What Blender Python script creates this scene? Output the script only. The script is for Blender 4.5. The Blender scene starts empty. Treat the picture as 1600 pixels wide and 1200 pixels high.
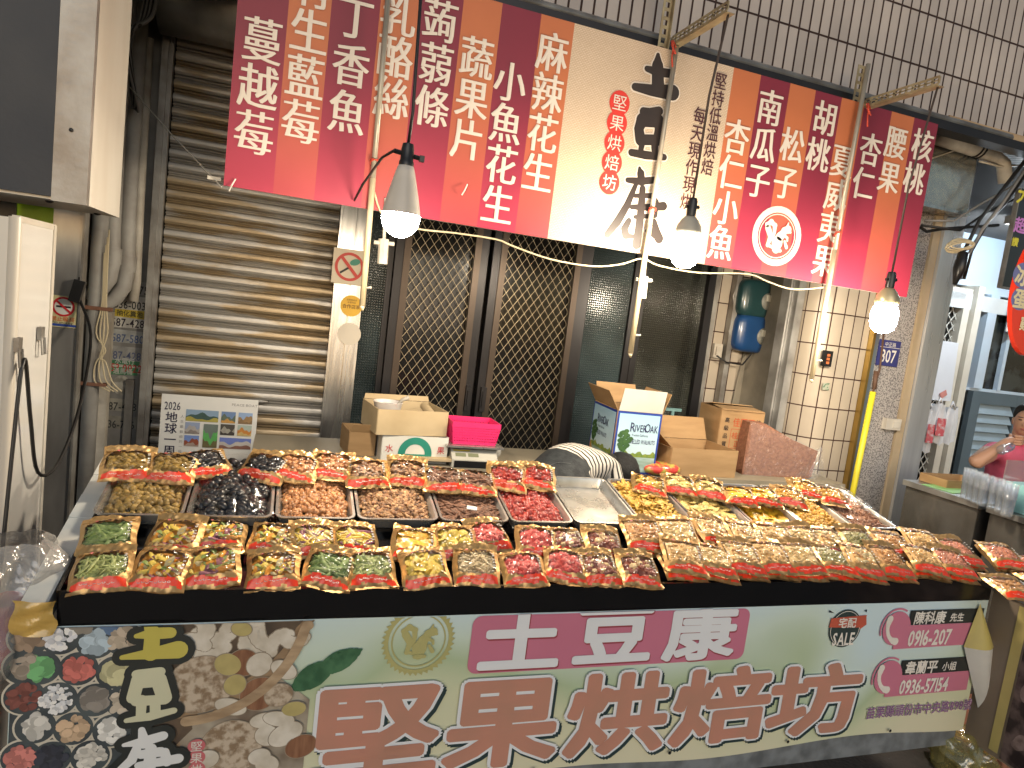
import bpy, math, random
import numpy as np
from mathutils import Vector, Matrix
random.seed(7); rng = np.random.default_rng(7)
C = bpy.context.scene.collection
SC = bpy.context.scene
R = math.radians

# ------------------------------------------------------------------ camera
EYE = Vector((0, 0, 1.58)); FOC = 1060.0
CR = ((0.94291307, -0.30968965, 0.12250415), (-0.08246231, 0.13928122, 0.98681341), (0.32266843, 0.94058124, -0.10579236))
cam = bpy.data.cameras.new('camera'); cam_o = bpy.data.objects.new('camera', cam); C.objects.link(cam_o)
cam.sensor_fit = 'HORIZONTAL'; cam.sensor_width = 36; cam.lens = 36 * FOC / 1600
cam.clip_start = 0.05; cam.clip_end = 300
m = Matrix.Identity(4)
for i in range(3):
    m[i][0] = CR[0][i]; m[i][1] = CR[1][i]; m[i][2] = -CR[2][i]; m[i][3] = EYE[i]
cam_o.matrix_world = m; SC.camera = cam_o

# ------------------------------------------------------------------ light
W = bpy.data.worlds.new("World"); SC.world = W; W.use_nodes = True
nt = W.node_tree; sky = nt.nodes.new('ShaderNodeTexSky'); sky.sky_type = 'NISHITA'; sky.sun_disc = False
SUN_EL, SUN_ROT = 11, 192
sky.sun_elevation = R(SUN_EL); sky.sun_rotation = R(SUN_ROT)
bg = nt.nodes['Background']; bg.inputs[1].default_value = 0.06
nt.links.new(sky.outputs[0], bg.inputs[0])
sl = bpy.data.lights.new('street_glow', 'SUN'); so = bpy.data.objects.new('street_glow', sl); C.objects.link(so)
sl.energy = 0.70; sl.angle = R(60); sl.color = (0.94, 0.97, 1.0)
so.rotation_euler = (R(79), 0, R(-12))
SC.view_settings.view_transform = 'Standard'; SC.view_settings.look = 'None'
SC.view_settings.exposure = 0.74; SC.view_settings.gamma = 1; SC.view_settings.use_curve_mapping = False
cy = SC.cycles
cy.max_bounces = 8; cy.transparent_max_bounces = 16; cy.glossy_bounces = 4; cy.diffuse_bounces = 3
cy.sample_clamp_indirect = 4; cy.caustics_reflective = False; cy.caustics_refractive = False
try:
    cy.use_denoising = True
except Exception: pass
BULB = 235.0

# ------------------------------------------------------------------ helpers
def ray(px, py):
    a = ((px - 800) / FOC, (600 - py) / FOC, 1)
    return Vector([sum(CR[k][i] * a[k] for k in range(3)) for i in range(3)])
def at(px, py, Y):
    d = ray(px, py); return EYE + d * (Y / d.y)
def atx(px, py, X):
    d = ray(px, py); return EYE + d * (X / d.x)
def atz(px, py, Z):
    d = ray(px, py); return EYE + d * ((Z - EYE.z) / d.z)
TA = R(13); SLY, SLZ = 1.80, 0.785
def onslope(px, py, lift=0.0):
    d = ray(px, py); t = math.tan(TA); z0 = SLZ + lift / math.cos(TA)
    s = (z0 - EYE.z - SLY * t) / (d.z - t * d.y); return EYE + d * s
SU, SV, SN = Vector((1, 0, 0)), Vector((0, math.cos(TA), math.sin(TA))), Vector((0, -math.sin(TA), math.cos(TA)))
def slope(x, d, h=0): return Vector((x, SLY, SLZ)) + SV * d + SN * h

MATS = {}
def mat(name, col, rough=.5, metal=0., col2=None, scale=8., amt=.5, detail=4, bump=0., bscale=40., coat=0., spec=.5, stretch=(1, 1, 1), ramp=(.35, .65), emit=None, estr=0, rand=0.):
    if name in MATS: return MATS[name]
    M = bpy.data.materials.new(name); M.use_nodes = True; N = M.node_tree; b = N.nodes['Principled BSDF']; L = N.links.new
    b.inputs['Base Color'].default_value = (*col, 1); b.inputs['Roughness'].default_value = rough; b.inputs['Metallic'].default_value = metal
    b.inputs['Coat Weight'].default_value = coat; b.inputs['Specular IOR Level'].default_value = spec; b.inputs['Coat Roughness'].default_value = .08
    tc = N.nodes.new('ShaderNodeTexCoord'); mp = N.nodes.new('ShaderNodeMapping'); mp.inputs['Scale'].default_value = stretch
    L(tc.outputs['Object'], mp.inputs[0])
    c2 = col2 if col2 else tuple(c * .72 for c in col)
    no = N.nodes.new('ShaderNodeTexNoise'); no.inputs['Scale'].default_value = scale; no.inputs['Detail'].default_value = detail; L(mp.outputs[0], no.inputs[0])
    cr = N.nodes.new('ShaderNodeValToRGB'); cr.color_ramp.elements[0].position = ramp[0]; cr.color_ramp.elements[1].position = ramp[1]
    a = amt if not col2 else 1.
    cr.color_ramp.elements[0].color = (*[col[i] * (1 - a) + c2[i] * a for i in range(3)], 1); cr.color_ramp.elements[1].color = (*col, 1)
    L(no.outputs[0], cr.inputs[0]); out = cr.outputs[0]
    if rand:
        gi = N.nodes.new('ShaderNodeNewGeometry'); hs = N.nodes.new('ShaderNodeHueSaturation'); mr = N.nodes.new('ShaderNodeMapRange')
        mr.inputs[3].default_value = 1 - rand; mr.inputs[4].default_value = 1 + rand
        L(gi.outputs['Random Per Island'], mr.inputs[0]); L(mr.outputs[0], hs.inputs['Value']); L(out, hs.inputs['Color']); out = hs.outputs[0]
    L(out, b.inputs['Base Color'])
    rm = N.nodes.new('ShaderNodeMapRange'); rm.inputs[3].default_value = max(0, rough * .8); rm.inputs[4].default_value = min(1, rough * 1.25)
    L(no.outputs[0], rm.inputs[0]); L(rm.outputs[0], b.inputs['Roughness'])
    if bump:
        n2 = N.nodes.new('ShaderNodeTexNoise'); n2.inputs['Scale'].default_value = bscale; n2.inputs['Detail'].default_value = 3; L(mp.outputs[0], n2.inputs[0])
        bp = N.nodes.new('ShaderNodeBump'); bp.inputs['Strength'].default_value = bump; bp.inputs['Distance'].default_value = .01
        L(n2.outputs[0], bp.inputs['Height']); L(bp.outputs[0], b.inputs['Normal'])
    if emit:
        b.inputs['Emission Color'].default_value = (*emit, 1); b.inputs['Emission Strength'].default_value = estr
    MATS[name] = M; return M
def film(name, tint=(1, 1, 1), fac=.13, rough=.08, bump=.6, bscale=30, haze=0., hazecol=(.8, .8, .8), mx=.5):
    if name in MATS: return MATS[name]
    M = bpy.data.materials.new(name); M.use_nodes = True; N = M.node_tree; L = N.links.new
    for n in list(N.nodes): N.nodes.remove(n)
    o = N.nodes.new('ShaderNodeOutputMaterial'); t = N.nodes.new('ShaderNodeBsdfTransparent'); t.inputs[0].default_value = (*tint, 1)
    g = N.nodes.new('ShaderNodeBsdfGlossy'); g.inputs['Roughness'].default_value = rough; g.inputs[0].default_value = (1, 1, 1, 1)
    tc = N.nodes.new('ShaderNodeTexCoord'); no = N.nodes.new('ShaderNodeTexNoise'); no.inputs['Scale'].default_value = bscale; no.inputs['Detail'].default_value = 2
    no.inputs['Distortion'].default_value = 1.2
    bp = N.nodes.new('ShaderNodeBump'); bp.inputs['Strength'].default_value = bump; bp.inputs['Distance'].default_value = .012
    L(tc.outputs['Object'], no.inputs[0]); L(no.outputs[0], bp.inputs['Height']); L(bp.outputs[0], g.inputs['Normal'])
    lw = N.nodes.new('ShaderNodeLayerWeight'); lw.inputs[0].default_value = .25; L(bp.outputs[0], lw.inputs['Normal'])
    mr = N.nodes.new('ShaderNodeMapRange'); mr.inputs[3].default_value = fac; mr.inputs[4].default_value = min(1, fac + mx); L(lw.outputs['Fresnel'], mr.inputs[0])
    ms = N.nodes.new('ShaderNodeMixShader'); L(mr.outputs[0], ms.inputs[0]); L(t.outputs[0], ms.inputs[1]); L(g.outputs[0], ms.inputs[2]); out = ms.outputs[0]
    if haze:
        d = N.nodes.new('ShaderNodeBsdfDiffuse'); d.inputs[0].default_value = (*hazecol, 1); m2 = N.nodes.new('ShaderNodeMixShader'); m2.inputs[0].default_value = haze
        L(out, m2.inputs[1]); L(d.outputs[0], m2.inputs[2]); out = m2.outputs[0]
    L(out, o.inputs[0]); MATS[name] = M; return M
def tiles_mat(name, col, grout, tw, th, gap=.007, rough=.35, off=(0, 0)):
    if name in MATS: return MATS[name]
    M = bpy.data.materials.new(name); M.use_nodes = True; N = M.node_tree; L = N.links.new; b = N.nodes['Principled BSDF']
    uv = N.nodes.new('ShaderNodeUVMap'); mp = N.nodes.new('ShaderNodeMapping'); mp.inputs['Location'].default_value = (off[0], off[1], 0); L(uv.outputs[0], mp.inputs[0])
    br = N.nodes.new('ShaderNodeTexBrick'); br.offset = 0; br.inputs['Scale'].default_value = 1; br.inputs['Brick Width'].default_value = tw; br.inputs['Row Height'].default_value = th
    br.inputs['Mortar Size'].default_value = gap / 2; br.inputs['Mortar Smooth'].default_value = .12; br.inputs['Bias'].default_value = 0
    br.inputs['Color1'].default_value = (*col, 1); br.inputs['Color2'].default_value = (*[c * .86 for c in col], 1); br.inputs['Mortar'].default_value = (*grout, 1)
    L(mp.outputs[0], br.inputs[0])
    no = N.nodes.new('ShaderNodeTexNoise'); no.inputs['Scale'].default_value = 3; no.inputs['Detail'].default_value = 6; L(mp.outputs[0], no.inputs[0])
    mr = N.nodes.new('ShaderNodeMapRange'); mr.inputs[3].default_value = .7; mr.inputs[4].default_value = 1.12; L(no.outputs[0], mr.inputs[0])
    mu = N.nodes.new('ShaderNodeMix'); mu.data_type = 'RGBA'; mu.blend_type = 'MULTIPLY'; mu.inputs[0].default_value = 1
    L(br.outputs[0], mu.inputs[6]); L(mr.outputs[0], mu.inputs[7]); L(mu.outputs[2], b.inputs['Base Color'])
    rr = N.nodes.new('ShaderNodeMapRange'); rr.inputs[3].default_value = rough; rr.inputs[4].default_value = .9; L(br.outputs[1], rr.inputs[0]); L(rr.outputs[0], b.inputs['Roughness'])
    bp = N.nodes.new('ShaderNodeBump'); bp.invert = True; bp.inputs['Strength'].default_value = .8; bp.inputs['Distance'].default_value = .004
    L(br.outputs[1], bp.inputs['Height']); L(bp.outputs[0], b.inputs['Normal'])
    MATS[name] = M; return M

class MB:
    def __init__(s): s.v = []; s.f = []; s.m = []; s.uv = None
    def add(s, v, f, mi=0):
        o = len(s.v); s.v += [tuple(p) for p in v]; s.f += [tuple(i + o for i in q) for q in f]; s.m += [mi] * len(f); return s
    def box(s, c, d, mi=0, M=None):
        v = []
        for x in (-.5, .5):
            for y in (-.5, .5):
                for z in (-.5, .5):
                    p = Vector((x * d[0], y * d[1], z * d[2]))
                    if M is not None: p = M @ p
                    v.append(p + Vector(c))
        return s.add(v, [(0, 1, 3, 2), (4, 6, 7, 5), (0, 4, 5, 1), (2, 3, 7, 6), (0, 2, 6, 4), (1, 5, 7, 3)], mi)
    def bx(s, x0, x1, y0, y1, z0, z1, mi=0): return s.box(((x0 + x1) / 2, (y0 + y1) / 2, (z0 + z1) / 2), (x1 - x0, y1 - y0, z1 - z0), mi)
    def tube(s, pts, r, n=8, mi=0, caps=True):
        pts = [Vector(p) for p in pts]; k = len(pts); rs = r if isinstance(r, (list, tuple)) else [r] * k
        v = []; u = None
        for i, p in enumerate(pts):
            t = (pts[min(i + 1, k - 1)] - pts[max(i - 1, 0)])
            t = t.normalized() if t.length > 1e-9 else Vector((0, 0, 1))
            if u is None: u = t.orthogonal().normalized()
            u = (u - t * u.dot(t)); u = u.normalized() if u.length > 1e-6 else t.orthogonal().normalized(); w = t.cross(u)
            for j in range(n):
                a = 2 * math.pi * j / n; v.append(p + (u * math.cos(a) + w * math.sin(a)) * rs[i])
        f = [(i * n + j, i * n + (j + 1) % n, (i + 1) * n + (j + 1) % n, (i + 1) * n + j) for i in range(k - 1) for j in range(n)]
        if caps: f += [tuple(range(n - 1, -1, -1)), tuple((k - 1) * n + j for j in range(n))]
        return s.add(v, f, mi)
    def lathe(s, c, prof, n=20, mi=0, axis=None):
        M = Matrix.Identity(3) if axis is None else Vector((0, 0, 1)).rotation_difference(Vector(axis)).to_matrix()
        v = []; c = Vector(c)
        for r, z in prof:
            for j in range(n):
                a = 2 * math.pi * j / n; v.append(c + M @ Vector((r * math.cos(a), r * math.sin(a), z)))
        k = len(prof)
        f = [(i * n + j, i * n + (j + 1) % n, (i + 1) * n + (j + 1) % n, (i + 1) * n + j) for i in range(k - 1) for j in range(n)]
        return s.add(v, f, mi)
    def ell(s, c, r, M=None, n=12, k=8, mi=0, fn=None):
        v = []; f = []
        for i in range(k + 1):
            t = math.pi * i / k
            for j in range(n):
                a = 2 * math.pi * j / n
                p = Vector((math.sin(t) * math.cos(a), math.sin(t) * math.sin(a), math.cos(t)))
                if fn: p = fn(p)
                p = Vector((p.x * r[0], p.y * r[1], p.z * r[2]))
                if M is not None: p = M @ p
                v.append(p + Vector(c))
        f = [(i * n + j, (i + 1) * n + j, (i + 1) * n + (j + 1) % n, i * n + (j + 1) % n) for i in range(k) for j in range(n)]
        return s.add(v, f, mi)
    def poly(s, pts, th=None, mi=0):
        pts = [Vector(p) for p in pts]; n = len(pts)
        if th is None: return s.add(pts, [tuple(range(n))], mi)
        th = Vector(th); v = pts + [p + th for p in pts]
        return s.add(v, [tuple(range(n - 1, -1, -1)), tuple(range(n, 2 * n))] + [(i, (i + 1) % n, n + (i + 1) % n, n + i) for i in range(n)], mi)
    def grid(s, fn, nu, nv, mi=0, keep=None):
        v = [fn(i / nu, j / nv) for j in range(nv + 1) for i in range(nu + 1)]
        f = [(j * (nu + 1) + i, j * (nu + 1) + i + 1, (j + 1) * (nu + 1) + i + 1, (j + 1) * (nu + 1) + i) for j in range(nv) for i in range(nu)
             if keep is None or keep((i + .5) / nu, (j + .5) / nv)]
        return s.add(v, f, mi)
    def mesh(s, name, mats, smooth=False, shift=None, angle=None):
        me = bpy.data.meshes.new(name)
        v = s.v if shift is None else [(p[0] - shift[0], p[1] - shift[1], p[2] - shift[2]) for p in s.v]
        me.from_pydata(v, [], s.f)
        for q in (mats if isinstance(mats, (list, tuple)) else [mats]): me.materials.append(q)
        if any(s.m): me.polygons.foreach_set('material_index', s.m)
        if s.uv is not None:
            ul = me.uv_layers.new(name='UVMap'); ul.data.foreach_set('uv', [c for p in me.loops for c in s.uv(s.v[p.vertex_index])])
        if smooth:
            me.polygons.foreach_set('use_smooth', [True] * len(me.polygons))
            if angle:
                try: me.set_sharp_from_angle(angle=R(angle))
                except Exception: pass
        me.update(); return me
def curve(P, n=5):
    P = [Vector(p) for p in P]; out = []
    for i in range(len(P) - 1):
        p0, p1, p2, p3 = P[max(i - 1, 0)], P[i], P[i + 1], P[min(i + 2, len(P) - 1)]
        for j in range(n):
            t = j / n; out.append(.5 * ((2 * p1) + (p2 - p0) * t + (2 * p0 - 5 * p1 + 4 * p2 - p3) * t ** 2 + (3 * p1 - p0 - 3 * p2 + p3) * t ** 3))
    return out + [P[-1]]
def props(o, label=None, cat=None, group=None, kind=None):
    for k, v in (('label', label), ('category', cat), ('group', group), ('kind', kind)):
        if v: o[k] = v
    return o
def part(name, mb, mats, parent, smooth=False, angle=None, label=None, kind=None):
    """a mesh part in world coordinates, carried by its thing"""
    o = None
    w = Vector((0, 0, 0)); p = parent
    while p is not None: w = w + p.location; p = p.parent
    o = bpy.data.objects.new(name, mb.mesh(name, mats, smooth, w, angle)); C.objects.link(o); o.parent = parent
    props(o, label, None, None, kind); return o
def base_of(mb):
    a = np.array(mb.v); return Vector(((a[:, 0].min() + a[:, 0].max()) / 2, (a[:, 1].min() + a[:, 1].max()) / 2, a[:, 2].min()))
def solo(name, mb, mats, label, cat, group=None, kind=None, smooth=False, angle=None):
    b = base_of(mb); o = bpy.data.objects.new(name, mb.mesh(name, mats, smooth, b, angle)); C.objects.link(o); o.location = b
    return props(o, label, cat, group, kind)
def thing(name, loc, label, cat, group=None):
    o = bpy.data.objects.new(name, None); C.objects.link(o); o.location = loc; o.empty_display_size = .05
    return props(o, label, cat, group)
def copy_tree(o, parent=None):
    c = o.copy(); C.objects.link(c); c.parent = parent
    for ch in list(o.children): copy_tree(ch, c)
    return c
def setmesh(o, me): o.data = me

# writing -----------------------------------------------------------
_fc = {}
_cu = bpy.data.curves.new('writing', 'FONT'); _co = bpy.data.objects.new('writing', _cu); C.objects.link(_co); _cu.resolution_u = 2
def glyph(ch, off=0.):
    k = (ch, round(off, 4))
    if k not in _fc and ch == '莓':  # grass radical over 'every'
        (va, fa), (vb, fb) = glyph('艹', off), glyph('每', off); ya, yb = [p[1] for p in va], [p[1] for p in vb]
        _fc[k] = ([(a, .62 + (b - min(ya)) / (max(ya) - min(ya)) * .22) for a, b in va] + [(a, -.08 + (b - min(yb)) / (max(yb) - min(yb)) * .71) for a, b in vb], list(fa) + [tuple(i + len(va) for i in q) for q in fb])
    if k not in _fc:
        _cu.body = ch; _cu.offset = off; _co.update_tag(); bpy.context.view_layer.update()
        me = bpy.data.meshes.new_from_object(_co.evaluated_get(bpy.context.evaluated_depsgraph_get()))
        _fc[k] = ([(v.co.x, v.co.y) for v in me.vertices], [tuple(p.vertices) for p in me.polygons]); bpy.data.meshes.remove(me)
    return _fc[k]
def bold(ch, rad, base=0., n=14):
    """a heavier letter: the glyph stamped in a ring, every stamp a hair above the last"""
    v0, f0 = glyph(ch, base); V = []; F = []
    for k in range(n + 1):
        dx, dy = (0, 0) if k == n else (rad * math.cos(2 * math.pi * k / n), rad * math.sin(2 * math.pi * k / n))
        o = len(V); V += [(a + dx, b + dy, k) for a, b in v0]; F += [tuple(i + o for i in q) for q in f0]
    return V, F
class Plane:
    """a flat surface to write and print on: origin, right, up; positive offsets stand out of it"""
    def __init__(s, o, u, v): s.o, s.u, s.v = Vector(o), Vector(u).normalized(), Vector(v).normalized(); s.n = s.u.cross(s.v)
    def p(s, x, y, h=0): return s.o + s.u * x + s.v * y + s.n * h
    def hit(s, px, py):
        d = ray(px, py); t = (s.o - EYE).dot(s.n) / d.dot(s.n); q = EYE + d * t - s.o
        return q.dot(s.u), q.dot(s.v)
    def char(s, mb, ch, x, y, size, h, off=0., sx=1., mi=0, ming=0., skew=0.):
        cjk = ord(ch) > 0x2000
        for k, dx in enumerate((0,) if not ming else (-ming, -ming * .33, ming * .33, ming)):
            if cjk and off > 0:
                vz, f = bold(ch, off, 0, 7); v = [(a, b) for a, b, c in vz]
            else: v, f = glyph(ch, max(off, 0)); vz = [(0, 0, 0)] * len(v)
            cx, cyy = (.5, .38) if cjk else (sum(p[0] for p in v) and (min(p[0] for p in v) + max(p[0] for p in v)) / 2, .36)
            mb.add([s.p(x + ((a - cx) * sx + dx + (b - cyy) * skew) * size, y + (b - cyy) * size, h + k * .0004 + q[2] * .00005) for (a, b), q in zip(v, vz)], f, mi)
    def col(s, mb, txt, a, b, size, h, **kw):
        (x0, y0), (x1, y1) = s.hit(*a), s.hit(*b); n = max(1, len(txt) - 1)
        for i, ch in enumerate(txt):
            if ch != ' ': s.char(mb, ch, x0 + (x1 - x0) * i / n, y0 + (y1 - y0) * i / n, size, h, **kw)
    def line(s, mb, txt, x, y, size, h, off=0., sx=1., mi=0, adv=1., skew=0., center=False):
        ws = []
        for ch in txt:
            if ch == ' ': ws.append(.3); continue
            v, _ = glyph(ch, 0); ws.append(1.0 if ord(ch) > 0x2000 else max(p[0] for p in v) - min(p[0] for p in v) + .1)
        tot = sum(ws) * size * sx * adv
        if center: x -= tot / 2
        for ch, w in zip(txt, ws):
            w *= size * sx * adv
            if ch != ' ': s.char(mb, ch, x + w / 2, y, size, h, off=off, sx=sx, mi=mi, skew=skew)
            x += w
    def flat(s, mb, pts, h, mi=0): mb.add([s.p(x, y, h) for x, y in pts], [tuple(range(len(pts)))], mi)
    def disc(s, mb, x, y, rx, h, ry=None, n=28, mi=0, rot=0.):
        ry = rx if ry is None else ry; c, t = math.cos(rot), math.sin(rot)
        s.flat(mb, [(x + rx * math.cos(q) * c - ry * math.sin(q) * t, y + rx * math.cos(q) * t + ry * math.sin(q) * c) for q in [2 * math.pi * i / n for i in range(n)]], h, mi)
    def ring(s, mb, x, y, r0, r1, h, n=32, mi=0, a0=0., a1=2 * math.pi):
        v = []
        for i in range(n + 1):
            a = a0 + (a1 - a0) * i / n
            v += [s.p(x + r0 * math.cos(a), y + r0 * math.sin(a), h), s.p(x + r1 * math.cos(a), y + r1 * math.sin(a), h)]
        mb.add(v, [(2 * i, 2 * i + 1, 2 * i + 3, 2 * i + 2) for i in range(n)], mi)
    def stroke(s, mb, pts, rs, h, mi=0, n=10):
        """a brush stroke: round-ended band along pts with half-widths rs"""
        P = [Vector(q) for q in pts]; k = len(P); v = []; Lp = []; Rp = []
        for i, p in enumerate(P):
            t = (P[min(i + 1, k - 1)] - P[max(i - 1, 0)]).normalized(); nn = Vector((-t.y, t.x)); Lp.append(p + nn * rs[i]); Rp.append(p - nn * rs[i])
        v = [s.p(q.x, q.y, h) for i in range(k) for q in (Lp[i], Rp[i])]
        mb.add(v, [(2 * i, 2 * i + 1, 2 * i + 3, 2 * i + 2) for i in range(k - 1)], mi)
        for q, r in ((P[0], rs[0]), (P[-1], rs[-1])): s.disc(mb, q.x, q.y, r, h + .0003, n=14, mi=mi)
        for q, r in list(zip(P, rs))[1:-1]: s.disc(mb, q.x, q.y, r * .99, h + .0005, n=14, mi=mi)
# ------------------------------------------------------------------ materials of the place
M_asph = mat('dark_paving', (.055, .048, .045), .75, col2=(.02, .018, .018), scale=6, detail=8, bump=.5, bscale=60)
M_conc = mat('old_concrete', (.27, .24, .19), .85, col2=(.13, .115, .09), scale=3, detail=8, bump=.3, bscale=30)
M_tileF = tiles_mat('facade_tile', (.47, .425, .40), (.035, .018, .015), .065, .28, .0115, .3, off=(0, -.16))
M_tileP = tiles_mat('pillar_tile', (.50, .43, .345), (.05, .02, .015), .085, .205, .008, .3, off=(.02, -.18))
M_steel = mat('brushed_steel', (.62, .61, .59), .26, 1., col2=(.4, .39, .38), scale=3, stretch=(6, 6, .6), bump=.12, bscale=8)
M_steelb = mat('worn_steel', (.58, .58, .57), .38, .75, col2=(.30, .29, .28), scale=5, detail=8, bump=.25, bscale=6)
M_tray = mat('tray_steel', (.68, .66, .62), .27, .78, col2=(.48, .46, .42), scale=9, detail=6, bump=.06, bscale=20)
M_slat = mat('shutter_metal', (.46, .435, .40), .42, .40, col2=(.37, .285, .18), scale=3.2, detail=10, stretch=(.55, 1, 3.2), ramp=(.45, .53), bump=.3, bscale=14)
M_galv = mat('galvanised', (.36, .35, .33), .5, .7, col2=(.2, .18, .16), scale=7, detail=7, bump=.2)
M_darkal = mat('dark_aluminium', (.028, .026, .028), .35, .6, scale=3)
M_brownal = mat('bronze_aluminium', (.075, .055, .042), .38, .6, scale=3)
M_grille = mat('grille_wire', (.33, .27, .18), .42, .6, scale=30)
M_dglass = mat('dark_glass', (.010, .010, .010), .12, 0, scale=2)
M_black = mat('black_plastic', (.012, .012, .013), .35, 0, scale=20)
M_blackg = mat('black_lacquer', (.006, .006, .007), .16, 0, scale=12, coat=.4)
M_white = mat('white_enamel', (.72, .71, .67), .35, 0, col2=(.60, .58, .53), scale=2.5, detail=6)
M_cream = mat('cream_panel', (.62, .59, .53), .35, 0, col2=(.54, .49, .42), scale=3, stretch=(2, 2, .4), detail=6)
M_pvc = mat('grey_pvc', (.40, .39, .37), .5, 0, col2=(.25, .23, .21), scale=6, detail=7)
M_pvcw = mat('dirty_white_pvc', (.58, .54, .47), .5, 0, col2=(.30, .26, .21), scale=6, detail=7)
M_navy = mat('navy_panel', (.020, .026, .038), .55, 0, scale=4, bump=.1)
M_card = mat('cardboard', (.40, .25, .12), .8, 0, col2=(.33, .20, .09), scale=5, detail=5, stretch=(1, 1, 5))
M_cardl = mat('pale_cardboard', (.52, .40, .24), .8, 0, col2=(.43, .32, .18), scale=5)
M_wcard = mat('white_card', (.70, .67, .60), .7, 0, scale=5)
M_paper = mat('white_paper', (.74, .73, .70), .6, 0, scale=5, amt=.2)
M_ink = mat('black_ink', (.015, .013, .016), .5, 0)
M_cable = mat('black_cable', (.012, .011, .011), .45, 0)
M_ccable = mat('cream_cable', (.62, .52, .34), .45, 0)
M_gcable = mat('grey_cable', (.22, .21, .20), .5, 0)
M_gold = mat('gold_foil', (.56, .36, .15), .34, .62, col2=(.48, .29, .115), scale=10, bump=.16, bscale=12)
M_red = mat('red_print', (.85, .055, .016), .34, 0, coat=.25, scale=20, amt=.25)
M_wprint = mat('white_print', (.78, .75, .70), .4, 0)

# ground ------------------------------------------------------------
g = MB(); g.bx(-30, 30, -30, 30, -.2, 0)
solo('ground', g, M_asph, 'dark worn paving under the stall', None, kind='structure')
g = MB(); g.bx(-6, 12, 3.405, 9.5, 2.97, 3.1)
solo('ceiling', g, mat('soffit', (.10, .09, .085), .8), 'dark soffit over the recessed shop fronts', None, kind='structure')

# upper facade ------------------------------------------------------
g = MB(); g.bx(-5, 9, 3.16, 3.4, 2.95, 6.5); g.uv = lambda p: (p[0] + p[1], p[2])
t = thing('tiled_facade', (2, 3.2, 2.95), 'upper facade of long white tiles with dark joints above the sign', 'wall')
part('wall', g, M_tileF, t)
g = MB(); g.bx(-5, 9, 3.06, 3.158, 2.90, 2.947); part('beam', g, M_darkal, t)
g = MB(); g.tube([(-5, 3.10, 2.968), (4.0, 3.10, 2.968)], .022, 10); part('conduit', g, M_galv, t, True)
g = MB(); g.bx(3.5, 9, 3.10, 3.157, 2.953, 3.0); part('wood_trim', g, mat('raw_wood', (.42, .31, .19), .7, col2=(.3, .2, .11), scale=9, stretch=(.3, 3, 3)), t)

# wall behind the shop fronts -----------------------------------------
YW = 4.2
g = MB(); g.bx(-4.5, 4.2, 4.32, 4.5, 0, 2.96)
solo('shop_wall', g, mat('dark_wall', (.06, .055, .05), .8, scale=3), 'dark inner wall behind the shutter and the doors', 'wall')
# sticker strip left of the shutter
t = thing('side_wall_strip', (-.82, 4.2, 0), 'narrow grey wall strip pasted with phone number stickers beside the shutter', 'wall')
g = MB(); g.bx(-.96, -.724, 4.2, 4.3, 0, 2.96); part('wall', g, mat('grey_paint', (.30, .285, .265), .7, col2=(.18, .17, .155), scale=5, detail=7), t)
PW = Plane((0, 4.199, 0), (1, 0, 0), (0, 0, 1))
stk = [('65175', 216, 450, (.30, .29, .27), (.02, .02, .02)), ('536-0033', 207, 474, (.62, .58, .52), (.03, .03, .03)), ('抽化糞池', 203, 490, (.75, .55, .05), (.02, .02, .02)), ('587-4289', 204, 502, (.66, .63, .57), (.03, .02, .03)),
       ('587-580', 200, 526, (.50, .50, .48), (.10, .14, .28)), ('587-4288', 199, 553, (.42, .41, .39), (.10, .12, .22)), ('水電行', 195, 564, (.08, .28, .13), (.6, .6, .55)), ('953 0022', 194, 572, (.62, .58, .5), (.5, .05, .04)), ('通馬桶', 192, 580, (.08, .30, .13), (.6, .6, .55)),
       ('587-428', 188, 632, (.42, .39, .32), (.05, .05, .05)), ('536-776', 186, 660, (.38, .35, .29), (.06, .06, .06))]
for s_, px, py, c1, c2 in stk:
    x, y = PW.hit(px, py); hw = .085 if '-' in s_ or ' ' in s_ else .078; big = '-' in s_ or ' ' in s_ or s_.isdigit()
    hh = .036 if big else .022
    f = MB(); hw2 = hw * rng.uniform(.93, 1.02); j = rng.uniform(-.004, .004, 8)
    PW.flat(f, [(x - hw2 + j[0], y - hh + j[1]), (x + hw2 + j[2], y - hh + j[3]), (x + hw2 + j[4], y + hh + j[5]), (x - hw2 + j[6], y + hh + j[7])], .0005 + rng.uniform(0, .0006))
    st = part('sticker', f, mat('sticker_%s' % s_, c1, .6, col2=tuple(c * .6 for c in c1), scale=18, detail=6), t)
    f = MB(); n = len(s_); PW.line(f, s_, x, y - (.010 if big else 0), (.062 if big else .036), .0018, off=.012, sx=.74 if big else .9, center=True)
    part('lettering', f, mat('ink_%s' % s_, c2, .6), st)
# peeled round patch
f = MB(); x, y = PW.hit(190, 602); PW.disc(f, x, y, .045, .0007, .055); part('sticker', f, mat('peeled_patch', (.5, .47, .4), .8, col2=(.28, .26, .22), scale=20, detail=6, ramp=(.45, .55)), t)
f = MB(); x, y = PW.hit(205, 680); f.bx(-.80, -.76, 4.17, 4.199, .35, .95); part('angle_iron', f, M_galv, t)

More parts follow.
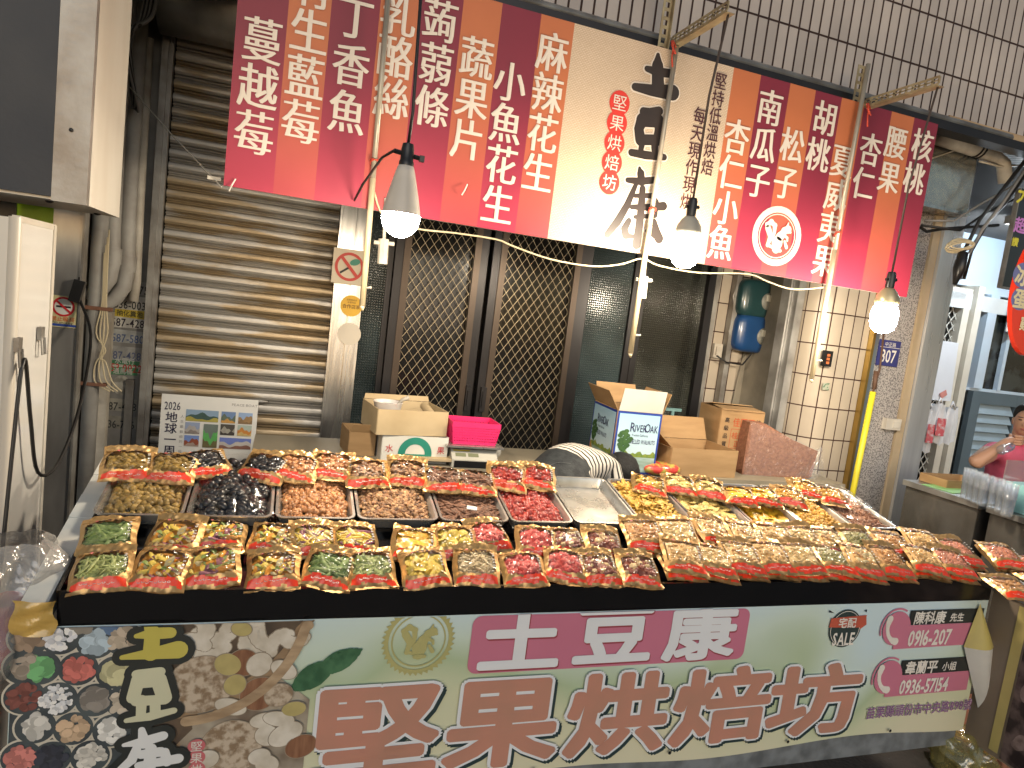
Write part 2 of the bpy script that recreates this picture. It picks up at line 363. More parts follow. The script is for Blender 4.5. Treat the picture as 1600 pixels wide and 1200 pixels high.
# roller shutter ------------------------------------------------------
t = thing('roller_shutter', (-.2, 4.18, 0), 'closed rusty roller shutter left of the mesh doors', 'shutter')
g = MB(); pit = .072
prof = [(0, .014), (.004, .012), (.007, -.006), (.012, -.009), (.016, .008), (.020, .012), (.023, -.010), (.036, -.018), (.048, -.019), (.060, -.015), (.066, -.004)]
zz = []
k = 0
while k * pit < 2.9:
    zz += [(k * pit + a, 4.2 + b) for a, b in prof]; k += 1
xs = np.linspace(-.665, .285, 12); v = [(x, y + .0025 * math.sin(x * 5 + z * 2), z) for z, y in zz for x in xs]; n = len(xs)
g.add(v, [(j * n + i, j * n + i + 1, (j + 1) * n + i + 1, (j + 1) * n + i) for j in range(len(zz) - 1) for i in range(n - 1)])
part('curtain', g, M_slat, t, True, 25)
g = MB(); g.bx(-.722, -.690, 4.12, 4.31, 0, 2.78); g.bx(-.690, -.668, 4.135, 4.17, 0, 2.78); part('guide_rail', g, M_galv, t)
g = MB(); g.bx(.262, .335, 4.10, 4.31, 0, 2.9); g.bx(.343, .415, 4.09, 4.31, 0, 2.9); g.bx(.335, .343, 4.12, 4.3, 0, 2.9); g.bx(.25, .262, 4.12, 4.17, 0, 2.9); part('door_jamb', g, M_steel, t)
g = MB(); g.tube([(-.72, 4.02, 2.92), (-.3, 4.02, 2.92), (.4, 4.02, 2.92)], .17, 20); part('roller_hood', g, M_steelb, t, True)
g = MB(); g.ell((-.12, 4.172, .88), (.07, .012, .014)); part('pull_handle', g, M_galv, t, True)
for px, py, r_, c in ((549, 478, .062, (.72, .42, .03)), (546, 522, .066, (.62, .56, .47))):
    PJ = Plane((0, 4.089, 0), (1, 0, 0), (0, 0, 1)); x, y = PJ.hit(px, py); f = MB(); PJ.disc(f, x, y, r_, .0012)
    st = part('sticker', f, mat('round_sticker_%d' % px, c, .5, scale=10, amt=.3), t)
    if px == 549:
        f = MB(); PJ.line(f, '合作店家', x, y - .004, .026, .0022, off=.01, center=True); PJ.line(f, '苗栗縣政府', x, y + .034, .012, .0022, center=True); PJ.line(f, '友善商店', x, y + .020, .012, .0022, center=True)
        part('lettering', f, mat('brown_ink', (.12, .05, .01), .6), st)
# no smoking plaque on the jamb
PJ = Plane((0, 4.070, 0), (1, 0, 0), (0, 0, 1)); x, y = PJ.hit(546, 417)
g = MB(); g.bx(x - .095, x + .085, 4.072, 4.088, y - .1, y + .1)
t2 = thing('no_smoking_plaque', (x, 4.08, y - .1), 'square beige no smoking plaque with green leaf on the steel jamb', 'sign')
part('plate', g, mat('beige_plate', (.60, .52, .40), .4, scale=6, amt=.3), t2)
f = MB(); PJ.ring(f, x, y, .066, .082, .0005); a = R(-48); u = Vector((math.cos(a), math.sin(a))); w = Vector((-u.y, u.x)) * .009
PJ.flat(f, [tuple(Vector((x, y)) + q) for q in (-u * .07 - w, u * .07 - w, u * .07 + w, -u * .07 + w)], .0015); part('prohibition_mark', f, mat('red_ink', (.55, .05, .04), .5), t2)
f = MB(); PJ.disc(f, x + .030, y + .030, .030, .0008, .018, rot=R(20)); part('leaf_mark', f, mat('green_ink', (.05, .25, .19), .5), t2)
f = MB(); c0 = Vector((x - .026, y - .022)); u = Vector((.8, .6)); w = Vector((-.6, .8)) * .006
PJ.flat(f, [tuple(c0 + q) for q in (-u * .03 - w, u * .028 - w, u * .028 + w, -u * .03 + w)], .0008); part('cigarette_mark', f, M_ink, t2)

# calendar board on the shutter -------------------------------------------
PC = Plane((0, 4.02, 0), (1, 0, 0), (0, 0, 1)); x0, z1 = PC.hit(253, 615); x1, _ = PC.hit(404, 627)
t = thing('travel_poster', ((x0 + x1) / 2, 4.03, .45), 'white travel poster board with a grid of small photos leaning on the shutter', 'poster')
g = MB(); g.bx(x0, x1, 4.022, 4.03, .45, z1); part('board', g, M_paper, t)
g = MB(); w_ = x1 - x0
PC.line(g, '2026', x0 + .015, z1 - .062, .062, 0, off=.006, sx=.62); part('lettering', g, mat('indigo_ink', (.02, .015, .05), .5), t); g = MB()
for i, ch in enumerate('地球一周'): PC.char(g, ch, x0 + .055, z1 - .125 - .062 * i, .062, 0, off=.012)
part('lettering', g, mat('indigo_ink', (.02, .015, .05), .5), t)
g = MB()
for i, ch in enumerate('人生最自由的一段'): PC.char(g, ch, x0 + .108, z1 - .118 - .028 * i, .018, 0)
part('lettering', g, mat('grey_ink', (.30, .28, .28), .6), t); g = MB(); PC.line(g, 'PEACE BOAT', x0 + w_ * .72, z1 - .034, .020, 0, sx=1.1)
part('lettering', g, mat('grey_ink', (.30, .28, .28), .6), t)
def scene_pic(name, ca, cb, cc):
    """a printed landscape: sky, middle band, ground with an uneven skyline"""
    return [mat(name + '_top', ca, .5, scale=30, amt=.3), mat(name + '_mid', cb, .5, scale=40, amt=.6), mat(name + '_low', cc, .5, scale=50, amt=.6)]
pics = [(.255, .155, .335, .13, (.25, .36, .50), (.05, .10, .09), (.42, .36, .08)), (.62, .155, .15, .13, (.16, .25, .45), (.12, .16, .12), (.55, .30, .08)), (.80, .155, .15, .13, (.30, .42, .65), (.35, .22, .10), (.25, .16, .08)),
        (.255, .30, .15, .13, (.30, .36, .52), (.45, .42, .40), (.28, .24, .22)), (.445, .31, .15, .27, (.16, .20, .18), (.12, .45, .12), (.16, .14, .06)), (.62, .30, .15, .125, (.08, .07, .06), (.40, .38, .33), (.06, .05, .045)), (.80, .30, .15, .125, (.42, .50, .45), (.60, .24, .05), (.62, .45, .18)),
        (.255, .45, .15, .125, (.18, .28, .60), (.30, .08, .04), (.40, .30, .25)), (.62, .455, .335, .125, (.16, .22, .58), (.55, .52, .50), (.25, .12, .09))]
for i, (a, b, ww, hh, ca, cb, cc) in enumerate(pics):
    f = MB(); X0 = x0 + a * w_; X1 = X0 + ww * w_; Z1 = z1 - b * w_; Z0 = Z1 - hh * w_; n = 14
    PC.flat(f, [(X0, Z0), (X1, Z0), (X1, Z1), (X0, Z1)], .0004, 0)
    ph = rng.uniform(0, 6, 4)
    def ridge(u, lv, am, q): return Z0 + (Z1 - Z0) * min(.97, max(.03, lv + am * (math.sin(u * 7 + ph[q]) * .5 + math.sin(u * 17 + ph[q + 1]) * .3)))
    for q, lv, am, mi in ((0, .58, .3, 1), (2, .25, .2, 2)):
        PC.flat(f, [(X0, Z0)] + [(X1, Z0)] + [(X1 + (X0 - X1) * j / n, ridge(1 - j / n, lv, am, q)) for j in range(n + 1)], .0008 * mi + .0002, mi)
    part('printed_photo', f, scene_pic('photo%d' % i, ca, cb, cc), t)

# glazed front: reeded glass, two mesh doors, two glass panes -------------------
def reeded(name, base, sc):
    if name in MATS: return MATS[name]
    M = bpy.data.materials.new(name); M.use_nodes = True; N = M.node_tree; L = N.links.new; b = N.nodes['Principled BSDF']
    b.inputs['Base Color'].default_value = (*base, 1); b.inputs['Roughness'].default_value = .16; b.inputs['Specular IOR Level'].default_value = .8
    uv = N.nodes.new('ShaderNodeUVMap'); br = N.nodes.new('ShaderNodeTexBrick'); br.offset = 0; br.inputs['Scale'].default_value = 1; br.inputs['Brick Width'].default_value = sc; br.inputs['Row Height'].default_value = sc
    br.inputs['Mortar Size'].default_value = sc * .3; br.inputs['Mortar Smooth'].default_value = 1; L(uv.outputs[0], br.inputs[0])
    no = N.nodes.new('ShaderNodeTexNoise'); no.inputs['Scale'].default_value = 1.6; no.inputs['Detail'].default_value = 2; L(uv.outputs[0], no.inputs[0])
    cr = N.nodes.new('ShaderNodeValToRGB'); cr.color_ramp.elements[0].position = .4; cr.color_ramp.elements[1].position = .68
    cr.color_ramp.elements[0].color = (*base, 1); cr.color_ramp.elements[1].color = (*[c * 3.2 + .006 for c in base], 1); L(no.outputs[0], cr.inputs[0]); L(cr.outputs[0], b.inputs['Base Color'])
    bp = N.nodes.new('ShaderNodeBump'); bp.inputs['Strength'].default_value = .9; bp.inputs['Distance'].default_value = .006; L(br.outputs[1], bp.inputs['Height']); L(bp.outputs[0], b.inputs['Normal'])
    MATS[name] = M; return M
def pane(x0, x1, z0, z1, Y):
    g = MB(); g.bx(x0, x1, Y, Y + .012, z0, z1); g.uv = lambda p: (p[0], p[2]); return g
M_reed = reeded('reeded_glass', (.030, .032, .027), .0155)
M_reed2 = reeded('teal_reeded_glass', (.022, .032, .034), .0155)
ZT = 2.42
def window(label, x0, x1, mtl, fl=.045, fr=.045):
    t = thing('shop_window', ((x0 + x1) / 2, 4.22, 0), label, 'window', 'textured glass panels of the shop front')
    part('pane', pane(x0 + fl, x1 - fr, .09, ZT - .06, 4.215), mtl, t)
    g = MB(); g.bx(x0, x0 + fl, 4.19, 4.27, 0, ZT); g.bx(x1 - fr, x1, 4.19, 4.27, 0, ZT); g.bx(x0 + fl, x1 - fr, 4.192, 4.27, 0, .09); g.bx(x0 + fl, x1 - fr, 4.192, 4.27, ZT - .06, ZT)
    part('frame', g, M_darkal, t)
window('narrow teal pebbled glass panel beside the steel jamb', .418, .585, M_reed2, .005, .03)
window('dark reeded glass pane right of the second mesh door', 1.845, 2.27, M_reed2, .05, .05)
window('wide olive reeded glass pane beside the tiled niche', 2.274, 2.86, M_reed, .045, .06)
def mesh_door(label, x0, x1, hx):
    t = thing('mesh_door', ((x0 + x1) / 2, 4.19, 0), label, 'door', 'pair of diamond mesh doors')
    g = MB(); y0, y1 = 4.150, 4.20
    g.bx(x0, x0 + .05, y0, y1, .02, ZT); g.bx(x1 - .05, x1, y0, y1, .02, ZT); g.bx(x0 + .05, x1 - .05, y0 + .002, y1, .02, .12); g.bx(x0 + .05, x1 - .05, y0 + .002, y1, ZT - .1, ZT)
    part('frame', g, M_darkal, t)
    a, b, c, d = x0 + .05, x1 - .05, .12, ZT - .1
    g = MB(); y0 = 4.142
    g.bx(a, a + .04, y0, y1 - .01, c, d); g.bx(b - .04, b, y0, y1 - .01, c, d); g.bx(a + .04, b - .04, y0 + .002, y1 - .01, c, c + .05); g.bx(a + .04, b - .04, y0 + .002, y1 - .01, d - .05, d)
    part('inner_frame', g, M_brownal, t)
    a += .04; b -= .04; c += .05; d -= .05; g = MB(); pw, ph = .0555, .078
    for sgn in (1, -1):
        n0 = int((b - a) / pw + (d - c) / ph) + 2
        for k in range(-n0, n0):
            # line z = c + (x - a) * sgn * ph / pw + k * ph
            pts = []
            sl_ = sgn * ph / pw
            xa, xb = a, b; za, zb = c + k * ph, c + (b - a) * sl_ + k * ph
            tmin, tmax = 0., 1.
            dz = zb - za
            t0_, t1_ = (c - za) / dz, (d - za) / dz
            lo, hi = max(0, min(t0_, t1_)), min(1, max(t0_, t1_))
            if hi - lo < .01: continue
            m_ = max(2, int((hi - lo) * (b - a) / pw * 2))
            for i in range(m_ + 1):
                q = lo + (hi - lo) * i / m_; xx = xa + (xb - xa) * q; z_ = za + dz * q
                w = 2 * math.pi * (xx - a) / pw
                pts.append((xx + .0, 4.163 + .002 * sgn, z_))
            g.tube(pts[:1] + pts[-1:], .0019, 4, caps=False)
    # twisted joints
    i = 0
    nx, nz = int((b - a) / pw * 2), int((d - c) / ph * 2)
    for i in range(nx + 1):
        for j in range(nz + 1):
            if (i + j) % 2 == 0: g.box((a + i * pw / 2, 4.161, c + j * ph / 2), (.005, .005, .008))
    part('grille', g, M_grille, t)
    part('pane', pane(a - .02, b + .02, c - .03, d + .03, 4.20), M_dglass, t)
    g = MB(); g.bx(hx - .018, hx + .018, 4.128, 4.149, .92, 1.08); g.bx(hx - .008, hx + .008, 4.118, 4.128, .95, 1.05); part('handle', g, M_darkal, t)
mesh_door('left diamond mesh door in bronze frame behind the pink basket', .59, 1.165, 1.135)
mesh_door('right diamond mesh door in bronze frame behind the bending vendor', 1.195, 1.845, 1.235)
g = MB(); g.bx(.56, 2.9, 4.17, 4.3, ZT, 2.96); solo('door_header', g, M_darkal, 'dark header panel above the mesh doors behind the sign', 'wall')

# tiled niche with water meters -------------------------------------------
g = MB(); g.bx(2.86, 3.12, 4.15, 4.31, 0, 2.95); g.bx(3.12, 3.75, 4.19, 4.31, 0, 1.72); g.uv = lambda p: (p[0] + p[1], p[2])
t = thing('tiled_niche', (3.2, 4.2, 0), 'recessed wall part tiled and part bare concrete between glass and pillar', 'wall')
part('wall', g, M_tileP, t)
g = MB()
g.grid(lambda u, v: (3.16 + .9 * u + .02 * math.sin(v * 14), 4.172 + .006 * math.sin(u * 9) * math.sin(v * 11), 2.9 * v), 10, 16); part('plaster', g, M_conc, t, True)
for px in (1117, 1150):
    g = MB(); p = at(px, 450, 4.12); g.bx(p.x - .02, p.x + .02, 4.09, 4.145, 0, 2.9); part('metal_strip', g, M_galv, t)
for (px, py, col, lab) in ((1177, 467, (.015, .05, .055), 'dark green water meter housing above the blue one'), (1170, 521, (.012, .055, .17), 'blue water meter housing with a round dial')):
    p = at(px, py, 4.10); t = thing('water_meter', (p.x, 4.15, p.z - .13), lab, 'meter', 'water meters in the niche')
    g = MB(); g.ell((p.x, 4.10, p.z), (.15, .08, .135), n=20, k=14, fn=lambda q: Vector([math.copysign(abs(c) ** .45, c) for c in q])); part('housing', g, mat('meter_%d' % px, col, .3, coat=.4, scale=8), t, True)
    g = MB(); g.lathe((p.x + .07, 4.035, p.z - .01), [(0, .022), (.05, .022), (.062, .012), (.062, -.03)], 20, axis=(0, -1, 0)); part('dial', g, mat('dial_grey', (.18, .18, .16), .4), t, True)
    g = MB(); g.box((p.x + .075, 4.008, p.z + .012), (.075, .012, .045)); part('label_plate', g, mat('dial_label', (.45, .43, .36), .5), t)
    g = MB(); g.tube([(p.x + .12, 4.06, p.z - .11), (p.x + .15, 4.06, p.z - .13), (p.x + .18, 4.09, p.z - .12)], .016, 8); part('valve', g, mat('brass_valve', (.35, .27, .13), .4, .8), t, True)
    g = MB(); g.tube([(p.x - .15, 4.1, p.z + .1), (p.x - .17, 4.1, p.z), (p.x - .14, 4.1, p.z - .12)], .009, 6); part('pipe', g, M_galv, t, True)
g = MB(); pts = [at(*q, 4.05) for q in ((1120, 556), (1135, 566), (1160, 570), (1185, 540), (1205, 500), (1222, 470), (1262, 458))]; g.tube(pts, .006, 6)
solo('meter_cable', g, M_cable, 'thin black cable sagging across the blue meter and the concrete', 'cable', smooth=True)
g = MB(); p = at(1120, 548, 4.13); g.box((p.x, 4.13, p.z), (.07, .03, .10)); g.box((p.x, 4.11, p.z), (.04, .012, .06)); solo('socket_box', g, M_pvcw, 'small white socket box on the tiles left of the blue meter', 'socket')

# rounded tiled pillar and granite column -----------------------------------------
g = MB(); n = 12; cxp, rr = 3.39, .19
prof = [(3.20, 3.80)] + [(cxp - rr * math.cos(a), 3.69 - rr * math.sin(a)) for a in np.linspace(0, math.pi / 2, n)] + [(3.61, 3.5), (3.61, 4.2)]
arc = [0]
for a, b in zip(prof, prof[1:]): arc.append(arc[-1] + math.dist(a, b))
v = [(x, y, z) for z in (0, 2.95) for x, y in prof]; kk = len(prof); g.add(v, [(i, i + 1, kk + i + 1, kk + i) for i in range(kk - 1)])
lut = {(round(x, 4), round(y, 4)): a for (x, y), a in zip(prof, arc)}
g.uv = lambda p: (lut[(round(p[0], 4), round(p[1], 4))], p[2])
g2 = MB(); g2.bx(3.205, 3.6, 3.802, 4.30, 0, 2.95)
t = thing('tiled_pillar', (3.3, 3.8, 0), 'round cornered pillar of cream tiles right of the meter niche', 'pillar')
part('shaft', g, M_tileP, t, True, 30); part('concrete_side', g2, M_conc, t)
g = MB(); g.bx(3.12, 3.175, 3.72, 3.80, 0, 2.94); g.bx(3.135, 3.19, 3.66, 3.715, 0, 2.94); part('shutter_channel', g, M_steelb, t)
g = MB(); p = at(1291, 560, 3.49); g.box((p.x, 3.485, p.z), (.055, .035, .10)); t2 = solo('alarm_box', g, M_black, 'small black box with three orange marks on the tiled pillar', 'box')
g = MB()
for k in range(3): g.box((p.x - .006, 3.466, p.z + .022 - .024 * k), (.022, .003, .016))
part('indicator', g, mat('orange_mark', (.6, .16, .05), .5), t2)
g = MB(); p = at(1291, 604, 3.49); g.box((p.x, 3.494, p.z), (.05, .006, .045)); solo('green_plate', g, mat('green_plate', (.06, .16, .10), .5, scale=60, col2=(.4, .42, .33), ramp=(.5, .6)), 'tiny green plate under the black box on the tiled pillar', 'plate')
t = thing('granite_column', (3.85, 3.5, 0), 'speckled granite column with steel edges carrying the house number', 'column')
M_gran = mat('granite', (.44, .41, .39), .5, 0, col2=(.13, .12, .125), scale=110, detail=2, ramp=(.38, .56))
g = MB(); g.bx(3.672, 3.955, 3.48, 4.3, 0, 2.95); part('shaft', g, M_gran, t)
g = MB(); g.bx(3.612, 3.632, 3.46, 3.6, 0, 2.95); part('edge_strip', g, mat('brass', (.50, .33, .10), .3, .9, scale=4), t)
g = MB(); g.bx(3.633, 3.671, 3.47, 3.6, 0, 2.95); part('edge_strip', g, mat('blue_steel', (.42, .50, .62), .3, .9, scale=4), t)
g = MB(); g.bx(3.957, 4.02, 3.462, 4.3, 0, 2.95); part('edge_strip', g, mat('beige_stone', (.48, .38, .26), .35, 0, col2=(.40, .31, .2), scale=4, coat=.3), t)
g = MB(); g.bx(4.022, 4.19, 3.44, 4.3, 0, 2.95); part('cladding', g, mat('cool_steel', (.60, .62, .66), .28, .6, col2=(.42, .44, .48), scale=2, stretch=(5, 5, .4)), t)
PN = Plane((0, 3.468, 0), (1, 0, 0), (0, 0, 1)); x, y = PN.hit(1389, 552)
t = thing('house_number_plate', (x, 3.47, y - .08), 'blue enamel house number plate reading 307 on the granite', 'sign')
g = MB(); g.bx(x - .09, x + .09, 3.469, 3.478, y - .085, y + .085); part('plate', g, mat('number_blue', (.035, .04, .18), .35, coat=.3, amt=.2), t)
f = MB(); PN.line(f, '307', x, y - .018, .12, .0008, off=.01, sx=.72, center=True); part('lettering', f, M_wprint, t)
f = MB(); PN.line(f, '中正路', x, y + .058, .032, .0008, center=True)
PN.flat(f, [(x - .085, y + .036), (x + .085, y + .036), (x + .085, y + .039), (x - .085, y + .039)], .0006); part('lettering', f, M_wprint, t)
g = MB(); p = at(1391, 662, 3.47); g.box((p.x, 3.46, p.z), (.13, .035, .075)); g.box((p.x + .02, 3.44, p.z), (.05, .008, .045)); solo('wall_socket', g, M_cream, 'cream double socket on the granite below the house number', 'socket')
g = MB(); a, b = at(1364, 612, 3.33), at(1332, 790, 3.36); b = Vector((a.x + .02, 3.38, 0)); g.tube([a, b], .019, 10); solo('yellow_pole', g, mat('yellow_sleeve', (.72, .62, .03), .45, scale=8), 'bright yellow sleeve on a pole against the granite column', 'pole', smooth=True)
g = MB(); g.tube([at(1381, 520, 3.40), at(1375, 575, 3.36), a], .007, 6); g.tube([at(1369, 580, 3.36), at(1366, 608, 3.34)], .014, 8); solo('rope', g, mat('rust_cord', (.10, .05, .03), .7), 'dark rope with a rusty clip leading down to the yellow sleeve', 'rope', smooth=True)
# ------------------------------------------------------------------ big sign board
YB = 3.0
B = Plane((0, YB - .012, 0), (1, 0, 0), (0, 0, 1))
bx0, bx1, bz0, bz1 = -.275, 3.305, 1.932, 2.885
sign = thing('shop_sign', (1.5, YB, bz0), 'long red and orange striped sign board of white writing with a cream centre', 'sign')
def print_mat(name, top, low, weave=0.):
    """a printed sheet whose ink runs from one colour at its top edge to another at its bottom edge"""
    M = bpy.data.materials.new(name); M.use_nodes = True; N = M.node_tree; L = N.links.new; b = N.nodes['Principled BSDF']; b.inputs['Roughness'].default_value = .45; b.inputs['Specular IOR Level'].default_value = .3
    tc = N.nodes.new('ShaderNodeTexCoord'); sp = N.nodes.new('ShaderNodeSeparateXYZ'); L(tc.outputs['Object'], sp.inputs[0])
    cr = N.nodes.new('ShaderNodeValToRGB'); cr.color_ramp.elements[0].position = .02; cr.color_ramp.elements[1].position = .62
    cr.color_ramp.elements[0].color = (*low, 1); cr.color_ramp.elements[1].color = (*top, 1); L(sp.outputs['Z'], cr.inputs[0])
    no = N.nodes.new('ShaderNodeTexNoise'); no.inputs['Scale'].default_value = 5; no.inputs['Detail'].default_value = 8; L(tc.outputs['Object'], no.inputs[0])
    mr = N.nodes.new('ShaderNodeMapRange'); mr.inputs[3].default_value = .88; mr.inputs[4].default_value = 1.08; L(no.outputs[0], mr.inputs[0])
    out = cr.outputs[0]
    mu = N.nodes.new('ShaderNodeMix'); mu.data_type = 'RGBA'; mu.blend_type = 'MULTIPLY'; mu.inputs[0].default_value = 1; L(out, mu.inputs[6]); L(mr.outputs[0], mu.inputs[7]); out = mu.outputs[2]
    if weave:
        mp = N.nodes.new('ShaderNodeMapping'); mp.inputs['Rotation'].default_value = (R(90), 0, 0); L(tc.outputs['Object'], mp.inputs[0])
        ck = N.nodes.new('ShaderNodeTexBrick'); ck.inputs['Scale'].default_value = 1; ck.inputs['Brick Width'].default_value = .014; ck.inputs['Row Height'].default_value = .0075; ck.inputs['Mortar Size'].default_value = .0016; ck.inputs['Mortar Smooth'].default_value = .6
        ck.inputs['Color1'].default_value = (1, 1, 1, 1); ck.inputs['Color2'].default_value = (.93, .91, .88, 1); ck.inputs['Mortar'].default_value = (1 - weave, 1 - weave * 1.15, 1 - weave * 1.3, 1); L(mp.outputs[0], ck.inputs[0])
        m2 = N.nodes.new('ShaderNodeMix'); m2.data_type = 'RGBA'; m2.blend_type = 'MULTIPLY'; m2.inputs[0].default_value = 1; L(out, m2.inputs[6]); L(ck.outputs[0], m2.inputs[7]); out = m2.outputs[2]
    L(out, b.inputs['Base Color']); return M
M_cr = print_mat('crimson_print', (.180, .020, .040), (.36, .030, .064)); M_or = print_mat('orange_print', (.44, .135, .055), (.38, .050, .060)); M_cm = print_mat('cream_print', (.60, .48, .365), (.60, .485, .36), .30)
sx_ = [bx0, -.09, .07, .26, .42, .60, .77, .95, 1.11, 1.96, 2.12, 2.30, 2.46, 2.63, 2.78, 2.97, 3.13, bx1]
ci = [0, 1, 0, 1, 0, 1, 0, 1, 2, 1, 0, 1, 0, 1, 0, 1, 0]
g = MB()
for i, c in enumerate(ci): g.bx(sx_[i], sx_[i + 1], YB - .011, YB - .002, bz0, bz1, c)
part('printed_panel', g, [M_cr, M_or, M_cm], sign)
g = MB(); g.bx(bx0, bx1, YB - .0015, YB + .012, bz0, bz1); part('backing', g, M_white, sign)
M_wl = mat('white_lettering', (.66, .59, .52), .5, amt=.1)
cols = [('蔓越莓', (410, 63), (397, 207), .180), ('有生藍莓', (490, -22), (470, 190), .180), ('丁香魚', (555, 28), (542, 175), .180), ('乳酪絲', (623, 23), (612, 153), .180), ('蒟蒻條', (688, 32), (675, 167), .180),
        ('蔬果片', (745, 90), (730, 218), .180), ('小魚花生', (797, 128), (777, 320), .180), ('麻辣花生', (863, 82), (840, 270), .180),
        ('杏仁小魚', (1151, 214), (1126, 379), .180), ('南瓜子', (1203, 168), (1184, 282), .180), ('松子', (1238, 227), (1227, 285), .180), ('胡桃', (1289, 185), (1278, 242), .180), ('夏威夷果', (1316, 252), (1287, 407), .180),
        ('杏仁', (1360, 234), (1349, 287), .180), ('腰果', (1400, 223), (1389, 277), .180), ('核桃', (1441, 227), (1428, 279), .180)]
for s_, a, b, sz in cols:
    g = MB(); B.col(g, s_, a, b, sz, .0012, ming=.018, sx=.84); part('lettering', g, M_wl, sign)
M_bk = mat('brush_black', (.022, .014, .012), .5, amt=.2)
def cp(cx, cyy): return B.hit(930 + cx / 3.529, 60 + cyy / 3.529)
def brush(strokes, name='brush_lettering'):
    g = MB(); h = MB()
    for i, (pts, rs) in enumerate(strokes):
        P = [cp(*q) for q in pts]; k = .00098
        B.stroke(h, P, [(r + 7) * k for r in rs], .0008 + .00001 * i); B.stroke(g, P, [r * k for r in rs], .0028 + .00002 * i)
    part('lettering_halo', h, mat('halo_print', (.68, .60, .52), .5, amt=.1), sign); part(name, g, M_bk, sign)
brush([([(345, 92), (343, 150), (345, 265)], [10, 30, 34]), ([(284, 168), (340, 185), (415, 195)], [14, 22, 20]), ([(218, 268), (300, 285), (425, 300)], [18, 26, 37])])
brush([([(264, 404), (300, 408), (350, 402)], [20, 20, 22]), ([(258, 450), (240, 500), (248, 560)], [30, 26, 28]), ([(345, 450), (355, 500), (345, 560)], [30, 28, 28]), ([(258, 450), (345, 455)], [32, 32]), ([(250, 560), (345, 560)], [25, 25]), ([(258, 575), (250, 620)], [16, 14]), ([(325, 575), (328, 625)], [20, 18]), ([(198, 630), (280, 645), (378, 656)], [17, 20, 16])])
brush([([(243, 716), (250, 745), (255, 792)], [8, 20, 20]), ([(178, 782), (250, 790), (332, 780)], [13, 18, 16]), ([(226, 800), (175, 920), (122, 1010), (66, 1082)], [11, 18, 21, 17]), ([(260, 830), (250, 960), (238, 1060), (226, 1138)], [17, 21, 22, 24]), ([(215, 868), (310, 868)], [10, 13]),
       ([(310, 868), (335, 900), (330, 975)], [14, 14, 13]), ([(200, 930), (290, 932), (374, 926)], [12, 17, 22]), ([(218, 985), (330, 978)], [10, 12]), ([(184, 1006), (160, 1050), (168, 1085)], [15, 20, 21]), ([(168, 1088), (212, 1092)], [17, 9]), ([(322, 1012), (332, 1060), (350, 1104)], [17, 23, 25]), ([(284, 1062), (330, 1088)], [11, 17])])
g = MB(); gl = MB(); (xa, ya), (xb, yb) = B.hit(968, 161), B.hit(952, 285)
for i, ch in enumerate('堅果烘焙坊'):
    x, y = xa + (xb - xa) * i / 4, ya + (yb - ya) * i / 4; B.disc(g, x, y, .052, .001 + i * .0001, .056); B.char(gl, ch, x, y, .076, .003, off=0)
part('seal', g, mat('seal_red', (.58, .03, .02), .5, amt=.2), sign); part('seal_lettering', gl, M_wl, sign)
g = MB(); B.col(g, '堅持低溫烘焙', (1126, 127), (1105, 261), .084, .0012, ming=.006, sx=.84); part('lettering', g, mat('dark_red_ink', (.06, .012, .02), .5), sign); g = MB(); B.col(g, '每天現作現烘', (1093, 181), (1072, 315), .084, .0012, ming=.006, sx=.84); part('lettering', g, mat('dark_red_ink', (.06, .012, .02), .5), sign)
# round squirrel emblem
def squirrel(pl, mb, x, y, s, h, mi=0):
    k = s / 100
    def q(pts): return [(x + a * k, y + b * k) for a, b in pts]
    pl.stroke(mb, q([(-8, -44), (-34, -36), (-26, -6), (-44, 22), (-50, 34), (-34, 46), (-16, 36), (-14, 10), (-18, -18)]), [v * k for v in (5, 9, 12, 12, 10, 11, 10, 7, 3)], h, mi)
    pl.stroke(mb, q([(4, -46), (4, -24), (14, 2), (30, 22)]), [v * k for v in (16, 24, 17, 12)], h + .0012, mi)
    pl.stroke(mb, q([(26, 24), (42, 30), (54, 22)]), [v * k for v in (13, 15, 5)], h + .0024, mi)
    pl.stroke(mb, q([(36, 36), (40, 54)]), [v * k for v in (7, 2)], h + .0030, mi)
    pl.stroke(mb, q([(26, 8), (44, 0), (46, -10)]), [v * k for v in (6, 5, 4)], h + .0036, mi)
    pl.stroke(mb, q([(-8, -50), (22, -50)]), [v * k for v in (7, 6)], h + .0042, mi)
    pl.stroke(mb, q([(34, -14), (46, -34)]), [v * k for v in (5, 7)], h + .0048, mi)
g = MB(); ex, ey = 2.365, 2.132
B.ring(g, ex, ey, .120, .152, .0012); B.ring(g, ex, ey, .108, .113, .0012); squirrel(B, g, ex, ey, .142, .0012); part('emblem', g, M_wl, sign)
# cable ties through the board
for px, py in ((362, 291), (725, 298)):
    g = MB(); p = at(px, py, YB - .02); g.tube([p + Vector((-.008, 0, -.02)), p + Vector((0, -.012, 0)), p + Vector((.012, 0, .03))], .003, 5); part('cable_tie', g, M_wprint, sign)

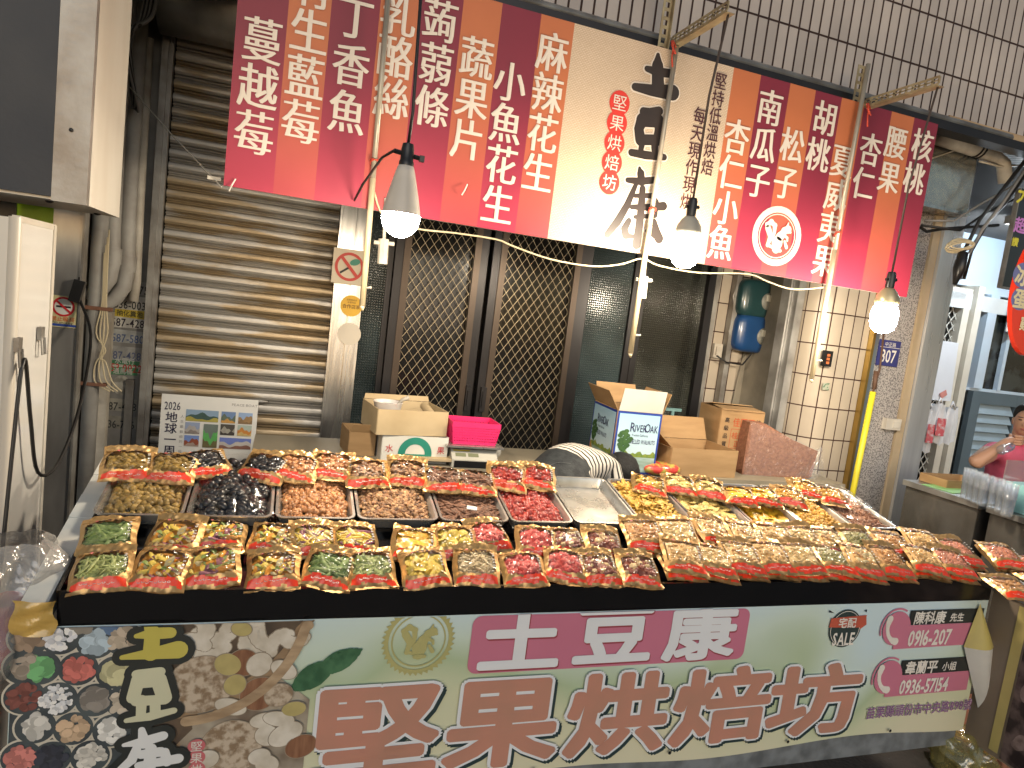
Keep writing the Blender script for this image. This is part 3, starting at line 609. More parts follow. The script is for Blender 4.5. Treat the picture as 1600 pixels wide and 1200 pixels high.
# slotted brackets holding the bulbs and the poles -----------------------------------
M_slot = mat('slotted_angle', (.42, .37, .24), .5, .5, col2=(.25, .19, .11), scale=12, detail=6)
def bracket(px, py, qx, qy, lab, zt):
    a = at(px, py, YB - .02); b = Vector((a.x, a.y - .43, a.z))
    t = thing('slotted_bracket', a, lab, 'bracket', 'slotted steel brackets over the sign')
    g = MB(); x = a.x; L_ = .43
    for z in (.020, -.014): g.bx(x - .002, x + .002, b.y, a.y, a.z + z - .005, a.z + z + .005)
    n = 12
    for i in range(n + 1):
        y = b.y + (a.y - b.y) * i / n; g.bx(x - .0019, x + .0019, y - .006, y + .006, a.z - .012, a.z + .018)
    g.bx(x - .0019, x + .0019, b.y, a.y, a.z + .001, a.z + .006)
    g.bx(x, x + .038, b.y, a.y, a.z - .022, a.z - .019)
    part('arm', g, M_slot, t)
    g = MB(); x -= .03
    for dx in (-.017, .017): g.bx(x + dx - .006, x + dx + .006, YB + .015, YB + .018, a.z - .05, zt)
    nn = int((zt - a.z + .05) / .04)
    for i in range(nn + 1): g.bx(x - .012, x + .012, YB + .0152, YB + .0178, a.z - .05 + i * .04 - .008, a.z - .05 + i * .04 + .008)
    g.bx(x + .021, x + .024, YB - .01, YB + .018, a.z - .05, zt); part('upright', g, M_slot, t)
    g = MB(); p = a + Vector((-.01, -.03, -.02))
    for k in range(3): g.tube([p + Vector((.012 * math.cos(k * 2 + j), -.012 + .01 * math.sin(j * 1.3), .03 * math.sin(j * .9 + k) - .02)) for j in range(7)], .003, 5)
    g.tube([p + Vector((0, -.01, -.02)), p + Vector((-.006, -.02, -.07)), p + Vector((.004, -.02, -.11))], .004, 5); part('tie_wire', g, mat('red_tie', (.55, .06, .03), .5), t, True)
    return b
b2 = bracket(1050, 65, 1135, 12, 'dark slotted bracket above the cream middle of the sign', 3.5)
b3 = bracket(1352, 162, 1460, 120, 'rusty slotted bracket above the right part of the sign', 3.08)
# thin poles in front of the board ---------------------------------------------------
def rod(lab, a, b, tipc):
    A, Bp = at(*a, 2.955), at(*b, 2.95); t = thing('awning_pole', Bp, lab, 'pole', 'thin poles hanging in front of the sign'); d = (A - Bp)
    g = MB(); m_ = Bp + d * .42; g.tube([A, m_], .0115, 10); part('shaft', g, mat('pole_steel', (.40, .36, .29), .4, .4, scale=9), t, True)
    g = MB(); g.tube([m_, Bp], .013, 10); g.tube([Bp, Bp + Vector((.003, 0, -.02))], [.012, .004], 8); part('sleeve', g, mat('pole_cream', (.62, .54, .38), .4, col2=(.48, .38, .22), scale=6), t, True)
    g = MB(); p = Bp + d * .06; g.tube([p, p + Vector((.03, -.02, .006))], .005, 6); part('peg', g, M_pvcw, t, True)
    g = MB(); p = Bp + d * (.47)
    for k in range(2): g.tube([p + Vector((.018 * math.cos(j), -.016 * math.sin(j) - .004, .012 * math.sin(j * .7 + k))) for j in range(7)], .003, 5)
    part('tie_wire', g, mat('red_tie', (.55, .06, .03), .5), t, True)
rod('thin pole left of the large bare bulb with a pale lower half', (607, -10), (566, 478), 0)
rod('thin pole crossing the cream middle of the sign', (1058, 66), (985, 552), 0)
rod('thin pole crossing the right stripes of the sign', (1357, 100), (1268, 592), 0)
for px, py, lab in ((598, 392, 'white cable clamp under the sign beside the large bulb'), (1004, 448, 'white cable clamp under the cream middle of the sign')):
    g = MB(); p = at(px, py, 2.97); g.tube([p + Vector((0, 0, .05)), p + Vector((.004, 0, -.055))], .022, 8); g.tube([p + Vector((-.04, 0, .03)), p + Vector((.045, 0, .035))], .009, 6); g.tube([p + Vector((0, 0, .05)), p + Vector((-.01, 0, .22))], .007, 6)
    solo('cable_clamp', g, M_pvcw, lab, 'clamp', 'white cable clamps under the sign', smooth=True, angle=40)
g = MB(); pts = []
key = [(585, 300), (600, 338), (650, 357), (710, 364), (775, 374), (800, 384), (860, 405), (925, 416), (970, 413), (1003, 404), (1030, 415), (1090, 426), (1168, 428), (1200, 440), (1240, 452), (1296, 448)]
P = [at(*q, 2.965) for q in key]
for i in range(len(P) - 1):
    for j in range(4):
        p0, p1, p2, p3 = P[max(i - 1, 0)], P[i], P[i + 1], P[min(i + 2, len(P) - 1)]; t_ = j / 4
        pts.append(.5 * ((2 * p1) + (p2 - p0) * t_ + (2 * p0 - 5 * p1 + 4 * p2 - p3) * t_ ** 2 + (3 * p1 - p0 - 3 * p2 + p3) * t_ ** 3))
g.tube(pts, .0042, 6); solo('sagging_cable', g, M_ccable, 'cream cable sagging along the bottom edge of the sign', 'cable', smooth=True)

# bulbs ---------------------------------------------------------------------------------
M_glow = {}
def glow(name, s, col=(1, .85, .64)):
    M = bpy.data.materials.new(name); M.use_nodes = True; N = M.node_tree; e = N.nodes.new('ShaderNodeEmission'); e.inputs[0].default_value = (*col, 1); e.inputs[1].default_value = s
    N.links.new(e.outputs[0], N.nodes['Material Output'].inputs[0]); return M
def bulb_led(c, top, lab):
    t = thing('light_bulb', c + Vector((0, 0, -.07)), lab, 'light bulb', 'lit bare bulbs over the stall')
    g = MB(); a = [(.064 * math.cos(q), -.064 * math.sin(q) - .0) for q in np.linspace(0, math.pi / 2, 9)]
    g.lathe(c, [(.0645, .012)] + a, 28); part('diffuser', g, glow('led_glow', BULB * 1.05), t, True)
    g = MB(); g.lathe(c, [(.0645, .0125), (.062, .03), (.052, .075), (.042, .115), (.033, .15), (.026, .172), (.0, .172)], 28); part('housing', g, mat('bulb_housing', (.62, .58, .52), .4), t, True)
    g = MB(); g.lathe(c, [(.0, .245), (.018, .245), (.022, .225), (.022, .19), (.025, .186), (.025, .172), (.0, .172)], 16); g.tube([c + Vector((-.045, 0, .215)), c + Vector((.05, 0, .205))], .008, 8); g.box(c + Vector((.05, 0, .205)), (.016, .016, .02)); part('socket', g, M_black, t, True, 40)
    g = MB(); g.tube([c + Vector((0, 0, .24)), c + Vector((.004, 0, .35)), top], .0055, 6); part('wire', g, M_cable, t, True)
    g = MB(); g.tube([c + Vector((-.045, 0, .215)), c + Vector((-.07, .1, .205)), c + Vector((-.10, .4, .15)), c + Vector((-.11, .6, .11))], .005, 6); part('wire', g, M_cable, t, True)
def bulb_cfl(c, top, lab, capm, mid):
    t = thing('light_bulb', c + Vector((0, 0, -.09)), lab, 'light bulb', 'lit bare bulbs over the stall')
    g = MB(); g.lathe(c, [(0, -.075), (.028, -.070), (.050, -.052), (.060, -.02), (.061, .02), (.055, .048), (.046, .062)], 24); part('diffuser', g, glow('globe_glow', BULB), t, True)
    g = MB(); g.lathe(c, [(.046, .0625), (.052, .066), (.055, .085), (.050, .108), (.036, .132), (.022, .146), (0, .148)], 24); part('housing', g, capm, t, True)
    g = MB(); g.lathe(c, [(0, .225), (.016, .224), (.021, .21), (.021, .148), (0, .1475)], 16); g.tube([c + Vector((-.03, 0, .185)), c + Vector((.034, 0, .19))], .008, 8); part('socket', g, M_black, t, True, 40)
    g = MB(); g.tube([c + Vector((0, 0, .22))] + [mid] + [top], .0055, 6); part('wire', g, mat('brown_wire', (.07, .05, .04), .6), t, True)
bulb_led(at(626, 341, 2.35), at(652, -30, 2.35) + Vector((0, 0, .4)), 'largest lit bulb with a grey cone hanging before the left of the sign')
c2 = at(1071, 392, 2.60); bulb_cfl(c2, b2 + Vector((.02, .02, -.02)), 'lit globe bulb hanging before the cream middle of the sign', mat('bulb_cap_grey', (.36, .35, .31), .4), at(1108, 150, 2.59))
c3 = at(1381, 497, 2.60); bulb_cfl(c3, b3 + Vector((.02, .02, -.02)), 'lit globe bulb hanging at the right end of the sign', mat('bulb_cap_tin', (.50, .43, .27), .35, .5), at(1420, 290, 2.59))

# ------------------------------------------------------------------ left neighbour
t = thing('sign_box', (-1.5, 2.65, 1.742), 'big dark navy light box with a cream side hanging over the left edge', 'sign')
g = MB(); g.bx(-3, -.606, 2.42, 2.87, 1.742, 4.2); part('casing', g, M_cream, t)
g = MB(); g.bx(-3, -.69, 2.405, 2.418, 1.75, 4.2); part('face_panel', g, M_navy, t)
g = MB(); g.bx(-.688, -.603, 2.40, 2.4185, 1.738, 4.2); g.bx(-.603, -.596, 2.40, 2.43, 1.738, 4.2); part('corner_trim', g, M_galv, t)
g = MB()
for z in (1.95, 2.35): g.ell((-.645, 2.398, z), (.006, .005, .006))
g.ell((-.72, 2.5, 1.741), (.012, .012, .006)); g.ell((-.66, 2.8, 1.741), (.012, .012, .006)); part('screw', g, M_black, t)
t = thing('white_cabinet', (-1.1, 2.4, 0), 'tall white steel cabinet with two latches at the left edge', 'cabinet')
g = MB(); g.bx(-1.6, -.72, 2.2, 2.50, .02, 1.665); part('body', g, M_white, t)
g = MB(); g.bx(-.72, -.702, 2.215, 2.49, .05, 1.655); part('side_panel', g, mat('white_panel', (.68, .67, .65), .18, 0, col2=(.60, .58, .55), scale=1.6, detail=4, coat=.5), t)
g = MB(); g.tube([(-.712, 2.207, .02), (-.712, 2.207, 1.668)], .016, 10); g.bx(-.716, -.698, 2.484, 2.506, .02, 1.668); g.bx(-.718, -.70, 2.2, 2.506, 1.655, 1.672); part('corner_trim', g, M_cream, t, True, 40)
for px, py in ((24, 545), (60, 527)):
    p = atx(px, py, -.70); g = MB(); g.box(p + Vector((.006, 0, .012)), (.012, .03, .04)); g.tube([p + Vector((.012, -.012, 0)), p + Vector((.016, -.012, -.05)), p + Vector((.016, .012, -.05)), p + Vector((.012, .012, 0))], .004, 6); part('latch', g, M_galv, t)
p = atx(24, 560, -.70); g = MB(); g.tube(curve([p + Vector((.02, -.17, -1.0)), p + Vector((.02, -.10, -.55)), p + Vector((.02, -.03, -.10)), p + Vector((.02, -.005, -.012)), p + Vector((.02, .02, -.02)), p + Vector((.025, .06, -.18)), p + Vector((.03, .13, -.36)), p + Vector((.05, .25, -.36)), p + Vector((.04, .5, -.22)), p + Vector((-.02, .85, .0)), p + Vector((-.10, .98, .14)), p + Vector((-.105, .99, .22))]), .0055, 8)
solo('hanging_cable', g, M_cable, 'black cable looped over the cabinet latch with its end at the steel post', 'cable', smooth=True)
g = MB(); p = at(121, 455, 3.18); g.box(p, (.04, .03, .09), M=Matrix.Rotation(R(12), 3, 'Y')); solo('plug', g, M_black, 'black plug hanging in front of the steel post', 'plug')
g = MB(); g.bx(-2.2, -.93, 3.30, 3.36, 1.70, 1.92); t = thing('lime_sign', (-1.5, 3.33, 1.70), 'lime green sign strip behind the white cabinet', 'sign'); part('panel', g, mat('lime_plastic', (.36, .62, .02), .4), t)
g = MB(); g.bx(-1.12, -1.06, 3.288, 3.299, 1.70, 1.92); part('bar', g, M_black, t)
t = thing('steel_post', (-.85, 3.3, 0), 'smudged stainless steel post behind the white cabinet', 'post')
g = MB(); g.bx(-.905, -.80, 3.2, 3.25, 0, 2.95); part('shaft', g, mat('smudged_steel', (.50, .49, .48), .34, .55, col2=(.30, .29, .28), scale=2.2, detail=6, stretch=(3, 3, .8)), t)
g = MB(); g.bx(-.80, -.792, 3.19, 3.25, 0, 2.95); part('edge_trim', g, M_galv, t)
PS = Plane((0, 3.196, 0), (1, 0, 0), (0, 0, 1)); x, y = PS.hit(99, 487)
t = thing('no_smoking_sticker', (x, 3.198, y - .06), 'pale yellow no smoking sticker on the steel post', 'sticker')
g = MB(); PS.flat(g, [(x - .052, y - .064), (x + .048, y - .064), (x + .048, y + .064), (x - .052, y + .064)], .0005); part('sheet', g, mat('yellow_sheet', (.74, .66, .36), .5), t)
f = MB(); PS.disc(f, x, y + .020, .036, .001); part('white_disc', f, M_paper, t)
f = MB(); PS.ring(f, x, y + .020, .032, .040, .0016); u = Vector((.75, -.66)); w = Vector((.66, .75)) * .004; c0 = Vector((x, y + .020)); PS.flat(f, [tuple(c0 + q) for q in (-u * .035 - w, u * .035 - w, u * .035 + w, -u * .035 + w)], .0022); part('prohibition_mark', f, mat('red_ink2', (.62, .02, .03), .5), t)
f = MB(); PS.flat(f, [(x - .026, y + .016), (x + .026, y + .016), (x + .026, y + .024), (x - .026, y + .024)], .0013); part('cigarette_mark', f, M_ink, t)
f = MB(); PS.line(f, '禁止吸菸', x, y - .030, .020, .0012, off=.012, sx=1.05, center=True); part('lettering', f, mat('orange_ink', (.70, .12, .02), .5), t)
f = MB(); PS.line(f, 'No smoking', x, y - .044, .014, .0012, center=True); part('lettering', f, M_ink, t)
f = MB(); PS.flat(f, [(x - .052, y - .060), (x + .048, y - .060), (x + .048, y - .050), (x - .052, y - .050)], .001); part('blue_strip', f, mat('blue_ink', (.03, .08, .42), .5), t)
# pipes ------------------------------------------------------------------
def pipe(lab, pts, r, m_, Y=3.95, col=()):
    t = thing('drain_pipe', at(*pts[-1], Y), lab, 'pipe', 'pipes on the wall beside the shutter')
    P = [at(*q, Y) if len(q) == 2 else at(q[0], q[1], q[2]) for q in pts]
    g = MB(); g.tube(P, r, 12); part('tube', g, m_, t, True)
    for q in col:
        g = MB(); p = at(*q, Y); g.tube([p + Vector((0, 0, -.04)), p + Vector((0, 0, .04))], r * 1.18, 12); part('coupling', g, m_, t, True, 40)
    return t
base = at(149, 487, 3.88)
t = thing('drain_pipe', (base.x, 3.88, 0), 'straight grey pipe running down beside the steel post', 'pipe', 'pipes on the wall beside the shutter')
g = MB(); g.tube([(base.x, 3.88, 0), (base.x, 3.88, 2.9)], .036, 14); part('tube', g, M_pvc, t, True)
g = MB(); g.box((base.x, 3.85, base.z + .02), (.16, .03, .018)); g.box((base.x, 3.85, base.z - .36), (.15, .03, .016)); part('clip', g, mat('rusty_clip', (.22, .10, .06), .7), t)
pipe('grey pipe bending left at an elbow under the light box', [(205, -40), (185, 180), (176, 350), (175, 412), (170, 436), (158, 452), (134, 460)], .038, M_pvc, 3.97, [(175, 400)])
pipe('longest grey pipe with a wide bend close to the stickers', [(222, -10), (209, 180), (200, 340), (198, 420), (193, 448), (180, 466), (160, 476), (134, 480)], .038, M_pvc, 4.02, [(198, 412)])
pipe('thin white pipe behind the bend near the stickers', [(232, 60), (218, 300), (212, 440), (208, 470)], .026, M_pvcw, 4.12)
g = MB(); p = at(158, 600, 4.02); g.bx(p.x - .02, p.x + .035, 4.0, 4.06, 0, 1.32); g.bx(p.x - .05, p.x - .024, 3.98, 4.02, 0, 1.25); solo('conduit_duct', g, M_pvcw, 'square white duct running down beside the straight grey pipe', 'duct')
g = MB()
for k in range(4):
    P = [at(163 + k * 2.5, 395 - k * 12, 3.84)]
    for q in ((160 + 2 * k, 470), (150 + 6 * k, 520), (165 - 3 * k, 548 + 3 * k), (150 + 5 * k, 566), (148 + 9 * k, 596), (172 + 6 * k, 612)): P.append(at(*q, 3.84))
    g.tube(curve(P), .004, 5)
solo('loose_wires', g, M_ccable, 'tangle of loose cream wires tied to the straight grey pipe', 'wire', smooth=True)
for k in range(7):
    g = MB(); a = (235 + k * 3, -20); P = [at(248 - 3 * k, -30, 3.8), at(240 - 4 * k, 20 + 3 * k, 3.78), at(225 - 5 * k, 36 + 2 * k, 3.76), at(206 - k, 45 + 9 * k, 3.78), at(204 + 2 * k, 110 + 10 * k, 3.85), at(206 + k, 170, 3.9)]
    g.tube(curve(P), .009 - .0005 * k, 6); solo('cable', g, M_cable if k % 2 else M_gcable, 'dark cable of the bundle hanging between light box and shutter hood', 'cable', 'dark cables bundled above the pipes', smooth=True)
g = MB(); g.tube([at(203, 136, 3.85), at(270, 212, 3.4), at(346, 292, 2.99)], .0028, 5); g.box(at(335, 279, 3.05), (.05, .012, .014)); solo('tie_wire', g, mat('pale_wire', (.6, .57, .5), .4), 'pale wire tying the sign corner to the pipes', 'wire')
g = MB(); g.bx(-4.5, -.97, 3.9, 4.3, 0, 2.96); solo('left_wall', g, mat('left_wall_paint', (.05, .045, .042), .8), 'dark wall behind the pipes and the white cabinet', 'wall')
# ------------------------------------------------------------------ the stall
XL, XR = -.455, 2.665
stall = thing('market_stall', (1.1, 2.15, 0), 'long black display stall holding the trays and pouches', 'stall')
XT = 2.53
g = MB()
g.add([slope(XL, .0, -.02), slope(XR, .0, -.02), slope(XR, .29, -.02), slope(XL, .29, -.02)], [(0, 1, 2, 3)])
g.add([slope(XL, .0, -.03), slope(XR, .0, -.03), slope(XR, .29, -.03), slope(XL, .29, -.03)], [(3, 2, 1, 0)])
g.add([slope(XL, .284, -.02), slope(XT, .284, -.02), slope(XT, .284, -.006), slope(XL, .284, -.006), slope(XT, .64, -.006), slope(XL, .64, -.006)], [(0, 1, 2, 3), (3, 2, 4, 5)])
part('display_deck', g, M_blackg, stall)
g = MB(); g.bx(XL, XR, 1.786, 1.799, .702, .787); part('fascia', g, M_blackg, stall)
for x, d0, d1 in ((XL - .004, -.008, .65), (XR + .004, -.008, .30), (XT + .004, .30, .65)):
    g = MB(); g.poly([slope(x - .004, d0, -.09), slope(x - .004, d1, -.09), slope(x - .004, d1, .010), slope(x - .004, d0, .006)], (.008, 0, 0)); part('side_cheek', g, M_blackg, stall)
g = MB()
for i, (p, q) in enumerate((((-.502, 1.775, .755), (-.505, 2.52, .925)),)):
    for k in range(6):
        u0, u1 = k / 6, (k + 1) / 6; a, b = Vector(p).lerp(Vector(q), u0), Vector(p).lerp(Vector(q), u1); j = .003 * (k % 2)
        g.poly([a + Vector((-.034 - j, 0, -.05)), a + Vector((-.03, 0, .008 + j)), a + Vector((.028, 0, .010)), a + Vector((.030, 0, -.05))], b - a + Vector((0, -.001, 0)), 0)
part('wrapped_rail', g, mat('rail_wrap', (.62, .60, .55), .45, 0, col2=(.42, .46, .47), scale=6, bump=.4, bscale=12), stall)
g = MB(); g.grid(lambda u, v: (-.545 + .088 * u + .006 * math.sin(u * 9 + v * 7), 1.771 - .014 * math.sin(math.pi * u) + .005 * math.sin(v * 13 + u * 5), .775 - .085 * v), 8, 8); part('brown_tape', g, mat('brown_tape', (.55, .36, .10), .25, 0, coat=.7, bump=.5, bscale=25), stall, True)
for x, y in ((-.44, 1.84), (2.63, 1.84), (-.44, 2.46), (2.63, 2.46), (1.1, 1.84), (1.1, 2.46)):
    g = MB(); g.bx(x - .018, x + .018, y - .018, y + .018, 0, .70 if y < 2 else .87); part('leg', g, M_galv, stall)

# pieces of food --------------------------------------------------------
def sph(n=8, k=6, fn=None):
    m_ = MB(); m_.ell((0, 0, 0), (1, 1, 1), n=n, k=k, fn=fn); return np.array(m_.v), m_.f
def lump(q, s=1.): return q * (1 + .22 * math.sin(q.x * 7 * s + 1) * math.sin(q.y * 6 * s + 2) + .16 * math.sin(q.z * 11 * s + q.x * 5) + .12 * math.sin(q.y * 13 * s - q.z * 4))
BASES = {'ell': sph(), 'lump': sph(10, 8, lump), 'nut': sph(10, 8, lambda q: lump(q, 1.6)), 'cash': sph(10, 8, lambda q: Vector((q.x, q.y + .9 * q.x * q.x - .4, q.z)))}
def _slab():
    m_ = MB(); n = 5
    m_.grid(lambda u, v: ((u * 2 - 1) * (1 - .25 * (2 * v - 1) ** 2), (v * 2 - 1) * (1 - .3 * (2 * u - 1) ** 2), 1.6 * math.sin(u * 4 + v * 2) + 1.), n, n)
    k = (n + 1) ** 2; v = list(m_.v); f = list(m_.f)
    v2 = [(a, b, c - 1.2) for a, b, c in v]; f2 = [tuple(i + k for i in reversed(q)) for q in f]
    return np.array(v + v2), f + f2
BASES['slab'] = _slab()
def _stick():
    m_ = MB(); m_.tube([(-1, 0, 0), (-.8, .3, 0), (-.2, .1, .5), (.4, -.3, .1), (.85, .1, 0), (1, .2, .2)], [.5, .9, 1, .95, .9, .5], 6)
    v = np.array(m_.v); return v, m_.f
BASES['stick'] = _stick()
def fm(name, c, c2=None, rough=.45, coat=0., rand=.25):
    c = tuple(min(.85, v * 1.3) for v in c)
    return mat(name, c, rough, 0, col2=c2, scale=90, amt=.4, coat=coat, rand=rand, detail=3)
KIND = {  # base, half sizes, materials, flatness of lie
    'olive': ('ell', (.0150, .0100, .0100), [fm('olive_skin', (.30, .19, .045), (.19, .12, .028), .5)], 1.2),
    'black': ('ell', (.0205, .0142, .0142), [fm('black_olive', (.016, .015, .016), None, .34, .15)], 1.),
    'walnut': ('lump', (.0125, .011, .008), [fm('candied_walnut', (.46, .22, .09), (.28, .11, .04), .4, .2)], 1.2),
    'pecan': ('nut', (.0135, .009, .006), [fm('pecan_brown', (.30, .15, .07), (.09, .04, .02), .5), fm('pecan_pale', (.48, .28, .14), (.2, .1, .04), .5)], .9),
    'darkstick': ('stick', (.032, .0065, .0045), [fm('dark_stick', (.20, .095, .055), (.11, .05, .03), .6)], .2),
    'jujube': ('ell', (.0125, .0095, .0095), [fm('jujube_red', (.36, .035, .018), (.22, .015, .01), .25, .5)], 1.2),
    'jackfruit': ('slab', (.024, .0085, .0022), [fm('jackfruit_yellow', (.70, .42, .085), (.6, .33, .05), .5)], .45),
    'palechip': ('slab', (.026, .019, .0022), [fm('pale_chip', (.72, .50, .17), (.62, .40, .12), .5)], .3),
    'mango': ('slab', (.040, .020, .0025), [fm('mango_orange', (.80, .40, .025), (.72, .32, .02), .4, .2)], .15),
    'crispy': ('lump', (.0135, .0085, .0075), [fm('crispy_gold', (.62, .36, .075), (.45, .22, .03), .5)], 1.2),
    'shred': ('stick', (.028, .004, .003), [fm('shred_brown', (.36, .18, .10), (.24, .1, .05), .5)], .3),
    'okra': ('stick', (.034, .0085, .0085), [fm('okra_green', (.22, .29, .10), (.14, .20, .06), .5)], .12),
    'bean': ('stick', (.030, .0038, .0038), [fm('bean_green', (.42, .45, .18), (.32, .36, .12), .5)], .2),
    'veg': ('slab', (.022, .0075, .0035), [fm('carrot_orange', (.75, .27, .03), None, .45), fm('veg_green', (.24, .30, .08), None, .5), fm('sweet_potato', (.72, .47, .08), None, .5), fm('taro_pale', (.58, .47, .24), None, .5), fm('carrot_orange', (0, 0, 0)), fm('sweet_potato', (0, 0, 0)), fm('veg_green', (0, 0, 0)), fm('purple_chip', (.26, .10, .12), None, .5)], .4),
    'fries': ('stick', (.030, .005, .005), [fm('fry_yellow', (.74, .46, .07), None, .5), fm('fry_purple', (.26, .10, .14), None, .5), fm('fry_pale', (.66, .50, .26), None, .5), fm('fry_yellow', (0, 0, 0))], .25),
    'greenbit': ('slab', (.018, .006, .003), [fm('green_bit', (.38, .42, .17), (.28, .33, .1), .5)], .4),
    'pineapple': ('slab', (.020, .012, .003), [fm('pine_yellow', (.74, .50, .09), (.68, .44, .06), .5)], .4),
    'mushroom': ('stick', (.022, .0042, .0042), [fm('mushroom_pale', (.58, .47, .29), (.42, .31, .16), .5)], .4),
    'berry': ('lump', (.0185, .0155, .013), [fm('berry_pink', (.62, .12, .10), (.50, .07, .06), .5)], .8),
    'datenut': ('lump', (.015, .011, .009), [fm('date_brown', (.26, .085, .055), None, .35, .3), fm('date_dark', (.19, .06, .045), None, .35, .3), fm('nut_cream', (.58, .42, .22), None, .5)], .9),
    'almond': ('ell', (.0125, .007, .0045), [fm('almond_brown', (.56, .31, .12), (.46, .22, .08), .5)], .8),
    'cashew': ('cash', (.013, .006, .006), [fm('cashew_cream', (.70, .50, .24), (.62, .4, .17), .45)], .7),
    'peanut': ('ell', (.0085, .0068, .0068), [fm('peanut_tan', (.68, .44, .19), (.58, .34, .13), .5)], 1.2),
    'nutmix': ('lump', (.0125, .0085, .007), [fm('mix_tan', (.66, .42, .18), None, .5), fm('mix_brown', (.44, .23, .09), None, .5), fm('mix_cream', (.70, .54, .30), None, .5)], 1.),
    'seed': ('ell', (.0075, .0042, .0022), [fm('seed_green', (.36, .33, .13), (.26, .22, .08), .5)], .6),
    'pinkbean': ('ell', (.0075, .0058, .0058), [fm('pink_bean', (.58, .27, .17), (.46, .16, .1), .45)], 1.2),
}
def pieces(name, kind, pos, seed, bed=False):
    r = np.random.default_rng(seed); base, sz, ms, flat_ = KIND[kind]; bv, bf = BASES[base]; N = len(pos); k = len(bv)
    a = r.uniform(0, 2 * np.pi, N); t1 = r.normal(0, flat_ * .6, N); t2 = r.normal(0, flat_ * .6, N); s = r.uniform(.82, 1.16, (N, 1))
    ca, sa, c1, s1, c2_, s2 = np.cos(a), np.sin(a), np.cos(t1), np.sin(t1), np.cos(t2), np.sin(t2); z = np.zeros(N); o = z + 1
    Rz = np.array([[ca, -sa, z], [sa, ca, z], [z, z, o]]).transpose(2, 0, 1); Rx = np.array([[o, z, z], [z, c1, -s1], [z, s1, c1]]).transpose(2, 0, 1); Ry = np.array([[c2_, z, s2], [z, o, z], [-s2, z, c2_]]).transpose(2, 0, 1)
    Rm = Rz @ Rx @ Ry
    V = np.einsum('nij,kj->nki', Rm, bv * np.array(sz)) * s[:, None, :] + np.array(pos)[:, None, :]
    F = [tuple(i + n * k for i in q) for n in range(N) for q in bf]
    if bed:  # packed food stays inside its pouch, pressed flat under the film
        x, y, z = V[..., 0], V[..., 1], V[..., 2]
        V[..., 0] = np.clip(x, -.060, .060); V[..., 1] = np.clip(y, .030, .166)
        tv = V[..., 1] / PL; e = np.clip(1 - np.abs(2 * V[..., 0] / PWd) ** 3.2, 0, 1) ** .75; lo_ = np.clip((tv + .02) / .24, 0, 1); hi_ = np.clip((tv - .70) / .2, 0, 1)
        V[..., 2] = np.minimum(z, PT * e * lo_ * lo_ * (3 - 2 * lo_) * (1 - .82 * hi_ * hi_ * (3 - 2 * hi_)) - .0004)
    VL = V.reshape(-1, 3).tolist(); nf = len(F)
    if bed:  # the packed lower layer, one lumpy sheet under the loose pieces
        b = MB(); q = r.uniform(0, 6, 4)
        b.grid(lambda u, v: ((u - .5) * .114, .040 + .118 * v, max(.003, PT * max(0, 1 - abs((u - .5) * 1.75) ** 3.2) ** .75 * (1 - .35 * abs(2 * v - 1) ** 3) * .62 + .0018 * math.sin(u * 31 + q[0]) * math.sin(v * 29 + q[1]))), 16, 16)
        o = len(VL); VL += [list(p) for p in b.v]; F += [tuple(i + o for i in f) for f in b.f]
    me = bpy.data.meshes.new(name); me.from_pydata(VL, [], F)
    for q in ms: me.materials.append(q)
    if len(ms) > 1:
        mi = np.concatenate([np.repeat(r.integers(0, len(ms), N), len(bf)), np.zeros(len(F) - nf, int)]); me.polygons.foreach_set('material_index', mi.tolist())
    me.polygons.foreach_set('use_smooth', [True] * len(F)); me.update(); return me
def heap_pos(n, hw, hl, hgt, r, ztop, p=4, minz=.004):
    pos = []
    gx = int(math.sqrt(n * hw / hl)) + 1
    while len(pos) < n:
        x, y = r.uniform(-1, 1), r.uniform(-1, 1)
        if abs(x) ** p + abs(y) ** p > 1: continue
        h = ztop(x, y) * hgt
        pos.append((x * hw, y * hl, minz + max(0, h - r.exponential(.25) * .012) + r.uniform(-.002, .002)))
    return pos

# trays -----------------------------------------------------------------
LT = .035
TE = [140, 288, 428, 557, 686, 795, 894, 997, 1085, 1176, 1257, 1332, 1402]
TY = [804, 806, 807, 807, 808, 808, 809, 811, 813, 817, 819, 821, 823]
TXe = [onslope(px, py, LT).x for px, py in zip(TE, TY)]
TD = .288
def rrect(w, l, r, z, n=4):
    v = []
    for cx, cyy, a0 in ((w - r, l - r, 0), (-w + r, l - r, 90), (-w + r, -l + r, 180), (w - r, -l + r, 270)):
        for i in range(n + 1):
            a = R(a0 + 90 * i / n); v.append((cx + r * math.cos(a), cyy + r * math.sin(a), z))
    return v
def tray_mesh(w, l):
    g = MB(); L_ = [rrect(w - .016, l - .016, .02, -.002), rrect(w - .004, l - .004, .024, .034), rrect(w, l, .026, .036), rrect(w, l, .026, .0385), rrect(w - .008, l - .008, .022, .0385), rrect(w - .011, l - .011, .02, .034), rrect(w - .020, l - .020, .014, .0015)]
    n = len(L_[0]); g.v = [p for q in L_ for p in q]
    for i in range(len(L_) - 1): g.f += [(i * n + j, i * n + (j + 1) % n, (i + 1) * n + (j + 1) % n, (i + 1) * n + j) for j in range(n)]
    g.f += [tuple((len(L_) - 1) * n + j for j in range(n)), tuple(range(n - 1, -1, -1))]; g.m = [0] * len(g.f); return g
SROT = Matrix((SU, SV, SN)).transposed().to_4x4()
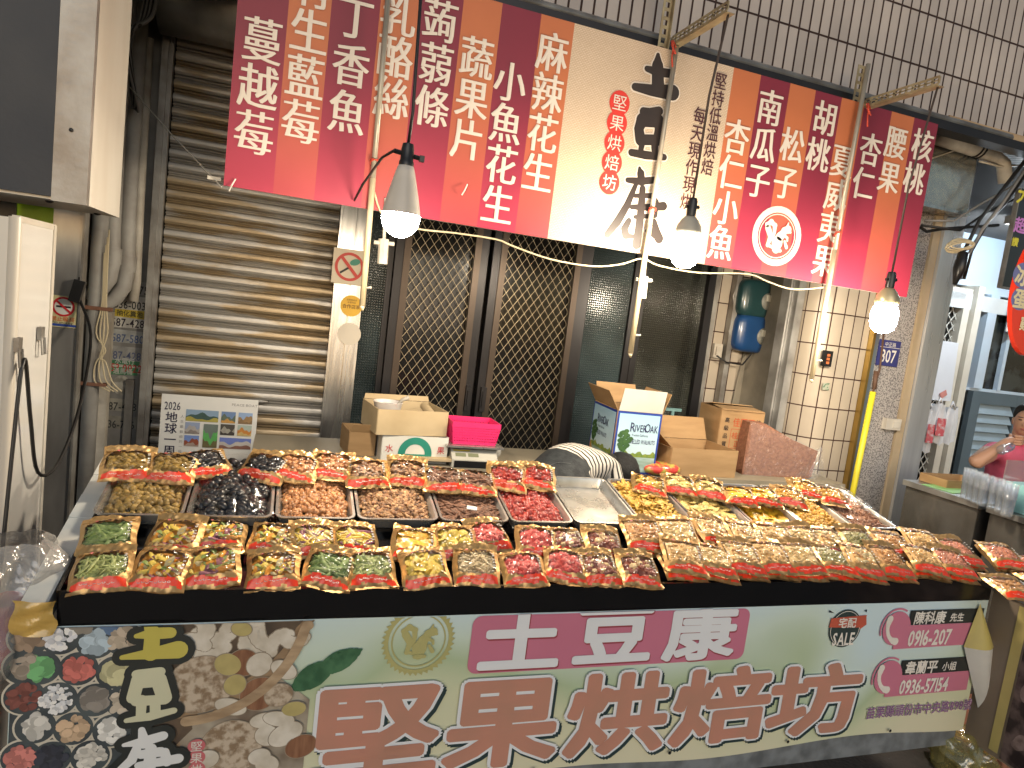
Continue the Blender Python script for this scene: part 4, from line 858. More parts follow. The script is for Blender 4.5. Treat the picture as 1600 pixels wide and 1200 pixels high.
TR = [('olive', 'brown preserved olives', 200, .036), ('black', 'large black olives', 105, .046), ('walnut', 'candied walnuts', 420, .030), ('pecan', 'dark pecans', 480, .030), ('darkstick', 'dark brown jerky sticks', 170, .022), ('jujube', 'shiny red jujubes', 300, .028), (None, 'nothing', 0, 0),
      ('jackfruit', 'golden jackfruit chips', 230, .030), ('palechip', 'pale broad chips', 130, .022), ('mango', 'orange mango slices', 60, .016), ('crispy', 'crispy golden nuggets', 330, .032), ('shred', 'brown shredded squid', 200, .024)]
HL = .171
tray_c = []
for i, (kd, txt, n, hh) in enumerate(TR):
    w = (TXe[i + 1] - TXe[i]) / 2 - .003; c = slope((TXe[i] + TXe[i + 1]) / 2, TD + HL, -.0025)
    lab = 'empty steel tray between the jujubes and the jackfruit chips' if kd is None else 'steel tray heaped with ' + txt
    g = tray_mesh(w, HL); o = bpy.data.objects.new('steel_tray', g.mesh('steel_tray', M_tray, True, None, 35)); C.objects.link(o)
    o.matrix_world = Matrix.Translation(c) @ SROT; props(o, lab, 'tray', 'steel trays along the back of the stall'); tray_c.append((c, w))
    if kd:
        r = np.random.default_rng(40 + i)
        ph = r.uniform(0, 6, 3)
        zt = lambda x, y: max(.0, (.55 + .45 * (1 - x * x)) * (.62 + .38 * min(1, (y + 1) * 1.1)) * (1 - max(0, abs(x) - .75) * 2.2) * (1 - max(0, -y - .8) * 3) + .10 * math.sin(x * 5 + ph[0]) * math.sin(y * 5 + ph[1]))
        if kd == 'jackfruit' or kd == 'crispy': zt2 = lambda x, y: zt(x, y) * (1.2 - .5 * y * y)
        else: zt2 = zt
        hw = w - .021; hl = HL - .021
        pos = heap_pos(n, hw, hl, hh, r, zt2, 6)
        # an even bed below so that no tray floor shows through the heap
        bx_, by_ = max(3, int(hw * 2 / (KIND[kd][1][1] * 1.9))), max(4, int(hl * 2 / (KIND[kd][1][1] * 2.3)))
        for a in range(bx_):
            for b in range(by_):
                x, y = (a + .5) / bx_ * 2 - 1, (b + .5) / by_ * 2 - 1
                pos.append((x * hw + r.uniform(-.003, .003), y * hl + r.uniform(-.003, .003), .007 + .75 * zt2(x, y) * hh))
        me = pieces('heap', kd, pos, 60 + i)
        o = bpy.data.objects.new('food_heap', me); C.objects.link(o); o.matrix_world = Matrix.Translation(c + SN * .002) @ SROT
        props(o, 'loose heap of %s filling its steel tray' % txt, 'food heap', None, 'stuff')
# cling film over the olive trays and the last tray
M_film = film('cling_film', (1, 1, 1), .04, .13, 1., 11, mx=.3)
for i, lab, hh in ((0, 'wrinkled clear film stretched over the brown olives', .050), (1, 'wrinkled clear film stretched over the black olives', .062), (11, 'clear film stretched over the shredded squid tray', .05)):
    c, w = tray_c[i]; g = MB(); q = np.random.default_rng(i).uniform(0, 6, 4)
    g.grid(lambda u, v: ((u * 2 - 1) * (w + .002), (v * 2 - 1) * (HL + .002), .042 + hh * .75 * math.sin(math.pi * u) ** .8 * min(1, math.sin(math.pi * min(1, v * .8 + .02)) * 1.2) + .004 * math.sin(u * 23 + v * 9 + q[0]) * math.sin(v * 17 + q[1])), 30, 30)
    o = bpy.data.objects.new('plastic_film', g.mesh('plastic_film', M_film, True)); C.objects.link(o); o.matrix_world = Matrix.Translation(c) @ SROT; props(o, lab, 'plastic film', 'clear films over trays')

# pouches -----------------------------------------------------------------
PWd, PL, PT = .150, .205, .029
M_win = film('pouch_window', (1, 1, 1), .022, .12, 1., 16, mx=.26)
def sm(a, b, x): x = min(1, max(0, (x - a) / (b - a))); return x * x * (3 - 2 * x)
def pouch_meshes(seed, clear=False):
    r = np.random.default_rng(seed); q = r.uniform(0, 6.28, 8)
    def top(u, v):
        x = (u - .5); e = max(0, 1 - abs(2 * x) ** 3.2); z = PT * e ** .75 * sm(-.02, .22, v) * (1 - .82 * sm(.70, .90, v))
        wr = (.0024 * math.sin(u * 19 + v * 11 + q[0]) * math.sin(v * 23 + q[1]) + .0016 * math.sin(u * 41 - v * 33 + q[2])) * e ** .3
        edge = 1 + .03 * math.sin(v * 9 + q[3]) * abs(2 * x) - .05 * sm(.0, .3, z / PT)
        curl = .012 * sm(.8, 1.0, v) * math.sin(q[4]) + .006 * sm(.2, 0, v) * math.sin(q[5]) + .004 * math.sin(u * 6 + q[6]) * sm(.75, 1, v)
        return (x * PWd * edge, v * PL + .004 * math.sin(u * 7 + q[7]) * (sm(.8, 1, v) - sm(.2, 0, v)), z + wr + curl + .0035)
    def band_lo(u): return .058 + .016 * math.sin(u * 5 + q[1])
    def isband(u, v): return band_lo(u) < v < band_lo(u) + .100 + .022 * math.sin(u * 4 + q[2]) and .03 < u < .97
    def iswin(u, v):
        if clear: return (abs(u - .5) / .475) ** 8 + (abs(v - .56) / .33) ** 8 < 1 and not isband(u, v) and v > band_lo(u) + .05
        return (abs(u - .5) / .43) ** 4 + (abs(v - .475) / .29) ** 4 < 1 and not isband(u, v) and v > band_lo(u) + .08
    nu, nv = 26, 34
    g = MB(); g.grid(top, nu, nv, keep=lambda u, v: not isband(u, v) and not iswin(u, v))
    g.grid(lambda u, v: (top(1 - u, v)[0], top(1 - u, v)[1], min(.0, top(1 - u, v)[2] - PT) * 0 + .012 * sm(.8, 1.0, v) * math.sin(q[4]) * 1. + .0005), 8, 10)
    # zip ridge
    for vz in (.845, .865): g.tube([Vector(top(.03 + .94 * k / 8, vz)) + Vector((0, 0, .0012)) for k in range(9)], .0016, 5)
    b = MB(); b.grid(top, nu, nv, keep=isband); w = MB(); w.grid(top, nu, nv, keep=iswin)
    t = MB()
    for k, ch in enumerate('oOo-oOOo'):
        u = .22 + .075 * k; v = band_lo(u) + .055; p = Vector(top(u, v)) + Vector((0, 0, .0016))
        if ch == '-': t.add([p + Vector((a, b_, 0)) for a, b_ in ((-.004, -.001), (.004, -.001), (.004, .001), (-.004, .001))], [(0, 1, 2, 3)])
        else:
            n = 8; t.add([p + Vector((rr * math.cos(2 * math.pi * i / n), rr * math.sin(2 * math.pi * i / n), 0)) for i in range(n) for rr in (.0028, .0045)], [(2 * i, 2 * i + 1, (2 * i + 3) % (2 * n), (2 * i + 2) % (2 * n)) for i in range(n)])
    for k in range(5):
        u, v = .885, .42 + .075 * k; p = Vector(top(u, v)) + Vector((0, 0, .0014)); d = .0035
        t.add([p + Vector((a, b_, 0)) for a, b_ in ((-d, -d), (-d * .4, -d), (-d * .4, d), (-d, d))], [(0, 1, 2, 3)]); t.add([p + Vector((a, b_, 0)) for a, b_ in ((0, -d), (d, -d * .3), (d, d * .3), (0, d))], [(0, 1, 2, 3)])
    mk = MB()
    for k in range(5):
        p = Vector(top(.28 + .11 * k, .795)) + Vector((0, 0, .0014)); mk.add([p + Vector((.0042 * math.cos(a) * (1 + .4 * (i % 2)), .0048 * math.sin(a), 0)) for i, a in enumerate(np.linspace(0, 2 * math.pi, 7)[:-1])], [tuple(range(6))], 1 if k == 0 else 0)
    return (g.mesh('pouch', M_gold, True), b.mesh('label_band', M_red, True), w.mesh('clear_window', M_win, True), t.mesh('lettering', M_wprint), mk.mesh('lettering', [mat('brown_print', (.07, .03, .02), .5), mat('pink_print', (.62, .16, .15), .5)]))
PVAR = [pouch_meshes(100 + i) for i in range(7)]; PCLR = [pouch_meshes(200 + i, True) for i in range(5)]
_cont = {}
def content_mesh(kind, var):
    if (kind, var) not in _cont:
        r = np.random.default_rng(hash_(kind) + var); sz = KIND[kind][1]; area = .115 * .125
        n = int(min(150, max(16, 1.9 * area / (sz[0] * sz[1] * 3.0)))); pos = []
        for lay, frac in ((.35, .45), (.68, .55)):
            for _ in range(int(n * frac) + 1):
                x, y = r.uniform(-1, 1), r.uniform(-1, 1)
                if abs(x) ** 4 + abs(y) ** 4 > 1: continue
                e = (1 - abs(x * .80) ** 3.2) ** .75 * (1 - .35 * abs(y) ** 3)
                pos.append((x * .050, .098 + y * .056, max(.004, PT * e * (lay + r.uniform(-.10, .16)) - sz[2] * .3)))
        _cont[(kind, var)] = pieces('contents', kind, pos, hash_(kind) * 3 + var, True)
    return _cont[(kind, var)]
def hash_(s): return sum(ord(c) * (i + 3) for i, c in enumerate(s)) % 9973
TXT = {'olive': 'brown olives', 'black': 'black olives', 'walnut': 'candied walnuts', 'pecan': 'dark pecans', 'darkstick': 'dark jerky sticks', 'jujube': 'red jujubes', 'jackfruit': 'golden jackfruit chips', 'palechip': 'pale broad chips', 'mango': 'orange mango slices', 'crispy': 'crispy golden nuggets', 'shred': 'brown squid shreds',
       'okra': 'green okra', 'bean': 'thin green beans', 'veg': 'mixed vegetable chips', 'fries': 'yellow and purple sticks', 'greenbit': 'pale green bits', 'pineapple': 'yellow fruit pieces', 'mushroom': 'pale mushroom strips', 'berry': 'pink dried strawberries', 'datenut': 'dark dates with nuts', 'almond': 'brown almonds', 'cashew': 'cream cashews', 'peanut': 'tan peanuts', 'nutmix': 'mixed nuts', 'seed': 'green seeds', 'pinkbean': 'small pink beans'}
ORD = ['', 'first', 'second', 'third', 'fourth', 'fifth', 'sixth', 'seventh', 'eighth', 'ninth', 'tenth', 'eleventh', 'twelfth', 'thirteenth', 'fourteenth', 'fifteenth', 'sixteenth', 'seventeenth', 'eighteenth', 'nineteenth', 'twentieth', 'twenty-first', 'twenty-second', 'twenty-third', 'twenty-fourth', 'twenty-fifth']
_np = 0
def pouch(origin, kind, label, yaw=0., pitch=8., s=1., roll=0., frame=None, sy=.84, clear=False):
    global _np
    VAR = PCLR if clear else PVAR; v = _np % len(VAR); _np += 1
    Mx = Matrix.Translation(origin) @ (SROT if frame is None else frame) @ Matrix.Rotation(R(yaw), 4, 'Z') @ Matrix.Rotation(R(pitch), 4, 'X') @ Matrix.Rotation(R(roll), 4, 'Y') @ Matrix.Diagonal((s, s * sy, s * (.78 if clear else 1), 1))
    t = bpy.data.objects.new('snack_pouch', None); C.objects.link(t); t.empty_display_size = .05; t.matrix_world = Mx; props(t, label, 'pouch', 'gold pouches of dried snacks on the stall')
    for nm, me in zip(('pouch_body', 'label_band', 'clear_window', 'lettering', 'lettering'), VAR[v]):
        o = bpy.data.objects.new(nm, me); C.objects.link(o); o.parent = t
    o = bpy.data.objects.new('contents', content_mesh(kind, _np % 2)); C.objects.link(o); o.parent = t
    return t
row2 = [(175, 842, 'okra', 3), (268, 842, 'veg', -3), (345, 836, 'veg', -4), (424, 841, 'veg', -4), (493, 846, 'fries', 6), (556, 845, 'fries', -3), (640, 852, 'mango', -8), (708, 848, 'pineapple', -6), (768, 838, 'berry', 4), (829, 848, 'berry', -6), (884, 848, 'datenut', -5), (936, 852, 'datenut', -10),
        (998, 846, 'almond', -9), (1052, 845, 'cashew', -10), (1108, 838, 'nutmix', -6), (1156, 848, 'nutmix', -8), (1202, 852, 'peanut', -6), (1246, 855, 'cashew', -8), (1290, 858, 'nutmix', -10), (1336, 858, 'seed', -10), (1384, 858, 'almond', -14), (1432, 858, 'peanut', -12), (1492, 870, 'pinkbean', -12), (1556, 876, 'pinkbean', -14)]
row1 = [(165, 898, 'bean', -2), (248, 898, 'veg', -9), (337, 894, 'veg', 2), (428, 897, 'veg', -5), (505, 897, 'okra', -8), (581, 896, 'greenbit', -3), (664, 896, 'pineapple', 6), (738, 894, 'mushroom', -2), (814, 896, 'berry', -8), (872, 892, 'berry', -14), (932, 896, 'datenut', 2), (990, 899, 'datenut', -12),
        (1054, 888, 'peanut', -12), (1102, 890, 'cashew', -14), (1150, 888, 'nutmix', -16), (1196, 888, 'peanut', -13), (1244, 890, 'cashew', -12), (1290, 890, 'seed', -14), (1334, 893, 'nutmix', -12), (1382, 893, 'almond', -12), (1430, 890, 'peanut', -16), (1476, 894, 'pinkbean', -18)]
for rown, rows, pit in (('back row', row2, 9.), ('front row', row1, 10.)):
    for i, (px, py, kd, yw) in enumerate(rows):
        far = i >= 12; s = (.92 if not far else .96); r = random.Random(i * 31 + len(rows))
        p = onslope(px, py - (7 if rown == 'front row' else 0), .016); lift = 0.0
        lab = 'gold pouch of %s, %s from the left in the %s' % (TXT[kd], ORD[i + 1], rown)
        if far:
            o = p - SV * PL * s * .40 - SN * .012
            pouch(o + SU * .012, rows[max(12, i - 1)][2], 'gold pouch mostly hidden under the %s pouch from the left in the %s' % (ORD[i + 1], rown), yw + r.uniform(-6, 6), pit - 4, s, 0, None, .86, True)
            lift = .024
        o = p - SV * PL * s * .40 - SN * (.012 - lift)
        pouch(o, kd, lab, yw + r.uniform(-7, 7), pit + r.uniform(-3, 5), s, r.uniform(-5, 5), None, .86 if far else .80, far)
for (px, py, kd, lab, yw) in ((1572, 916, 'almond', 'gold pouch of brown almonds at the near edge of the side table', -20), (1622, 905, 'peanut', 'gold pouch of tan peanuts at the right edge of the side table', -10), (1612, 880, 'pinkbean', 'gold pouch of pink beans behind the almonds on the side table', -24)):
    p = atz(px, py, .80); pouch(p + Vector((-.02, -.10, -.015)), kd, lab, yw, 6, 1., 0, Matrix.Identity(4), .9, True)
# pouches lying on the heaps in the trays
ontray = [(0, 204, 731, 'olive', 4, 30), (0, 266, 735, 'olive', -7, 30), (1, 333, 727, 'black', 22, 26), (1, 404, 732, 'black', -20, 26), (2, 456, 735, 'walnut', -12, 30), (2, 516, 733, 'walnut', -6, 34), (3, 574, 743, 'pecan', 2, 30), (3, 632, 742, 'pecan', -6, 30), (4, 690, 752, 'darkstick', -2, 24), (4, 738, 756, 'darkstick', -8, 24), (5, 783, 748, 'jujube', -14, 28), (5, 830, 748, 'jujube', -14, 28),
          (7, 1004, 757, 'jackfruit', -22, 14), (7, 1052, 757, 'palechip', -20, 16), (8, 1098, 764, 'palechip', -20, 16), (9, 1148, 775, 'mango', -14, 12), (9, 1186, 776, 'mango', -16, 13), (10, 1222, 776, 'crispy', -24, 14), (10, 1252, 766, 'crispy', -14, 18), (11, 1292, 776, 'crispy', -16, 16)]
side = {}
for i, (tr, px, py, kd, yw, pit) in enumerate(ontray):
    n = sum(1 for q in ontray if q[0] == tr); k = side.get(tr, 0); side[tr] = k + 1
    what = TR[tr][1]; lab = 'gold pouch of %s resting on the heap of %s' % (TXT[kd], what)
    if n == 2: lab = ('left ' if k == 0 else 'right ') + lab
    s = 1.0 if tr < 6 else .95
    hz = .075 if tr < 2 else .062
    p = onslope(px, py, LT + .02); o = p - SV * PL * s * .35 - SN * .010
    pouch(o, kd, lab, yw, pit * .5, s, 0, None, .70)
# small sachet and tag lying in the trays
g = MB(); c, w = tray_c[4]; p = c + SN * .045 + SV * -.1; g.box(p, (.035, .022, .003), M=SROT.to_3x3() @ Matrix.Rotation(R(-15), 3, 'Z')); solo('price_tag', g, M_paper, 'small white tag lying on the dark jerky sticks', 'tag')

# side table at the right end ------------------------------------------------
t = thing('side_table', (3.0, 1.5, 0), 'steel topped side table with a printed cloth at the right end of the stall', 'table')
g = MB(); g.bx(2.69, 3.5, 1.1, 1.80, .735, .765); part('top', g, M_steelb, t)
g = MB(); g.bx(2.70, 2.712, 1.12, 1.80, .12, .733); part('side_panel', g, mat('brown_board', (.33, .26, .20), .5, 0, col2=(.25, .19, .14), scale=3), t)
for x, y in ((2.73, 1.76), (3.45, 1.76), (2.73, 1.15), (3.45, 1.15)):
    g = MB(); g.bx(x - .015, x + .015, y - .015, y + .015, 0, .735); part('leg', g, M_galv, t)
PT_ = Plane((2.698, 0, 0), (0, -1, 0), (0, 0, 1))
g = MB(); x, y = PT_.hit(1565, 1000)
PT_.flat(g, [(-1.70, .14), (-1.665, .14), (-1.655, .72), (-1.695, .72)], .0008); part('yellow_hem', g, mat('yellow_hem', (.66, .54, .20), .5), t)
g = MB(); PT_.flat(g, [(-1.655, .13), (-1.13, .13), (-1.13, .725), (-1.648, .725)], .0006); part('printed_cloth', g, mat('nut_print', (.20, .14, .13), .5, 0, col2=(.035, .022, .024), scale=16, detail=3, ramp=(.40, .6)), t)
g = MB()
for k in range(12): PT_.disc(g, -1.62 + .12 * rng.uniform(0, 1), .2 + .5 * rng.uniform(0, 1), .035, .0012 + k * .0001, .020, rot=rng.uniform(0, 3))
part('printed_nuts', g, mat('nut_print_pale', (.38, .28, .26), .5, 0, col2=(.20, .14, .13), scale=40), t)
g = MB(); PT_.line(g, '麻辣花生', -1.50, .19, .055, .003, off=.02); part('lettering', g, M_wprint, t)
# ------------------------------------------------------------------ printed cloth along the front of the stall
N_ = Plane((0, 1.782, 0), (1, 0, 0), (0, 0, 1)); NX0, NX1, NZ0, NZ1 = -.545, 2.655, .178, .703
ban = thing('stall_banner', (1.05, 1.78, NZ0), 'long printed cloth banner with big brown writing and nuts along the stall front', 'banner')
def wave(x, z): return .0016 * math.sin(x * 5.5 + z * 2) * (1.1 - (z - NZ0) / .6) + .0008 * math.sin(x * 11 - z * 4) + (.006 * max(0, x - 2.3) * (NZ1 - z) / .5)
def bpart(name, mb, m_, smooth=False, h=.0022):
    mb.v = [(p[0], p[1] - wave(p[0], p[2]) - (0 if smooth else h), p[2]) for p in mb.v]; return part(name, mb, m_, ban, smooth)
def bprint():
    M = bpy.data.materials.new('banner_print'); M.use_nodes = True; N = M.node_tree; L = N.links.new; b = N.nodes['Principled BSDF']; b.inputs['Roughness'].default_value = .42
    tc = N.nodes.new('ShaderNodeTexCoord'); no = N.nodes.new('ShaderNodeTexNoise'); no.inputs['Scale'].default_value = 1.7; no.inputs['Detail'].default_value = 1.5; L(tc.outputs['Object'], no.inputs[0])
    sp = N.nodes.new('ShaderNodeSeparateXYZ'); L(tc.outputs['Object'], sp.inputs[0])
    ad = N.nodes.new('ShaderNodeMath'); ad.operation = 'MULTIPLY_ADD'; ad.inputs[1].default_value = .9; L(no.outputs[0], ad.inputs[0]); L(sp.outputs['Z'], ad.inputs[2])
    cr = N.nodes.new('ShaderNodeValToRGB'); e = cr.color_ramp.elements; e[0].position = .42; e[0].color = (.64, .62, .46, 1); e[1].position = .98; e[1].color = (.54, .68, .74, 1)
    for p, c in ((.60, (.58, .61, .43)), (.72, (.40, .50, .33)), (.84, (.54, .65, .58))): q = e.new(p); q.color = (*c, 1)
    L(ad.outputs[0], cr.inputs[0]); L(cr.outputs[0], b.inputs['Base Color']); return M
g = MB(); nx, nz = 64, 10
g.grid(lambda u, v: N_.p(NX0 + (NX1 - NX0) * u, NZ0 + .012 * math.sin(u * 17) + (NZ1 - NZ0 - .012 * math.sin(u * 17)) * v), nx, nz); bpart('cloth', g, bprint(), True)
g = MB(); g.grid(lambda u, v: (NX0 + (NX1 - NX0) * u, 1.788, NZ0 + .004 + .012 * math.sin(u * 17) + (NZ1 - NZ0 - .02) * v), nx, nz); bpart('cloth_back', g, M_white, True)
# dark photographed table of nut bowls
def h2(px, py): return N_.hit(px, py)
g = MB(); xd = h2(262, 1080)[0]; k = 14
for i in range(k):
    a, b = NX0 + .003 + (xd - NX0) * i / k, NX0 + .003 + (xd - NX0) * (i + 1) / k
    N_.flat(g, [(a, NZ0 + .02), (b, NZ0 + .02), (b, NZ1 - .002), (a, NZ1 - .002)], .0016)
bpart('printed_table', g, mat('print_dark', (.075, .095, .105), .45, 0, col2=(.04, .05, .06), scale=12))
M_rim = mat('print_rim', (.58, .54, .46), .45, amt=.3)
bowls = [(180, 290, (.30, .22, .16), 8, .30), (365, 285, (.72, .74, .80), 14, .2), (575, 310, (.40, .50, .58), 9, .36), (740, 290, (.45, .38, .30), 12, .25), (245, 465, (.16, .42, .18), 6, .5), (470, 470, (.55, .16, .14), 13, .28), (690, 490, (.52, .50, .30), 7, .5),
         (150, 640, (.20, .07, .06), 12, .25), (345, 650, (.74, .76, .80), 26, .16), (570, 655, (.24, .22, .20), 8, .42), (745, 660, (.52, .46, .38), 12, .26), (215, 815, (.58, .57, .54), 8, .40), (440, 825, (.55, .40, .27), 15, .26), (670, 835, (.68, .68, .66), 14, .26), (130, 1000, (.55, .20, .18), 14, .24), (310, 1000, (.035, .04, .06), 16, .26), (540, 990, (.60, .58, .54), 16, .22), (475, 195, (.25, .23, .2), 10, .3), (690, 195, (.10, .17, .30), 9, .35), (150, 460, (.35, .3, .25), 8, .3)]
for bi, (cx, cyy, c, n, ps) in enumerate(bowls):
    x, y = h2(cx / 3.81, 920 + cyy / 3.81); r_ = .048
    g = MB(); N_.disc(g, x, y, r_, .0026 + bi * .00003, mi=0); N_.disc(g, x, y, r_ * .90, .0034 + bi * .00003, mi=1)
    q = np.random.default_rng(bi)
    for k in range(n * 3):
        a, d = q.uniform(0, 6.28), r_ * max(.1, .88 - ps) * math.sqrt(q.uniform(0, 1)); s_ = r_ * ps * q.uniform(.7, 1.0)
        N_.disc(g, x + d * math.cos(a), y + d * math.sin(a), s_, .0042 + k * .00006, s_ * q.uniform(.55, .95), n=10, mi=2 + k % 3, rot=q.uniform(0, 3))
    M1 = [mat('bowl%d_%d' % (bi, j), tuple(min(.85, v * f) for v in c), .5, scale=60, amt=.3) for j, f in enumerate((1., .78, 1.22))]
    g.v = [p if p[2] < NZ1 - .001 else (p[0], p[1], NZ1 - .001) for p in g.v]
    bpart('printed_bowl', g, [M_rim, mat('print_dark', (.04, .05, .06))] + M1)
# wooden bowl and nuts
g = MB(); N_.flat(g, [(xd - .02, NZ0 + .02), (h2(478, 1150)[0], NZ0 + .02), (h2(478, 1150)[0], h2(478, 1092)[1]), (h2(440, 1060)[0], h2(440, 1060)[1]), (xd - .02, h2(262, 1060)[1])], .0010); bpart('printed_linen', g, mat('print_linen', (.42, .38, .31), .45, 0, col2=(.16, .12, .09), scale=9, detail=3))
g = MB(); xw, yw = h2(300, 960); rx = h2(492, 965)[0] - xw; n = 36
N_.flat(g, [(xd - .02, NZ1 - .002)] + [(xd - .02, NZ0 + .06)] + [(xw + rx * math.cos(a), max(NZ0 + .02, yw + .045 + (yw - h2(300, 1145)[1]) * 1.0 * math.sin(a))) for a in np.linspace(-1.9, -.02, n)] + [(xw + rx, NZ1 - .002)], .0018)
g.v = [(p[0], p[1], min(p[2], NZ1 - .001)) for p in g.v]; bpart('printed_wood_bowl', g, mat('print_wood', (.34, .24, .15), .45, 0, col2=(.22, .145, .085), scale=7, stretch=(1, 1, 5)))
g = MB(); N_.flat(g, [(xd - .02, NZ1 - .003)] + [(xd - .02, NZ0 + .14)] + [(xw + rx * .90 * math.cos(a), yw + .045 + (yw - h2(300, 1112)[1]) * math.sin(a)) for a in np.linspace(-1.9, -.02, n)] + [(xw + rx * .90, NZ1 - .003)], .0021)
g.v = [(p[0], p[1], min(p[2], NZ1 - .001)) for p in g.v]; bpart('printed_bowl_inside', g, mat('print_shadow', (.12, .085, .06), .45, 0, col2=(.06, .045, .035), scale=14))
M_nw = mat('print_cashew', (.66, .62, .55), .45, 0, col2=(.48, .43, .35), scale=18); M_nt = mat('print_walnut', (.50, .42, .33), .45, 0, col2=(.24, .17, .11), scale=55, detail=6, ramp=(.4, .58)); M_nh = mat('print_hazel', (.28, .14, .08), .45, 0, col2=(.18, .08, .045), scale=12, stretch=(6, 1, 1)); M_ny = mat('print_raisin', (.45, .38, .16), .45, scale=30)
def c6(cx, cyy): return h2(cx / 3.81, 920 + cyy / 3.81)
K6 = .00051
def curve_nut(cx, cyy, r_, a0, a1, w, hh):
    x, y = c6(cx, cyy); g = MB(); P = [(x + r_ * K6 * math.cos(a), y + r_ * K6 * math.sin(a)) for a in np.linspace(R(a0), R(a1), 7)]
    ws = [w * K6 * f for f in (.75, 1, 1.05, 1, .95, .9, .75)]; N_.stroke(g, P, [q + .0022 for q in ws], hh - .0004, 1); N_.stroke(g, P, ws, hh, 0)
    g.v = [(p[0], p[1], min(p[2], NZ1 - .001)) for p in g.v]; bpart('printed_cashew', g, [M_nw, mat('print_nutshade', (.30, .25, .19), .5)])
for i, q in enumerate([(1290, 215, 75, 200, 350, 42), (1260, 300, 80, 150, 330, 38), (1440, 290, 95, 60, 150, 36), (1560, 290, 85, 180, 300, 34), (1130, 400, 90, 40, 140, 40), (1140, 240, 70, 330, 430, 40), (1420, 205, 60, 10, 120, 32), (1640, 235, 90, 160, 260, 40), (1700, 340, 70, 80, 200, 36), (1760, 250, 60, 200, 330, 34)]): curve_nut(*q, .0030 + i * .0002)
def oval(cx, cyy, rx_, ry_, m_, hh, rot=0., name='printed_nut'):
    x, y = c6(cx, cyy); g = MB(); N_.disc(g, x, y, rx_ * K6 + .002, hh, ry_ * K6 + .002, mi=1, rot=rot); N_.disc(g, x, y, rx_ * K6, hh + .0004, ry_ * K6, mi=0, rot=rot); g.v = [(p[0], p[1], min(p[2], NZ1 - .001)) for p in g.v]
    bpart(name, g, [m_, mat('print_nutshade', (.30, .25, .19), .5)])
for i, q in enumerate([(1200, 560, 160, 150, M_nt), (1375, 935, 150, 150, M_nt), (1545, 615, 95, 88, M_nh), (1450, 430, 75, 70, M_nh), (1358, 440, 66, 55, M_ny), (1545, 440, 60, 65, M_nw), (1440, 230, 50, 36, M_ny), (1400, 560, 52, 55, M_ny), (1375, 690, 80, 42, M_nw), (1580, 770, 75, 42, M_nw), (1590, 860, 62, 55, M_nw), (1545, 985, 55, 45, M_nw), (1590, 1030, 60, 50, M_nw), (1660, 620, 70, 62, M_nt), (1690, 470, 72, 44, M_nw), (1660, 760, 80, 40, M_nw), (1700, 850, 90, 60, M_nw), (1750, 700, 60, 40, M_ny), (1790, 920, 80, 62, M_nh), (1230, 1000, 60, 50, M_nw)]): oval(*q, .0052 + i * .0002, rot=rng.uniform(-.6, .6))
g = MB(); ry_ = yw - h2(300, 1145)[1]
N_.stroke(g, [(xw + rx * .95 * math.cos(a), min(NZ1 - .012, max(NZ0 + .02, yw + .03 + ry_ * .97 * math.sin(a)))) for a in np.linspace(-1.55, -.02, 22)], [.0135] * 22, .0086); bpart('printed_rim', g, mat('print_rimwood', (.46, .34, .22), .45, 0, col2=(.30, .21, .13), scale=14, stretch=(1, 1, 3)))
# leaf
g = MB(); x, y = h2(508, 1042)
for a, b, r_ in ((R(28), .105, .030), (R(215), .10, .034)):
    P = [(x + b * q * math.cos(a), y + b * q * math.sin(a)) for q in np.linspace(0, 1, 7)]; N_.stroke(g, P, [r_ * f for f in (.5, .9, 1, .95, .75, .45, .08)], .0040 if b > .1 else .0034)
bpart('printed_leaf', g, mat('print_leaf', (.06, .17, .085), .45, 0, col2=(.03, .10, .05), scale=30))
# brush characters on the left, yellow running to white, heavy dark edge
def strokes3():
    def s6(cx, cyy): return c6(cx, cyy)
    out = []
    A = [([(905, 180), (915, 240), (905, 370)], [30, 34, 36]), ([(820, 265), (920, 250), (1020, 245)], [12, 30, 28]), ([(735, 392), (900, 370), (1065, 345)], [12, 28, 46])]
    Bq = [([(820, 490), (960, 475)], [22, 24]), ([(830, 520), (800, 630)], [30, 30]), ([(950, 520), (985, 630)], [36, 34]), ([(840, 540), (960, 530)], [30, 30]), ([(820, 650), (985, 640)], [26, 26]), ([(850, 640), (845, 730)], [24, 22]), ([(930, 640), (930, 720)], [24, 24]), ([(760, 765), (900, 740), (1040, 705)], [12, 22, 16])]
    Cq = [([(850, 820), (865, 900)], [16, 28]), ([(745, 910), (860, 890), (975, 855)], [10, 26, 24]), ([(830, 910), (790, 1000), (690, 1085)], [20, 24, 16]), ([(905, 930), (890, 1085)], [26, 30]), ([(850, 965), (960, 950)], [24, 26]), ([(830, 1030), (960, 1010), (1065, 990)], [18, 24, 26]), ([(985, 950), (1000, 1010)], [22, 24])]
    return A, Bq, Cq
for gi, grp in enumerate(strokes3()):
    e = MB(); f = MB()
    for i, (pts, rs) in enumerate(grp):
        P = [c6(*q) for q in pts]; N_.stroke(e, P, [r_ * K6 + .017 for r_ in rs], .0102 + .00002 * i); N_.stroke(f, P, [r_ * K6 for r_ in rs], .0114 + .00002 * i)
    for q in (e, f): q.v = [(p[0], p[1], min(NZ1 - .0005, max(p[2], NZ0 + .002))) for p in q.v]
    bpart('lettering_edge', e, mat('print_black', (.025, .03, .03), .45)); bpart('brush_lettering', f, mat('print_yellow%d' % gi, [(.52, .46, .10), (.58, .58, .42), (.70, .72, .74)][gi], .45, scale=8, amt=.15))
g = MB(); gl = MB()
for i, ch in enumerate('堅果烘'):
    x, y = h2(308, 1161 + 18 * i); N_.disc(g, x, y, .021, .0100 + i * .0001, .019); N_.char(gl, ch, x, y, .030, .0115, off=.005)
